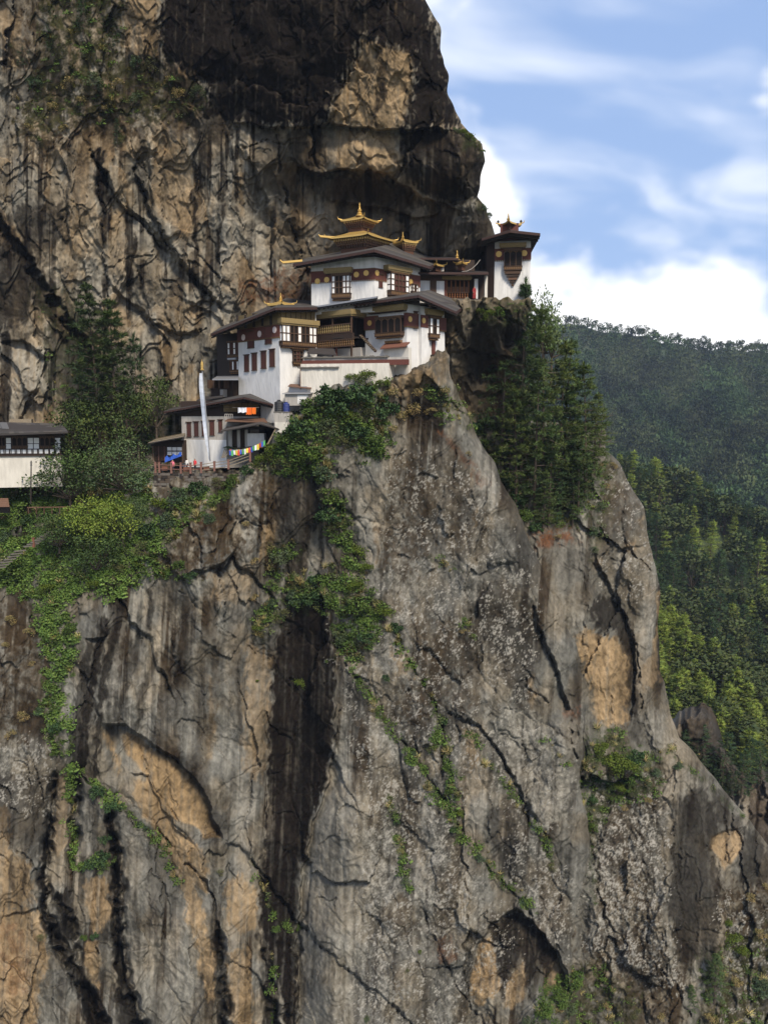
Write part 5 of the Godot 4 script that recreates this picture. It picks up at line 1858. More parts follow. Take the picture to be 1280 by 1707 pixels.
func temple() -> void:
	var A := P2(519, 478, 112.8)
	var C := P2(624.5, 470, 110)
	var D := P2(700, 468, 116)
	var o := thing("temple", Vector3(C.x, hgt(508, 110), C.z), "white temple with three tiers of gilded roofs", "temple")
	var fl := wallf(A, C)
	var fr := wallf(C, D)
	var y0 := hgt(520, 110)
	var yt := hgt(428, 110)
	var back := (A + D - C) + Vector3(1.5, 0, -3)
	walls(o, [A, C, D, back], y0, yt, M.plaster)
	var b0 := hgt(465.5, 110)
	var b1 := hgt(447.5, 110)
	var len := A.distance_to(C)
	var r1 := rect(fl, 552.8, 455, 583, 499.5, 0.5)
	band(o, fl, -0.02, r1[0] - 0.05, b0, b1)
	band(o, fl, r1[1] + 0.05, len + 0.02, b0, b1)
	for k in [[529.4, 468.8], [544.7, 466.4], [594, 457.7], [610.3, 455.2]]: medallion(o, fl, k[0], k[1], 0.36, M.disc_gold)
	bay(o, fl, r1, 0.55, "WDDWW", 3)
	cornice(o, fl, rect(fl, 539.5, 446, 586, 455, 0.6), 0.72)
	var rl := C.distance_to(D)
	var r2 := rect(fr, 651.5, 453, 681.5, 496, 0.7)
	band(o, fr, 0.0, r2[0] - 0.1, b0, b1)
	band(o, fr, r2[1] + 0.1, rl, b0, b1)
	medallion(o, fr, 628.5, 455, 0.36, M.disc_gold)
	medallion(o, fr, 684.5, 469.5, 0.36, M.disc_gold)
	slit(o, fr, rect(fr, 631, 458, 637.5, 479), M.red_board)
	bay(o, fr, r2, 0.8, "WBBBW", 3)
	cornice(o, fr, rect(fr, 647, 444, 687, 453.5, 0.9), 1.0)
	bay(o, fr, rect(fr, 688, 473, 697, 490, 0.4), 0.45, "WDW", 2)
	gable(o, [at(489, 440, 111.4), at(624, 415.6, 107.2), at(716, 444, 115), at(735, 436, 123), at(655, 405, 121), at(512, 430, 121)], 0.34)
	var st := new_st()
	beam(st, at(471, 437.6, 111.2), at(504, 434.6, 111.6), 0.34, 0.26)
	tube(st, at(471, 437.6, 111.2), at(467, 433, 111.2), 0.10, 0.05)
	piece("gutter_ornament", st, M.gold, o)
	# gilded tiers, the lowest first
	var y1 := hgt(391, 112.5)
	gilded(o, P2(613, 390, 111.6), P2(545, 392, 114.5), P2(660, 392, 116.5), y1, 0.85, 0.16, 0.60, hgt(428, 112), 0.36)
	st = new_st()
	beam(st, at(533.5, 394, 114.2), at(558, 396, 114.4), 0.3, 0.24)
	tube(st, at(533.5, 394, 114.2), at(531, 390.5, 114.2), 0.1, 0.04)
	piece("gutter_ornament", st, M.gold, o)
	var y2 := hgt(363.5, 114)
	gilded(o, P2(606.5, 366, 113.3), P2(567, 366, 115.3), P2(632, 366, 116.2), y2, 0.62, 0.15, 0.58, y1 + 0.2, 0.22)
	finial(o, Vector3(P2(599.5, 350, 115).x, y2 + 0.55, -115), 1.75)
	var y3 := hgt(403, 117.5)
	gilded(o, P2(672, 400, 116.4), P2(654, 400, 118.6), P2(698, 400, 117.8), y3, 0.42, 0.22, 0.62, hgt(432, 117), 0.2)
	finial(o, Vector3(P2(671.5, 396, 118).x, y3 + 0.36, -118.4), 1.2)

func middle_house() -> void:
	var A := P2(396.7, 600, 115.5)
	var C := P2(466.5, 600, 108.6)
	var D := P2(529.5, 590, 112.4)
	var o := thing("fortress_house", Vector3(C.x, hgt(672, 108.6), C.z), "tall white stepped monastery building with red window slits and timber galleries", "monastery")
	var fl := wallf(A, C)
	var fr := wallf(C, D)
	var yt := hgt(516, 108.6)
	var y0 := hgt(705, 108.6)
	walls(o, [A, C, D, D + Vector3(-2, 0, -5), A + Vector3(0.5, 0, -3)], y0, yt, M.plaster, 0.15)
	var b0 := hgt(561, 108.6)
	var b1 := hgt(541, 108.6)
	var L1 := A.distance_to(C)
	band(o, fl, 0.0, L1 + 0.05, b0, b1)
	var st := new_st()
	bx(st, fl, 0.0, L1, b1 + 0.1, yt, -0.2, 0.03)
	piece("frieze", st, M.matting, o)
	for k in 5:
		st = new_st()
		bx(st, fl, L1 * (k + 0.1) / 5, L1 * (k + 0.22) / 5, b1 + 0.1, yt, -0.1, 0.25)
		piece("eave_beam", st, M.timber_dark, o)
	for k in [[406, 562.5], [432.8, 556.7], [458, 549.8]]: medallion(o, fl, k[0], k[1], 0.42, M.disc_pale)
	for k in [[413, 552, 423.5, 579.7], [442, 544, 452.8, 572.8], [407.7, 592, 415, 619], [420.4, 589, 428.3, 617], [435.6, 585.5, 443.8, 614], [449.7, 582.5, 458, 611]]: slit(o, fl, rect(fl, k[0], k[1], k[2], k[3]), M.red_board)
	bay(o, fr, rect(fr, 471, 539, 528, 580, 0.6), 0.65, "WWDDWDDWW", 2)
	cornice(o, fr, rect(fr, 469, 532, 533, 543, 0.8), 0.85)
	var pr := rect(fr, 468, 517, 526, 533, 0.2)
	for k in 7:
		st = new_st()
		bx(st, fr, lerpf(pr[0], pr[1], (k + 0.06) / 7.0), lerpf(pr[0], pr[1], (k + 0.94) / 7.0), pr[2], pr[3], -0.1, 0.2)
		piece("mat_panel", st, M.matting, o)
	var w := rect(fr, 488.5, 583, 505, 609.6, 0.1)
	bay(o, fr, w, 0.22, "DBD", 3)
	wood_box("lintel", fr, [w[0] - 0.25, w[1] + 0.35, w[3], w[3] + 0.16], -0.1, 0.4, M.timber, o)
	wood_box("pilaster", fr, rect(fr, 507, 585, 514, 606), -0.1, 0.12, M.plaster, o)
	gable(o, [at(352, 556.5, 114.2), at(459, 512.6, 106.8), at(528, 512, 110.6), at(534, 505, 119), at(478, 497, 119.5), at(368, 546, 121)], 0.32)
	gilded(o, P2(470, 507, 110), P2(445, 507, 111.6), P2(491, 507, 111.4), hgt(506.5, 111), 0.36, 0.15, 0.6, hgt(520, 111), 0.2)
	finial(o, Vector3(P2(468, 505, 111.6).x, hgt(506.5, 111) + 0.32, -111.7), 1.25)
	# the gallery between the two white blocks
	var G0 := P2(524, 550, 113.8)
	var G1 := P2(586.5, 545, 109.4)
	var G2 := P2(612, 545, 113)
	var fg := wallf(G0, G1)
	var fh := wallf(G1, G2)
	walls(o, [G0 + Vector3(0, 0, -3.0), G1 + Vector3(0.5, 0, -4.5), G2 + Vector3(0.5, 0, -3), G2 + Vector3(0, 0, -6), G0 + Vector3(0, 0, -6)], hgt(610, 112), hgt(505, 113), M.timber_dark)
	var gl := G0.distance_to(G1)
	for k in [[548.5, 537, 558], [578, 566, 580]]:
		pass
	wood_box("gallery_floor", fg, [-0.2, gl + 0.1, on_wall(fg, 570, 562).y - 0.16, on_wall(fg, 570, 562).y], -3.4, 0.15, M.timber_dark, o)
	wood_box("gallery_floor", fh, [0, 3.6, on_wall(fg, 570, 562).y - 0.16, on_wall(fg, 570, 562).y], -3.0, 0.15, M.timber_dark, o)
	var q0 := on_wall(fg, 570, 555).y
	var q1 := on_wall(fg, 570, 539.5).y
	balusters(o, "balustrade", fg, [0.2, gl, q0, q1], 0.0, 17, M.straw_gold)
	wood_box("panel", fg, [0.1, gl + 0.3, on_wall(fg, 570, 566).y, q0 - 0.1], -0.1, 0.25, M.timber_in, o)
	balusters(o, "balustrade", fg, [0.0, gl + 0.9, on_wall(fg, 570, 579).y, on_wall(fg, 570, 566).y], 0.5, 20, M.ochre)
	for k in [0.05, 0.5, 0.985]:
		wood_box("post", fg, [gl * k - 0.1, gl * k + 0.1, on_wall(fg, 570, 600).y, on_wall(fg, 570, 520).y], -0.12, 0.08, M.timber, o)
	wood_box("post", fg, [gl * 0.62 - 0.1, gl * 0.62 + 0.1, on_wall(fg, 570, 602).y, on_wall(fg, 570, 580).y], 0.1, 0.3, M.red_band, o)
	wood_box("wall", fg, [-0.1, gl + 0.8, on_wall(fg, 570, 606).y, on_wall(fg, 570, 580).y], -1.6, -0.8, M.plaster_grey, o)
	cornice(o, fg, [-0.2, gl + 0.2, on_wall(fg, 570, 528).y, on_wall(fg, 570, 517).y], 0.4)
	cornice(o, fh, [0, 3.6, on_wall(fg, 570, 528).y, on_wall(fg, 570, 517).y], 0.4)
	st = new_st()
	slab(st, [at(521, 513, 111.8), at(628, 496, 107.4), at(634, 488, 118), at(528, 502, 121)], 0.3)
	piece("gallery_roof", st, M.roof, o)
	for k in 14:
		st = new_st()
		var a := at(521, 513, 111.8).lerp(at(628, 496, 107.4), (k + 0.5) / 14.0) - Vector3(0, 0.38, 0)
		var e := at(528, 502, 121).lerp(at(634, 488, 118), (k + 0.5) / 14.0) - Vector3(0, 0.38, 0)
		beam(st, a.lerp(e, 0.02), a.lerp(e, 0.5), 0.13, 0.15)
		piece("rafter", st, M.timber_dark, o)
	st = new_st()
	beam(st, at(521, 512.4, 111.7), at(628, 495.4, 107.3), 0.12, 0.2)
	piece("eave_board", st, M.tin, o)
	st = new_st()
	slab(st, [at(512, 588, 109.2), at(561, 591, 108.6), at(556, 581, 111), at(516, 580, 111)], 0.12)
	piece("canopy", st, M.roof, o)
	# open stair down to the terrace
	var stair := group_part("stair", o)
	for s in [0.0, 0.9]:
		st = new_st()
		beam(st, at(600 + s * 2, 559, 110.4 - s), at(625.5 + s * 2, 586, 108.8 - s), 0.1, 0.26)
		piece("stringer", st, M.timber, stair)
	for k in 11:
		var a := at(600, 559, 110.3).lerp(at(625.5, 586, 108.7), (k + 0.5) / 11.0)
		st = new_st()
		bx(st, Transform3D(Basis(), a), -0.14, 0.14, -0.03, 0.03, 0.0, 0.95)
		piece("step", st, M.pale_wood, stair)
	# the right block
	var E0 := P2(607, 560, 112)
	var E1 := P2(678.6, 560, 107.6)
	var E2 := P2(743, 560, 113.6)
	var fe := wallf(E0, E1)
	var ff := wallf(E1, E2)
	var yb := hgt(655, 107.6)
	walls(o, [E0, E1, E2, E2 + Vector3(-4, 0, -5), E0 + Vector3(0, 0, -6)], yb, hgt(506, 107.6), M.plaster, 0.25)
	var e0 := hgt(543, 107.6)
	var e1 := hgt(522, 107.6)
	var LE := E0.distance_to(E1)
	var LF := E1.distance_to(E2)
	var rb := rect(fe, 625, 527, 668, 562.5, 0.6)
	band(o, fe, 0.0, rb[0] - 0.05, e0, e1)
	band(o, fe, rb[1] + 0.05, LE + 0.03, e0, e1)
	medallion(o, fe, 616, 538.5, 0.36, M.disc_gold)
	bay(o, fe, rb, 0.65, "DDDD", 1, true)
	cornice(o, fe, rect(fe, 611, 509, 673, 519, 0.75), 0.8)
	# pilaster on the right wall with its own stretch of band
	var pp := rect(ff, 699, 520, 712, 600)
	st = new_st()
	bx(st, ff, pp[0], pp[1], yb, hgt(508, 108), -0.1, 0.35)
	piece("pilaster", st, M.plaster, o)
	var rr := rect(ff, 716, 527, 732, 566, 0.6)
	band(o, ff, -0.03, pp[0] - 0.25, e0, e1)
	wood_box("wall_band", ff, [pp[0] - 0.03, pp[1] + 0.03, e0, e1], 0.2, 0.42, M.red_band, o)
	band(o, ff, pp[1] + 0.05, rr[0] - 0.05, e0, e1)
	band(o, ff, rr[1] + 0.05, LF, e0, e1)
	medallion(o, ff, 683.5, 532, 0.36, M.disc_gold)
	slit(o, ff, rect(ff, 690.5, 520, 695.5, 547), M.red_board)
	var md := on_wall(ff, 706, 534.5, 0.4)
	st = new_st()
	disc(st, ff, md.x, md.y, 0.42, 0.36, 0.05)
	piece("medallion", st, M.disc_gold, o)
	bay(o, ff, rr, 0.7, "WDW", 2)
	cornice(o, ff, rect(ff, 712, 516, 739, 525.5, 0.8), 0.9)
	wood_box("timber_strip", ff, rect(ff, 720, 567, 724.5, 593), -0.1, 0.12, M.red_band, o)
	var lg := rect(ff, 718, 592, 734, 596)
	wood_box("ledge", ff, lg, -0.1, 0.6, M.timber_dark, o)
	# small brick canopy with brackets
	var bc := rect(fe, 640, 571, 678, 580, 0.4)
	for k in 9:
		wood_box("bracket", fe, [lerpf(bc[0], bc[1] - 1.0, (k + 0.2) / 9.0), lerpf(bc[0], bc[1] - 1.0, (k + 0.7) / 9.0), bc[3], bc[3] + 0.3], -0.1, 0.35, M.ochre, o)
	st = new_st()
	slab(st, [fe * Vector3(bc[0] - 0.2, bc[2], 1.0), fe * Vector3(bc[1] + 0.2, bc[2] + 0.1, 1.0), fe * Vector3(bc[1] + 0.2, bc[3], 0), fe * Vector3(bc[0] - 0.2, bc[3], 0)], 0.14)
	piece("brick_canopy", st, M.brick, o)
	wood_box("wall", fe, [bc[0], bc[1] + 0.3, yb, bc[2] - 0.05], -0.2, 0.45, M.plaster_old, o)
	gable(o, [at(590, 506.5, 109.6), at(697.5, 492, 104.8), at(760, 519.5, 112), at(778, 507, 118), at(716, 484, 116.4), at(604, 497, 118)], 0.3)

func terrace_wall() -> void:
	var a := P2(498, 640, 107.9)
	var b := P2(652, 620, 105.9)
	var o := thing("terrace_wall", Vector3(a.x, hgt(668, 107), a.z), "stained white terrace wall with a red stripe and stone coping", "wall")
	var f := wallf(a, b)
	var l := a.distance_to(b)
	walls(o, [a, b, b + Vector3(1, 0, -3), a + Vector3(1, 0, -3)], hgt(715, 107), hgt(606, 107), M.plaster_old, 0.3)
	var y := on_wall(f, 590, 600).y
	var st := new_st()
	bx(st, f, 0.6, l + 2.0, y - 0.45, y + 0.3, -1.6, -0.35)
	piece("parapet", st, M.plaster_grey, o)
	st = new_st()
	bx(st, f, 0.4, l + 2.2, y - 0.65, y + 0.02, -0.6, -0.22)
	piece("red_stripe", st, M.red_band, o)
	rng.seed = 44
	for k in 24:
		st = new_st()
		var x := 0.4 + (l * 0.93) * k / 24.0
		bx(st, f, x, x + l / 26.0, y + 0.3, y + 0.42 + rng.randf() * 0.14, -1.65 + rng.randf() * 0.1, -0.2 + rng.randf() * 0.14)
		piece("coping_stone", st, M.stone, o)
	for k in 14:
		st = new_st()
		var x := -0.1 + l * 0.45 * k / 14.0
		bx(st, f, x, x + l * 0.032, y - 0.98, y - 0.84 + rng.randf() * 0.05, -0.5, 0.14 + rng.randf() * 0.1)
		piece("coping_stone", st, M.stone, o)
	st = new_st()
	var p := on_wall(f, 501, 610)
	tube(st, f * Vector3(p.x, p.y + 0.3, 0.08), f * Vector3(p.x, p.y - 3.0, 0.14), 0.05, 0.05)
	piece("drain_pipe", st, M.rust, o)

func side_wing() -> void:
	var a := P2(362, 600, 118.4)
	var b := P2(398, 600, 116.2)
	var o := thing("timber_wing", Vector3(b.x, hgt(670, 116), b.z), "narrow dark timber wing with white panes between the cliff and the white block", "building")
	var f := wallf(a, b)
	var l := a.distance_to(b)
	walls(o, [a, b, b + Vector3(0, 0, -2), a + Vector3(0, 0, -2)], hgt(700, 117), hgt(556, 117), M.timber_dark)
	bay(o, f, rect(f, 379, 568, 398, 598, 0.3), 0.35, "WBWB", 2)
	bay(o, f, rect(f, 383, 600, 398, 622, 0.3), 0.35, "BWBW", 1)
	wood_box("eave_board", f, rect(f, 384, 597, 398, 600), -0.1, 0.6, M.tin, o)
	var st := new_st()
	slab(st, [at(354, 632, 113.5), at(398, 632, 112.8), at(398, 626, 116.2), at(362, 627, 117.6)], 0.14)
	piece("lean_to_roof", st, M.tin, o)
	wood_box("wall", f, rect(f, 362, 634, 398, 668), -0.1, 1.2, M.timber_in, o)
	for k in 4: wood_box("bracket", f, rect(f, 362 + k * 9, 634, 365 + k * 9, 648), 0.9, 1.9, M.timber, o)
	wood_box("post", f, rect(f, 384, 650, 389, 662), 1.0, 2.0, M.plaster_grey, o)
	st = new_st()
	slab(st, [at(328, 667, 114.2), at(372, 661, 113.2), at(372, 658, 115.5), at(334, 663, 116.4)], 0.14)
	piece("lean_to_roof", st, M.roof, o)

func prayer_hall() -> void:
	var a := P2(688, 480, 117.6)
	var b := P2(813, 475, 119)
	var o := thing("prayer_hall", Vector3(a.x, hgt(498, 118), a.z), "low prayer hall with an open porch of orange balusters under the overhang", "temple")
	var f := wallf(a, b)
	var l := a.distance_to(b)
	var y0 := hgt(498, 118)
	var yt := hgt(455, 118)
	var x1 := on_wall(f, 741.5, 480).x
	walls(o, [a, f * Vector3(x1, 0, 0), f * Vector3(x1, 0, -4), f * Vector3(0, 0, -4)], y0 - 0.6, yt, M.plaster)
	var st := new_st()
	prism(st, [f * Vector3(x1, 0, -2.2), f * Vector3(l, 0, -2.2), f * Vector3(l, 0, -5), f * Vector3(x1, 0, -5)], y0 - 0.6, yt)
	piece("porch_back", st, M.timber_in, o)
	wood_box("porch_floor", f, [x1, l + 0.3, y0 - 0.8, y0], -2.6, 0.35, M.stone, o)
	wood_box("timber_strip", f, rect(f, 716.6, 464, 727, 498), -0.1, 0.15, M.timber, o)
	wood_box("timber_strip", f, rect(f, 740.5, 466, 743.5, 498), -0.1, 0.12, M.red_band, o)
	wood_box("wall_band", f, [0, x1, on_wall(f, 720, 468).y, yt], -0.1, 0.08, M.timber, o)
	balusters(o, "balustrade", f, rect(f, 743, 487, 781, 498, -0.2), -0.2, 9, M.orange)
	for k in 6:
		var px := 744.0 + k * 7.2
		wood_box("porch_post", f, rect(f, px, 467, px + 1.6, 488, -0.4), -0.5, -0.34, M.orange, o)
	for k in 5:
		var px := 746.5 + k * 7.2
		wood_box("lattice", f, rect(f, px, 478, px + 4, 488, -0.4), -0.5, -0.42, M.rust, o)
	wood_box("pillar", f, rect(f, 790.8, 465, 796, 498), -0.35, 0.1, M.plaster, o)
	wood_box("pillar", f, rect(f, 807.5, 455, 812, 498), -0.35, 0.12, M.plaster_old, o)
	cornice(o, f, rect(f, 737, 460.5, 786, 466, 0.3), 0.4)
	# low dark roof in two steps
	st = new_st()
	slab(st, [at(690, 456, 115.8), at(814, 456.5, 117.4), at(812, 450, 123), at(690, 449, 123)], 0.22)
	piece("roof_slope", st, M.roof, o)
	st = new_st()
	beam(st, at(690, 455.5, 115.7), at(814, 456, 117.3), 0.12, 0.3)
	piece("eave_board", st, M.eave, o)
	wood_box("frieze", f, rect(f, 712, 443, 740, 452, -0.6), -1.2, -0.6, M.plaster_grey, o)
	st = new_st()
	slab(st, [at(676, 431.5, 116.8), at(764, 432.5, 118.4), at(764, 428, 123.5), at(690, 427, 123)], 0.2)
	piece("roof_slope", st, M.roof, o)
	st = new_st()
	beam(st, at(676, 431, 116.7), at(764, 432, 118.3), 0.12, 0.26)
	piece("eave_board", st, M.eave, o)
	wood_box("upper_wall", f, rect(f, 700, 433, 790, 452, -2.0), -3.6, -1.6, M.timber_in, o)
	gilded(o, P2(727, 440, 117.2), P2(710, 440, 118.8), P2(741, 440, 118.6), hgt(441.5, 118), 0.4, 0.15, 0.6, hgt(452, 118), 0.25)
	gilded(o, P2(771, 436, 117.6), P2(759, 436, 118.8), P2(779, 436, 118.8), hgt(437.5, 118), 0.3, 0.12, 0.6, hgt(450, 118), 0.25)
	finial(o, Vector3(P2(761.6, 430, 119).x, hgt(433, 119), -119), 1.35)
	finial(o, Vector3(P2(723.5, 437, 119).x, hgt(440.5, 119), -119), 0.5)

func tower() -> void:
	var a := P2(823.4, 455, 120.4)
	var b := P2(884.4, 455, 119.6)
	var o := thing("watch_tower", Vector3(a.x, hgt(498, 120), a.z), "slim white corner tower with a wide dark roof beside the sky", "tower")
	var f := wallf(a, b)
	var l := a.distance_to(b)
	var y0 := hgt(530, 120)
	var yt := hgt(401, 120)
	walls(o, [a, b, b + Vector3(-0.3, 0, -6.5), a + Vector3(-1.1, 0, -6.5)], y0, yt, M.plaster, 0.12)
	var e0 := on_wall(f, 850, 433).y
	var e1 := on_wall(f, 850, 415).y
	var r := rect(f, 840, 414, 869.5, 452.5, 0.5)
	band(o, f, 0, r[0] - 0.05, e0, e1)
	band(o, f, r[1] + 0.05, l + 0.02, e0, e1)
	medallion(o, f, 831.2, 423.6, 0.42, M.disc_gold)
	medallion(o, f, 873.5, 422, 0.42, M.disc_gold)
	bay(o, f, r, 0.55, "DDD", 1, true)
	for k in 5:
		var s := 0.2 + 0.28 * k
		wood_box("corbel", f, [r[0] + s * 0.8, r[1] - s * 0.8, r[2] - 0.40 * (k + 1) + 0.08, r[2] - 0.40 * k], -0.1, 0.55 - 0.09 * k, [M.timber, M.timber_in, M.rust, M.timber_in, M.timber][k], o)
	cornice(o, f, rect(f, 832, 404.5, 877, 412, 0.7), 0.75)
	gable(o, [at(803, 397.5, 118.4), at(849.7, 383.6, 116.6), at(899.6, 389, 117), at(885, 416.5, 127), at(846, 404, 128), at(800, 425, 128)], 0.32)
	var st := new_st()
	prism(st, [P2(833.5, 380, 119.5), P2(864, 380, 119.2), P2(864, 380, 124), P2(835, 380, 124)], hgt(400, 120), hgt(374, 120))
	piece("lantern_body", st, M.red_band, o)
	gilded(o, P2(848, 374, 117.9), P2(829.5, 374, 120.6), P2(869.5, 374, 120.2), hgt(374, 120), 0.36, 0.25, 0.6, hgt(385, 120), 0.2)
	finial(o, Vector3(P2(847.3, 365, 120.8).x, hgt(372.4, 121), -121), 1.45)
	for k in [[868, 369.5, 120.2], [830, 370, 120.6]]:
		st = new_st()
		lathe(st, at(k[0], k[1] + 2, k[2]), [0.05, 0, 0.16, 0.1, 0.18, 0.22, 0.1, 0.36, 0.0, 0.42], 8)
		piece("corner_ball", st, M.timber_dark, o)
	# dark timber side towards the cliff
	st = new_st()
	prism(st, [P2(810, 470, 121.2), a + Vector3(-0.05, 0, 0.0), a + Vector3(-1.1, 0, -6), P2(806, 470, 127)], hgt(498, 121), hgt(405, 121))
	piece("timber_side", st, M.timber_in, o)
	# cable from the hall to the tower
	var cab := thing("cable", at(770, 453, 117), "pale cable sagging from the hall roof to the tower", "cable")
	st = new_st()
	var pts := [at(770, 452.6, 117), at(778, 452, 117.2), at(786, 448, 117.4), at(794, 441, 117.8), at(800, 433, 118.4)]
	for k in 4: tube(st, pts[k], pts[k + 1], 0.04, 0.04, 5)
	piece("strand", st, M.plaster_grey, cab)

func z3(x: float) -> float:
	return 230.0 + x / 4.267

func w3(y: float) -> float:
	return 580.0 + y / 4.267

func lower_house() -> void:
	var A := P2(303.8, 735, 111)
	var C := P2(377.6, 735, 108.4)
	var D := P2(432, 735, 111)
	var o := thing("lower_house", Vector3(C.x, hgt(768, 108.4), C.z), "grey white house below the monastery with five red shuttered windows", "house")
	var fl := wallf(A, C)
	var fr := wallf(C, D)
	var LL := A.distance_to(C)
	var ym := hgt(733.5, 108.4)
	walls(o, [A, C, D, D + Vector3(-1, 0, -5), A + Vector3(1, 0, -6)], hgt(780, 108.4), hgt(694, 108.4), M.plaster_grey)
	var st := new_st()
	bx(st, fl, -0.06, LL + 0.06, hgt(780, 108.4), ym, -0.3, 0.10)
	piece("wall", st, M.plaster, o)
	for k in [[350, 530, 380, 630], [402, 526, 432, 626], [457, 522, 485, 624], [512, 516, 545, 620], [575, 512, 602, 598]]:
		slit(o, fl, rect(fl, z3(k[0]), w3(k[1]), z3(k[2]), w3(k[3])), M.red_board)
	# dark attic storey with bamboo mats
	st = new_st()
	prism(st, [A + fl.basis * Vector3(-0.5, 0, -0.6), C + fl.basis * Vector3(0.0, 0, -0.6), D + Vector3(0.5, 0, -1), D + Vector3(-1, 0, -5), A + Vector3(1, 0, -6)], hgt(694, 108.4), hgt(668, 109))
	piece("attic_wall", st, M.timber_in, o)
	var ra := rect(fr, 373.5, 671, 431, 687)
	for q in 2:
		for k in 6:
			st = new_st()
			bx(st, fr, lerpf(ra[0], ra[1], (k + 0.04) / 6.0), lerpf(ra[0], ra[1], (k + 0.96) / 6.0), lerpf(ra[2], ra[3], q * 0.5 + 0.02), lerpf(ra[2], ra[3], q * 0.5 + 0.47), -0.2, 0.15 - 0.3 * (1 if q == 0 and k > 1 else 0))
			piece("mat_panel", st, M.matting, o)
	gable(o, [at(273.4, 686, 111.6), at(407.4, 662, 105.8), at(455, 674, 109.6), at(466, 668, 117), at(420, 655, 116), at(292, 678, 119)], 0.22)
	st = new_st()
	slab(st, [at(375, 701, 106.4), at(446, 703, 107.4), at(441, 697, 110), at(383, 697, 109.4)], 0.14)
	piece("awning", st, M.rust, o)
	# porch roof, one board strip after the other
	var pr := group_part("porch_roof", o)
	for c in [[at(368, 718.5, 105), at(434, 706, 104), at(438, 701.5, 109.4), at(380, 711, 109.2)], [at(434, 706, 104), at(467, 715.5, 106), at(471, 711, 110.5), at(438, 701.5, 109.4)]]:
		st = new_st()
		slab(st, c, 0.14)
		piece("roof_slope", st, M.roof, pr)
		for k in 6:
			st = new_st()
			var up := Vector3(0, 0.04, 0)
			slab(st, [c[0].lerp(c[3], (k + 0.05) / 6.0) + up, c[1].lerp(c[2], (k + 0.05) / 6.0) + up, c[1].lerp(c[2], (k + 0.95) / 6.0) + up, c[0].lerp(c[3], (k + 0.95) / 6.0) + up], 0.05)
			piece("roof_board", st, M.roof_board[(k + 2) % 3], pr)
	var fp := wallf(P2(378, 735, 107.2), P2(442, 735, 107.2))
	wood_box("porch_wall", fp, rect(fp, 379, 712, 413, 746), -2.0, -0.8, M.timber_in, o)
	wood_box("porch_wall", fp, rect(fp, 413, 722.5, 441, 744), -1.5, 0.15, M.plaster, o)
	wood_box("porch_beam", fp, rect(fp, 378, 711, 442, 716), -0.6, 0.2, M.timber_dark, o)
	for k in [[380, 386.5], [395, 400], [408, 412.5]]: wood_box("porch_wall", fp, rect(fp, k[0], 716, k[1], 746), -1.0, -0.2, M.plaster_grey, o)
	for k in [[387, 394], [400.5, 407.5]]: wood_box("door", fp, rect(fp, k[0], 720, k[1], 744), -1.0, -0.5, M.timber_in, o)
	st = new_st()
	beam(st, at(459, 716, 105.6), at(446, 741, 105), 0.14, 0.14)
	piece("strut", st, M.pale_wood, o)
	var rl := group_part("attic_railing", o)
	for k in 5:
		st = new_st()
		beam(st, at(375 + k * 3.2, 690, 107), at(375 + k * 3.2, 697.5, 107), 0.07, 0.07)
		piece("post", st, M.plaster_grey, rl)
	st = new_st()
	beam(st, at(374.5, 690.4, 107), at(388.5, 690.4, 107), 0.07, 0.07)
	piece("rail", st, M.plaster_grey, rl)
	# annex with its grille
	var n := thing("annex", at(275, 768, 109), "low timber annex with a brown plank roof and a grille", "shed")
	var q := [at(247, 738.5, 107.6), at(307.5, 727.5, 107), at(309, 722, 111.2), at(262, 731, 112)]
	st = new_st()
	slab(st, q, 0.12)
	piece("roof_slope", st, M.roof, n)
	for k in 6:
		st = new_st()
		var up := Vector3(0, 0.04, 0)
		slab(st, [q[0].lerp(q[3], (k + 0.05) / 6.0) + up, q[1].lerp(q[2], (k + 0.05) / 6.0) + up, q[1].lerp(q[2], (k + 0.95) / 6.0) + up, q[0].lerp(q[3], (k + 0.95) / 6.0) + up], 0.05)
		piece("roof_board", st, [M.pale_wood, M.roof_board[2], M.matting][k % 3], n)
	var fa := wallf(P2(252, 750, 109.4), P2(305, 750, 109))
	wood_box("wall", fa, rect(fa, 252, 734, 305, 772), -2.2, -1.2, M.timber_in, n)
	for k in 9: wood_box("grille_bar", fa, rect(fa, 254.6 + k * 2.4, 744, 255.6 + k * 2.4, 768), -0.1, 0.0, M.post_pink if k % 4 == 0 else M.timber, n)
	wood_box("rail", fa, rect(fa, 252, 740, 305, 744), -0.12, 0.05, M.timber_dark, n)
	for k in 3:
		wood_box("white_panel", fa, rect(fa, 279 + k * 8.4, 745.5, 286 + k * 8.4, 751), -0.3, -0.05, M.paper, n)
		wood_box("white_panel", fa, rect(fa, 279 + k * 8.4, 753, 286 + k * 8.4, 758.5), -0.3, -0.05, M.paper, n)
	for k in [276.5, 304]: wood_box("post", fa, rect(fa, k, 740, k + 1.6, 772), -0.2, 0.02, M.timber, n)

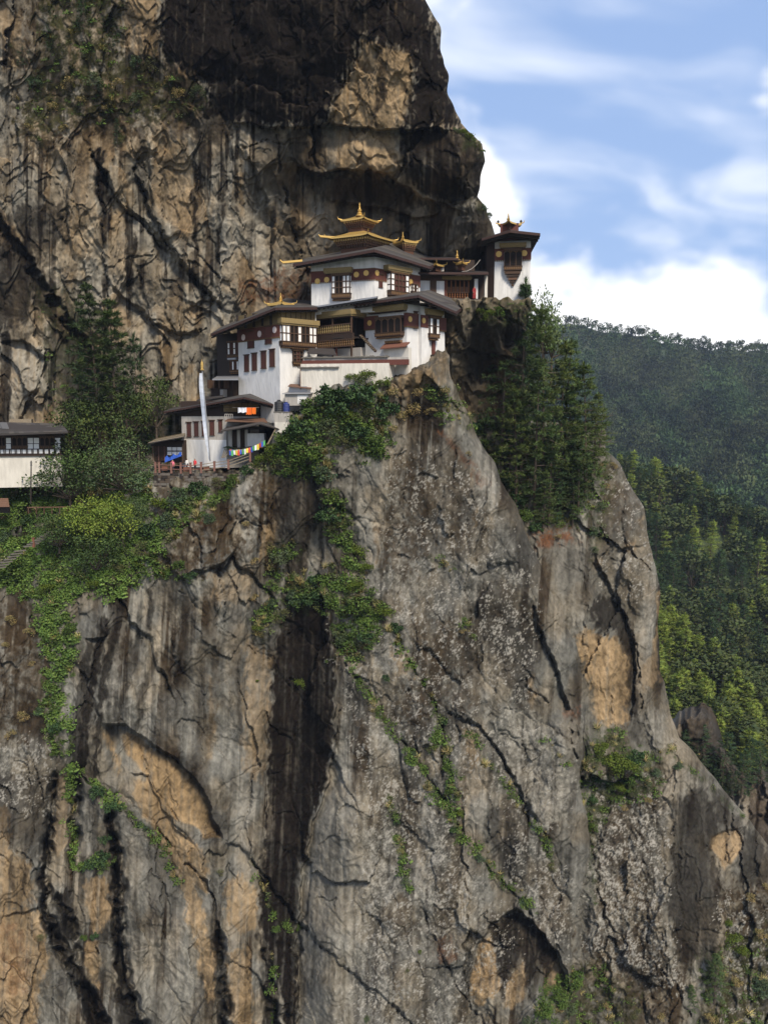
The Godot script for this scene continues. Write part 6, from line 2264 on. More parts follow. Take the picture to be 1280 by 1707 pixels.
func left_house() -> void:
	var a := P2(-30, 740, 105.6)
	var b := P2(101.7, 740, 108.2)
	var c := P2(112, 740, 113)
	var o := thing("timbered_house", Vector3(b.x, hgt(800, 108.2), b.z), "long white house with dark timber framing and arched windows", "house")
	var f := wallf(a, b)
	var l := a.distance_to(b)
	var yh := on_wall(f, 60, 722).y
	var yf := on_wall(f, 60, 758.5).y
	walls(o, [a, b, c, c + Vector3(-3, 0, -3), a + Vector3(0, 0, -7)], hgt(812, 107), yf, M.plaster_old, 0.0)
	st_house(o, f, a, b, c, yf, yh)
	var X := func(zx: float) -> float: return zx / 4.571
	var Y := func(zy: float) -> float: return 660.0 + zy / 4.571
	# white infill panels, one by one
	for k in [[48, 88], [213, 256], [259, 302], [421, 465]]:
		for q in [[320, 361], [366, 402]]:
			wood_box("white_panel", f, rect(f, X.call(k[0] + 2), Y.call(q[0]), X.call(k[1] - 2), Y.call(q[1])), -0.1, 0.09, M.paper, o)
	for k in 11:
		var zx := 4.0 + k * 42.0
		wood_box("white_panel", f, rect(f, X.call(zx + 4), Y.call(407), X.call(zx + 39), Y.call(438)), -0.1, 0.09, M.paper, o)
	for k in [[92, 211], [305, 418], [-40, 44]]:
		bay(o, f, rect(f, X.call(k[0]), Y.call(305), X.call(k[1]), Y.call(403), 0.2), 0.2, "DDD", 1, true)
	for k in 12:
		var zx := -8.0 + k * 42.6
		wood_box("stud", f, rect(f, X.call(zx - 4), Y.call(404), X.call(zx + 4), Y.call(440)), -0.1, 0.14, M.timber_in, o)
	wood_box("sill_beam", f, [0, l + 0.1, yf - 0.12, yf + 0.1], -0.1, 0.2, M.timber_in, o)
	wood_box("head_beam", f, [0, l + 0.1, on_wall(f, 60, 729).y, yh], -0.1, 0.16, M.timber_in, o)
	wood_box("mid_beam", f, rect(f, -30, 748, 101.7, 749.4), -0.1, 0.13, M.timber_in, o)
	# roof of overlapping boards
	var q := [at(-34, 724.5, 103.4), at(114, 719.6, 106.2), at(104, 706, 111.5), at(-34, 703, 109)]
	var r := group_part("roof", o)
	var st := new_st()
	slab(st, q, 0.2)
	piece("roof_slope", st, M.roof, r)
	rng.seed = 71
	for row in 4:
		for k in 18:
			st = new_st()
			var f0 := k / 18.0
			var f1 := (k + 0.96) / 18.0
			var g0 := row / 4.0
			var g1 := minf(1.0, (row + 1.08) / 4.0)
			var up := Vector3(0, 0.05 + 0.02 * rng.randf(), 0)
			var up2 := Vector3(0, 0.015, 0)
			var pt := func(u: float, v: float) -> Vector3: return q[0].lerp(q[1], u).lerp(q[3].lerp(q[2], u), v)
			slab(st, [pt.call(f0, g0) + up, pt.call(f1, g0) + up, pt.call(f1, g1) + up2, pt.call(f0, g1) + up2], 0.04)
			piece("roof_board", st, M.roof_board[rng.randi() % 3], r)
	st = new_st()
	slab(st, [at(104, 706, 111.5), at(-34, 703, 109), at(-34, 716, 115), at(104, 720, 116)], 0.2)
	piece("roof_slope", st, M.roof, r)
	wood_box("tank_box", f, rect(f, 17, 698.5, 53, 708, -4.0), -6.0, -4.0, M.pale_wood, o)
	for k in 3:
		st = new_st()
		slab(st, [at(-22 + k * 13, 712 + k, 106.0), at(-10 + k * 13, 712.4 + k, 106.2), at(-14 + k * 13, 702.4 + k, 107.4), at(-26 + k * 13, 702 + k, 107.2)], 0.06)
		piece("solar_panel", st, M.iron, o)
	# telegraph pole before it
	var pole := thing("utility_pole", at(52, 838, 105), "thin dark utility pole in front of the timbered house", "pole")
	st = new_st()
	tube(st, at(52, 840, 105), at(52.6, 768, 105), 0.09, 0.07)
	piece("shaft", st, M.timber_dark, pole)
	for k in 3:
		st = new_st()
		beam(st, at(50.6, 771 + k * 2.5, 104.9), at(54.6, 771 + k * 2.5, 104.9), 0.06, 0.06)
		piece("insulator", st, M.iron, pole)
	# small red roof at the left edge
	var hut := thing("small_roof", at(5, 846, 104), "small red brown shelter roof at the edge of the terrace", "shelter")
	for k in 5:
		st = new_st()
		slab(st, [at(-30, 833 + k * 2.9, 105.5 - k * 0.35), at(14.5 + k * 0.5, 833 + k * 2.9, 105.5 - k * 0.35), at(14.3 + k * 0.5, 830.4 + k * 2.9, 105.8 - k * 0.35), at(-30, 830.4 + k * 2.9, 105.8 - k * 0.35)], 0.05)
		piece("plank", st, M.rust, hut)
	st = new_st()
	bx(st, Transform3D(Basis(), at(0, 848, 104.6)), -3, 1.0, -0.6, 0.2, -0.8, -0.4)
	piece("beam", st, M.timber_dark, hut)

func st_house(o: Node3D, f: Transform3D, a: Vector3, b: Vector3, c: Vector3, yf: float, yh: float) -> void:
	var st := new_st()
	prism(st, [a, b, c, c + Vector3(-3, 0, -3), a + Vector3(0, 0, -7)], yf, yh + 0.3)
	piece("timber_storey", st, M.timber_in, o)

func small_things() -> void:
	var st := new_st()
	# pole with the long white banner
	var foot := at(350.7, 769, 106.6)
	var head := at(337.2, 616, 106.2)
	var pole := thing("flagpole", foot, "tall thin flagpole with a golden cap", "flagpole")
	tube(st, foot, head, 0.09, 0.06)
	piece("pole", st, M.tin, pole)
	st = new_st()
	lathe(st, head + Vector3(0, -0.1, 0), [0.22, 0.0, 0.24, 0.1, 0.15, 0.2, 0.17, 0.7, 0.14, 1.0, 0.05, 1.1, 0.0, 1.45], 10)
	piece("cap", st, M.gold, pole)
	var f := Leafy.new()
	var n := 40
	for k in n:
		for h in 2:
			var t0 := float(k) / n
			var t1 := float(k + 1) / n
			var w := func(t: float) -> float: return 0.55 * sin(PI * clampf(t * 1.05 + 0.05, 0, 1)) * (1.0 - 0.6 * t) + 0.2
			var pt := func(t: float, s: float) -> Vector3:
				var p := head.lerp(foot, 0.04 + 0.95 * t)
				return p + Vector3(-w.call(t) * s, 0.15 * s * sin(t * 7.0), 0.35 * s * sin(t * 9.0 + 1.0))
			var s0 := h * 0.5
			var s1 := s0 + 0.5
			var c := Color(0.52, 0.56, 0.64) * (1.0 if k % 3 else 0.9)
			var a: Vector3 = pt.call(t0, s0)
			var b: Vector3 = pt.call(t0, s1)
			var d: Vector3 = pt.call(t1, s0)
			var e: Vector3 = pt.call(t1, s1)
			var nn := (b - a).cross(d - a).normalized()
			if nn.z < 0: nn = -nn
			f.tri(a, b, d, nn, c)
			f.tri(b, e, d, nn, c)
	var bn := part("banner", f.done(), M.cloth, self)
	tag(bn, "long white prayer banner fixed along the flagpole", "banner")
	# fence of pink posts and rails along the terrace edge
	var posts := [[z3(128), w3(880), 106.8], [z3(155), w3(880), 106.7], [z3(240), w3(884), 106.5], [z3(308), w3(886), 106.3], [z3(377), w3(886), 106.1], [z3(452), w3(882), 105.9], [z3(546), w3(868), 105.7], [z3(646), w3(855), 105.5], [z3(800), w3(800), 105.3]]
	var fence := thing("fence", at(posts[0][0], posts[0][1], posts[0][2]), "low fence of pink brick posts and rails along the terrace edge", "fence")
	for k in posts.size():
		var p: Array = posts[k]
		st = new_st()
		var q := at(p[0], p[1] + 2, p[2])
		bx(st, Transform3D(Basis(), q), -0.12, 0.12, 0, 1.35 if k < 6 else 1.2, -0.12, 0.12)
		bx(st, Transform3D(Basis(), q), -0.15, 0.15, 1.35 if k < 6 else 1.2, 1.43 if k < 6 else 1.28, -0.15, 0.15)
		piece("post", st, M.post_pink, fence)
	for k in posts.size() - 1:
		var a: Array = posts[k]
		var b: Array = posts[k + 1]
		for h in ([0.35, 0.75, 1.1] if k >= 5 else [0.55, 1.05]):
			st = new_st()
			beam(st, at(a[0], a[1] + 2, a[2]) + Vector3(0, h, 0), at(b[0], b[1] + 2, b[2]) + Vector3(0, h, 0), 0.08, 0.09)
			piece("rail", st, M.pale_wood if k >= 5 else M.post_pink, fence)
	for k in [1, 3, 5]:
		var a: Array = posts[k]
		st = new_st()
		bx(st, Transform3D(Basis(), at(a[0] + 4, a[1], a[2])), 0, 0.75, 0.15, 0.7, -0.05, 0.05)
		piece("panel", st, M.brick, fence)
	# dark stone wall that holds the terrace
	var rw := thing("retaining_wall", at(330, 800, 106.4), "rough dark stone wall below the terrace fence", "wall")
	rng.seed = 81
	var fw := wallf(P2(256, 800, 106.6), P2(392, 795, 105.6))
	var wl := P2(256, 800, 106.6).distance_to(P2(392, 795, 105.6))
	var yw := on_wall(fw, 320, 789).y
	st = new_st()
	bx(st, fw, 0, wl, yw - 4.0, yw - 0.1, -2.0, -0.3)
	piece("core", st, M.timber_dark, rw)
	for row in 9:
		var x := 0.0
		while x < wl:
			var w := rng.randf_range(0.3, 0.7)
			st = new_st()
			var y := yw - 0.32 * (row + 1)
			bx(st, fw, x, minf(x + w - 0.03, wl), y, y + 0.29, -0.5, rng.randf_range(-0.26, -0.12))
			piece("stone", st, [M.stone, M.bark_grey, M.timber_dark, M.bark][rng.randi() % 4], rw)
			x += w
	# strings of prayer flags
	var cols := [Color(0.04, 0.10, 0.45), Color(0.78, 0.76, 0.74), Color(0.55, 0.06, 0.04), Color(0.08, 0.35, 0.10), Color(0.75, 0.55, 0.05)]
	for s in 2:
		var a := at(z3(648 + s * 4), w3(728 - s * 6), 105.4 + s * 0.3)
		var b := at(z3(906), w3(655 + s * 6), 105.0 + s * 0.3)
		var str_o := thing("prayer_flags", a, ["string of small coloured prayer flags by the porch, the outer one", "second string of coloured prayer flags just behind the first"][s], "prayer flags", "prayer flag strings")
		st = new_st()
		var m := 17
		for k in m:
			var t0 := float(k) / m
			var t1 := float(k + 1) / m
			var sag := func(t: float) -> Vector3: return a.lerp(b, t) - Vector3(0, 1.6 * t * (1 - t), 0)
			tube(st, sag.call(t0), sag.call(t1), 0.012, 0.012, 3)
			var g := Leafy.new()
			var p: Vector3 = sag.call(lerpf(t0, t1, 0.06))
			var q: Vector3 = sag.call(lerpf(t0, t1, 0.94))
			var dn := Vector3(0.03, -0.62 - 0.08 * sin(k * 2.1), 0.14 * sin(k * 1.7 + s))
			var c: Color = cols[(k * 3 + s * 2) % 5]
			var nn := (q - p).cross(dn).normalized()
			if nn.z < 0: nn = -nn
			var mid := (p + q + dn) / 2 + nn * 0.07
			g.tri(p, q, mid, nn, c); g.tri(q, q + dn, mid, nn, c); g.tri(q + dn, p + dn, mid, nn, c); g.tri(p + dn, p, mid, nn, c)
			var fo := part("flag", g.done(), M.cloth, str_o)
			fo.position = -str_o.position
		piece("string", st, M.plaster_grey, str_o)
	# laundry in the attic
	var ll := at(396, 679, 106.9)
	var line_o := thing("washing_line", ll, "washing line strung under the gable of the lower house", "washing line")
	st = new_st()
	tube(st, at(388, 679.5, 106.9), at(432, 679.5, 106.9), 0.015, 0.015, 4)
	piece("line", st, M.plaster_grey, line_o)
	for k in [[397, 412.5, 688.5, Color(0.72, 0.73, 0.78), "white washing hung on the line under the gable"], [410.5, 419, 692, Color(0.78, 0.17, 0.02), "bright orange robe on the washing line, the nearer half"], [419.5, 426.8, 691, Color(0.80, 0.20, 0.02), "orange cloth with a pale edge at the end of the washing line"]]:
		var g := Leafy.new()
		for i in 6:
			var x0: float = lerpf(k[0], k[1], i / 6.0)
			var x1: float = lerpf(k[0], k[1], (i + 1) / 6.0)
			var z0 := 106.85 - 0.12 * (i % 2)
			var z1 := 106.85 - 0.12 * ((i + 1) % 2)
			var a := at(x0, 679.5, z0)
			var b := at(x1, 679.5, z1)
			var e := at(x0, k[2] - (i % 3) * 0.8, z0)
			var d := at(x1, k[2] - ((i + 1) % 3) * 0.8, z1)
			var nn := (e - a).cross(b - a).normalized()
			if nn.z < 0: nn = -nn
			g.tri(a, b, e, nn, k[3]); g.tri(b, d, e, nn, k[3])
		var w := part("laundry", g.done(), M.cloth, self)
		tag(w, k[4], "laundry")
	# water tanks
	for k in [[z3(1005), w3(458), 0.58, 1.5, M.tank, "black ribbed water tank beside the white block", 106.9], [z3(1056), w3(455), 0.42, 1.2, M.tank_blue, "dark blue water tank beside the black one", 106.8]]:
		var q := at(k[0], k[1] + 1, k[6])
		var t := thing("water_tank", q, k[5], "water tank")
		st = new_st()
		var prof := [0.0, 0.0, k[2], 0.0]
		for i in 6:
			prof += [k[2], k[3] * (i + 0.3) / 6.5, k[2] * 1.05, k[3] * (i + 0.6) / 6.5, k[2], k[3] * (i + 0.9) / 6.5]
		prof += [k[2] * 0.5, k[3], 0.2, k[3] * 1.05, 0.0, k[3] * 1.05]
		lathe(st, q, prof, 14)
		piece("body", st, k[4], t)
		st = new_st()
		lathe(st, q + Vector3(0, k[3] * 1.05, 0), [0.22, 0, 0.22, 0.08, 0.0, 0.09], 10)
		piece("lid", st, k[4], t)
	# shed between the wall and the shrubs
	var sh := thing("shed", at(495, 668, 106.6), "small tin roofed shed in front of the white terrace wall", "shed")
	var fs := wallf(P2(474, 660, 107.0), P2(517, 660, 106.4))
	wood_box("wall", fs, rect(fs, 475, 655, 515, 676), -1.8, 0, M.plaster_grey, sh)
	wood_box("white_sheet", fs, rect(fs, 496, 658, 514, 673), -0.1, 0.05, M.plaster, sh)
	st = new_st()
	slab(st, [fs * Vector3(-0.2, on_wall(fs, 490, 656).y, 0.3), fs * Vector3(3.5, on_wall(fs, 490, 656).y, 0.3), fs * Vector3(3.5, on_wall(fs, 490, 655).y + 0.2, -2), fs * Vector3(-0.2, on_wall(fs, 490, 655).y + 0.2, -2)], 0.07)
	piece("tin_roof", st, M.tin, sh)
	wood_box("upper_box", fs, rect(fs, 482, 644, 512, 655, -1.2), -2.6, -1.2, M.tin, sh)
	st = new_st()
	slab(st, [at(480, 643.5, 107.4), at(519, 647.5, 107.2), at(520, 641, 109), at(484, 640, 109)], 0.08)
	piece("tin_roof", st, M.rust, sh)
	var ws := thing("stone_wall", at(470, 722, 106), "short grey wall with a whitewashed end below the water tanks", "wall")
	var f2 := wallf(P2(456, 705, 106.2), P2(484, 705, 105.8))
	wood_box("wall", f2, rect(f2, 457, 688, 482, 712), -1.6, 0, M.plaster_grey, ws)
	wood_box("white_end", f2, rect(f2, 459, 704, 480, 722), -0.9, 0.15, M.plaster_old, ws)
	rng.seed = 90
	for k in 9:
		wood_box("stone", f2, [2.0 * k / 9.0, 2.0 * (k + 0.9) / 9.0, on_wall(f2, 470, 688).y, on_wall(f2, 470, 686).y], -1.6, 0.1 * rng.randf(), M.stone, ws)
	# blue tarpaulin
	var g := Leafy.new()
	rng.seed = 12
	var tp := []
	for j in 5:
		var row := []
		for i in 9:
			var t := i / 8.0
			var s := j / 4.0
			row.append(at(lerpf(275.5, 303, t), lerpf(763, 755, t) + s * lerpf(8, 5, t), 107.6 - s * 0.6) + Vector3(0, 0.25 * sin(i * 1.9 + j) * (1 - s), rng.randf() * 0.2))
		tp.append(row)
	for j in 4:
		for i in 8:
			var a: Vector3 = tp[j][i]
			var b: Vector3 = tp[j][i + 1]
			var c: Vector3 = tp[j + 1][i + 1]
			var d: Vector3 = tp[j + 1][i]
			var nn := (d - a).cross(b - a).normalized()
			if nn.y < 0: nn = -nn
			g.tri(a, b, c, nn, Color(0.015, 0.06, 0.30)); g.tri(a, c, d, nn, Color(0.018, 0.07, 0.34))
	var to := part("tarpaulin", g.done(), M.cloth, self)
	tag(to, "crumpled blue tarpaulin in front of the annex", "tarpaulin")
	# planks leaning near the porch
	for k in 4:
		var q := at(z3(596 + k * 8), w3(782), 106.6)
		st = new_st()
		beam(st, q, q + Vector3(0.35 + k * 0.04, 1.15 - k * 0.1, -0.5), 0.12, 0.05)
		var pk := thing("plank", q, ["longest plank leaning by the palm", "second plank of the leaning four, beside the longest", "third leaning plank, a little shorter", "shortest leaning plank nearest the fence rail"][k], "plank", "planks leaning by the porch")
		piece("board", st, M.pale_wood, pk)
	# palm like plant
	var palm := thing("palm", at(z3(645), w3(760), 106.8), "small palm like plant beside the porch of the lower house", "plant")
	st = new_st()
	tube(st, at(z3(645), w3(762), 106.8), at(z3(645), w3(712), 106.8), 0.06, 0.05)
	piece("stem", st, M.bark, palm)
	var top := at(z3(645), w3(712), 106.8)
	rng.seed = 21
	for k in 18:
		g = Leafy.new()
		var a := TAU * k / 18 + rng.randf() * 0.3
		var d := Vector3(cos(a), rng.randf_range(0.2, 0.9), sin(a)).normalized() * rng.randf_range(0.7, 1.1)
		for i in 9:
			var t := (i + 1) / 10.0
			var p := top + d * t + Vector3(0, -0.6 * t * t, 0)
			for s in [-1, 1]:
				var sd: Vector3 = Vector3(-sin(a), -0.25, cos(a)) * s
				g.tri(p, p + d * 0.06, p + (sd + d.normalized() * 0.6) * 0.30, (Vector3.UP + rv(0.3)).normalized(), shade(Color(0.06, 0.10, 0.05), 0.2))
		var fo := part("frond", g.done(), M.leaf, palm)
		fo.position = -palm.position
	# stone steps that climb the left slope
	var steps := [[[88, 886], [50, 910], 8, "upper flight of pale stone steps on the green slope"], [[34, 918], [0, 946], 7, "lower flight of pale stone steps at the left edge"]]
	for s in steps:
		var q0 := at(s[0][0], s[0][1], 103.0)
		var q1 := at(s[1][0], s[1][1], 101.2)
		var so := thing("stone_steps", q1, s[3], "steps")
		for k in s[2]:
			var p := q0.lerp(q1, float(k) / (s[2] - 1))
			st = new_st()
			bx(st, Transform3D(Basis(Vector3.UP, 0.85 + 0.04 * (k % 3)), p), -0.75, 0.75, -0.10, 0.05, -0.13, 0.13)
			piece("step", st, M.stone, so)
	var rp := thing("red_post", at(57, 911, 101.4), "short red post between the two flights of steps", "post")
	st = new_st()
	bx(st, Transform3D(Basis(), at(57, 911, 101.4)), -0.13, 0.13, -0.1, 1.0, -0.13, 0.13)
	bx(st, Transform3D(Basis(), at(57, 911, 101.4)), -0.17, 0.17, 1.0, 1.1, -0.17, 0.17)
	piece("shaft", st, M.brick, rp)
	# gatehouse beam between trees, a long rail of dark wood on the terrace
	var tr := thing("terrace_rail", at(90, 845, 104), "long brown wooden rail along the left terrace", "railing")
	st = new_st()
	beam(st, at(46, 846, 104.2), at(118, 845, 104.8), 0.12, 0.12)
	piece("rail", st, M.rust, tr)
	for k in 6:
		st = new_st()
		var q := at(48 + k * 13, 846, 104.2)
		bx(st, Transform3D(Basis(), q), -0.06, 0.06, -0.8, 0.05, -0.06, 0.06)
		piece("post", st, M.timber, tr)
	# white birds or cloth scraps are left out; two waste rocks under the wall shrubs catch light
	for k in [[620, 700, "small pale boulder among the shrubs under the wall"], [626, 735, "pale stone lower down among the shrubs"]]:
		var q := on_sheet(L, k[0], k[1])
		st = new_st()
		rng.seed = k[0]
		lathe(st, q + Vector3(0, -0.1, 0.3), [0.0, 0.0, 0.22, 0.05, 0.28, 0.2, 0.2, 0.38, 0.0, 0.44], 7)
		var bo := thing("boulder", q, k[2], "rock")
		piece("stone", st, M.plaster_grey, bo)

func person(where: Vector3, turn: float, tall: float, top: Color, legs: Color, label: String, robe := false) -> void:
	var o := thing("person", where, label, "person")
	o.rotation.y = turn
	var s := tall / 1.7
	var skinc := Color(0.35, 0.2, 0.13)
	var hair := Color(0.02, 0.016, 0.013)
	var b := [
		[Vector3(0, 0.92, 0), Vector3(0, 1.18, 0.01), 0.13, 0.13, 0], [Vector3(0, 1.18, 0.01), Vector3(0, 1.36, 0), 0.14, 0.12, 0], [Vector3(-0.15, 1.38, 0), Vector3(0.15, 1.38, 0), 0.065, 0.065, 0],
		[Vector3(0, 1.40, 0), Vector3(0, 1.52, 0.01), 0.05, 0.048, 2], [Vector3(0, 1.58, 0.025), Vector3(0, 1.62, 0.02), 0.078, 0.08, 2], [Vector3(0, 1.62, -0.02), Vector3(0, 1.66, 0.0), 0.088, 0.075, 3], [Vector3(0, 1.585, 0.10), Vector3(0, 1.57, 0.108), 0.016, 0.018, 2]]
	for k in [-1, 1]:
		b += [[Vector3(0.18 * k, 1.38, 0), Vector3(0.24 * k, 1.11, -0.03), 0.055, 0.045, 0], [Vector3(0.24 * k, 1.11, -0.03), Vector3(0.20 * k, 0.90, 0.13), 0.042, 0.032, 2 if not robe else 0], [Vector3(0.20 * k, 0.90, 0.13), Vector3(0.19 * k, 0.82, 0.17), 0.032, 0.026, 2], [Vector3(0.085 * k, 1.585, 0.0), Vector3(0.088 * k, 1.61, 0.0), 0.018, 0.018, 2]]
		b += [[Vector3(0.09 * k, 0.92, 0), Vector3(0.10 * k, 0.50, 0.03 * k), 0.10 if not robe else 0.13, 0.07 if not robe else 0.15, 1], [Vector3(0.10 * k, 0.50, 0.03 * k), Vector3(0.11 * k, 0.09, -0.02 + 0.04 * k), 0.062 if not robe else 0.15, 0.045 if not robe else 0.14, 1], [Vector3(0.11 * k, 0.05, -0.03 + 0.04 * k), Vector3(0.12 * k, 0.04, 0.13 + 0.04 * k), 0.045, 0.038, 3]]
	for e in b:
		for q in 4: e[q] = e[q] * s
	part("body", skin(b, 0.036, [top, legs, skinc, hair]), M.cloth, o)

func people() -> void:
	person(at(288.6, w3(886), 107.0), 0.5, 1.62, Color(0.75, 0.18, 0.26), Color(0.03, 0.03, 0.05), "person in a pink top standing behind the terrace fence")
	person(at(325.8, w3(880), 106.9), -0.4, 1.66, Color(0.55, 0.04, 0.05), Color(0.02, 0.02, 0.025), "person in a red top and dark trousers behind the fence")
	person(at(312, w3(876), 107.2), 2.6, 1.6, Color(0.68, 0.66, 0.62), Color(0.05, 0.05, 0.06), "person in a pale top between the two others at the fence")
	person(at(790.2, 498, 117.9), 0.2, 1.66, Color(0.25, 0.03, 0.03), Color(0.22, 0.025, 0.025), "monk in a dark red robe at the door of the prayer hall", true)

var P := {}

func make_plants() -> void:
	var pine := Color(0.062, 0.100, 0.048)
	var dark := Color(0.051, 0.085, 0.041)
	var lite := Color(0.215, 0.275, 0.065)
	for k in 4:
		P["pine%d" % k] = conifer("pine_tree", 20.0, 3.9 + 0.5 * k, 19, 14, 12, 0.60, pine.lerp(Color(0.128, 0.162, 0.051), k * 0.25), 0.10 + 0.05 * k, 0.35, 100 + k)
	for k in 3:
		P["fir%d" % k] = conifer("conifer_tree", 12.0, 2.6, 18, 6, 6, 0.62, dark, 0.12, 0.5, 120 + k)
		P["lit%d" % k] = conifer("conifer_tree", 12.0, 3.0, 16, 7, 6, 0.7, lite, 0.06, 0.3, 130 + k)
		P["far%d" % k] = leafy("forest_tree", 12.0, 4.2, 0.22, 10, 640, 0.8, Color(0.047, 0.064, 0.028), Color(0.080, 0.094, 0.033), 140 + k)
	P.tall = conifer("conifer_tree", 21.0, 4.2, 17, 11, 14, 0.72, Color(0.060, 0.085, 0.037), 0.30, 0.25, 150)
	P.tall1 = conifer("conifer_tree", 19.0, 3.6, 16, 11, 14, 0.72, Color(0.068, 0.099, 0.041), 0.34, 0.25, 151)
	for k in 3:
		var hue: Color = [Color(0.062, 0.098, 0.026), Color(0.085, 0.118, 0.022), Color(0.045, 0.080, 0.034)][k]
		P["shrub%d" % k] = leafy("shrub", 2.0, 1.15, 0.0, 12, 1000, [0.22, 0.17, 0.27][k], hue * 0.72, hue * 1.45, 160 + k, "foliage")
		var hue2: Color = [Color(0.082, 0.105, 0.055), Color(0.095, 0.10, 0.045), Color(0.068, 0.10, 0.055)][k]
		P["bush%d" % k] = leafy("shrub", 2.0, 1.2, 0.0, 14, 1200, [0.16, 0.13, 0.20][k], hue2 * 0.75, hue2 * 1.4, 170 + k, "foliage")
	P.dry = leafy("dry_shrub", 1.8, 1.1, 0.0, 10, 620, 0.16, Color(0.170, 0.145, 0.068), Color(0.272, 0.204, 0.093), 180, "foliage")
	P.broad = leafy("broadleaf_tree", 8.0, 4.0, 0.14, 26, 5200, 0.26, Color(0.065, 0.101, 0.048), Color(0.119, 0.155, 0.071), 190)
	P.gloom = leafy("broadleaf_tree", 8.0, 4.0, 0.12, 26, 4600, 0.30, Color(0.037, 0.061, 0.024), Color(0.085, 0.128, 0.043), 191)
	P.bright = leafy("broadleaf_tree", 6.0, 3.6, 0.12, 30, 4200, 0.28, Color(0.115, 0.165, 0.035), Color(0.19, 0.245, 0.05), 192)
	P.under = leafy("broadleaf_tree", 9.0, 3.6, 0.25, 18, 2600, 0.34, Color(0.041, 0.061, 0.022), Color(0.095, 0.122, 0.041), 193)
	P.bough = leafy("broadleaf_tree", 9.0, 2.6, 0.30, 16, 1100, 0.34, Color(0.085, 0.128, 0.060), Color(0.170, 0.221, 0.102), 194)

func plant(kind: String, p: Vector3, s: Vector3, turn: float, label: String, category: String, group: String) -> Node3D:
	var c := copy(P[kind], p, turn, s, label, group)
	c.set_meta("category", category)
	c.remove_meta("kind_name")
	return c

# shrubs listed as column, row of the foot, half width in the photograph's units, kind
func shrubs(s: Sheet, label: String, group: String, list: Array) -> void:
	# the outermost of each group are told by where they stand, the others by size and colour
	var ends := {}
	if list.size() > 12:
		var m := [0, 0, 0, 0]
		for i in range(0, list.size(), 4):
			if list[i + 1] < list[m[0] + 1]: m[0] = i
			if list[i + 1] > list[m[1] + 1]: m[1] = i
			if list[i] < list[m[2]]: m[2] = i
			if list[i] > list[m[3]]: m[3] = i
		for k in [3, 2, 1, 0]: ends[m[k]] = ["uppermost", "lowest", "leftmost", "rightmost"][k]
	for i in range(0, list.size(), 4):
		var u: float = list[i]
		var v: float = list[i + 1]
		var p := on_sheet(s, u, v)
		var r: float = list[i + 2] * -p.z / FOCAL
		var k := int(list[i + 3])
		var kind := "dry" if k == 2 else (("shrub%d" if k == 0 else "bush%d") % (rng.randi() % 3))
		var q := r / 1.35
		var look: String = ("large " if list[i + 2] >= 22 else ("small " if list[i + 2] < 12 else "")) + ["green", "grey green", "dry brown"][k] + " " + label
		if ends.has(i): look = ends[i] + " " + look
		if list.size() == 4: look = label
		plant(kind, p + Vector3(0, -0.35 * q, 0.15 * q), Vector3(q, q * rng.randf_range(0.75, 1.05), q), rng.randf() * TAU, look, "shrub", group)

func ground_cover(s: Sheet, share: float, tall: float) -> Array:
	var out := [[], [], []]
	var up := Vector3.UP
	for j in range(2, s.nv - 2):
		var row: Array = s.rows[j]
		for i in range(2, s.nu - 2):
			var g: float = row[2][i]
			if g < 0.3 or row[3][i] > 0: continue
			if rng.randf() > share * g: continue
			var p: Vector3 = row[0][i]
			var t := N.tone as FastNoiseLite
			var q := t.get_noise_2d((s.u0 + i * s.st) * 1.8, (s.v0 + j * s.st) * 1.8) + rng.randf_range(-0.25, 0.25)
			var k := 0 if q > -0.15 else (1 if q > -0.36 else 2)
			var c := 1.12 + rng.randf_range(-0.3, 0.35) + 0.5 * q
			if s == L and s.u0 + i * s.st < 270.0 and s.v0 + j * s.st > 830.0:
				c *= 1.35
				k = 0 if rng.randf() < 0.85 else k
			var b := Basis(Vector3.UP, rng.randf() * TAU).rotated(Vector3(1, 0, 0), rng.randf_range(0.1, 0.6)).scaled(Vector3.ONE * tall * (0.45 + 1.5 * pow(rng.randf(), 2.2)))
			out[k].append([Transform3D(b, p), Color(c, c, c)])
	return out

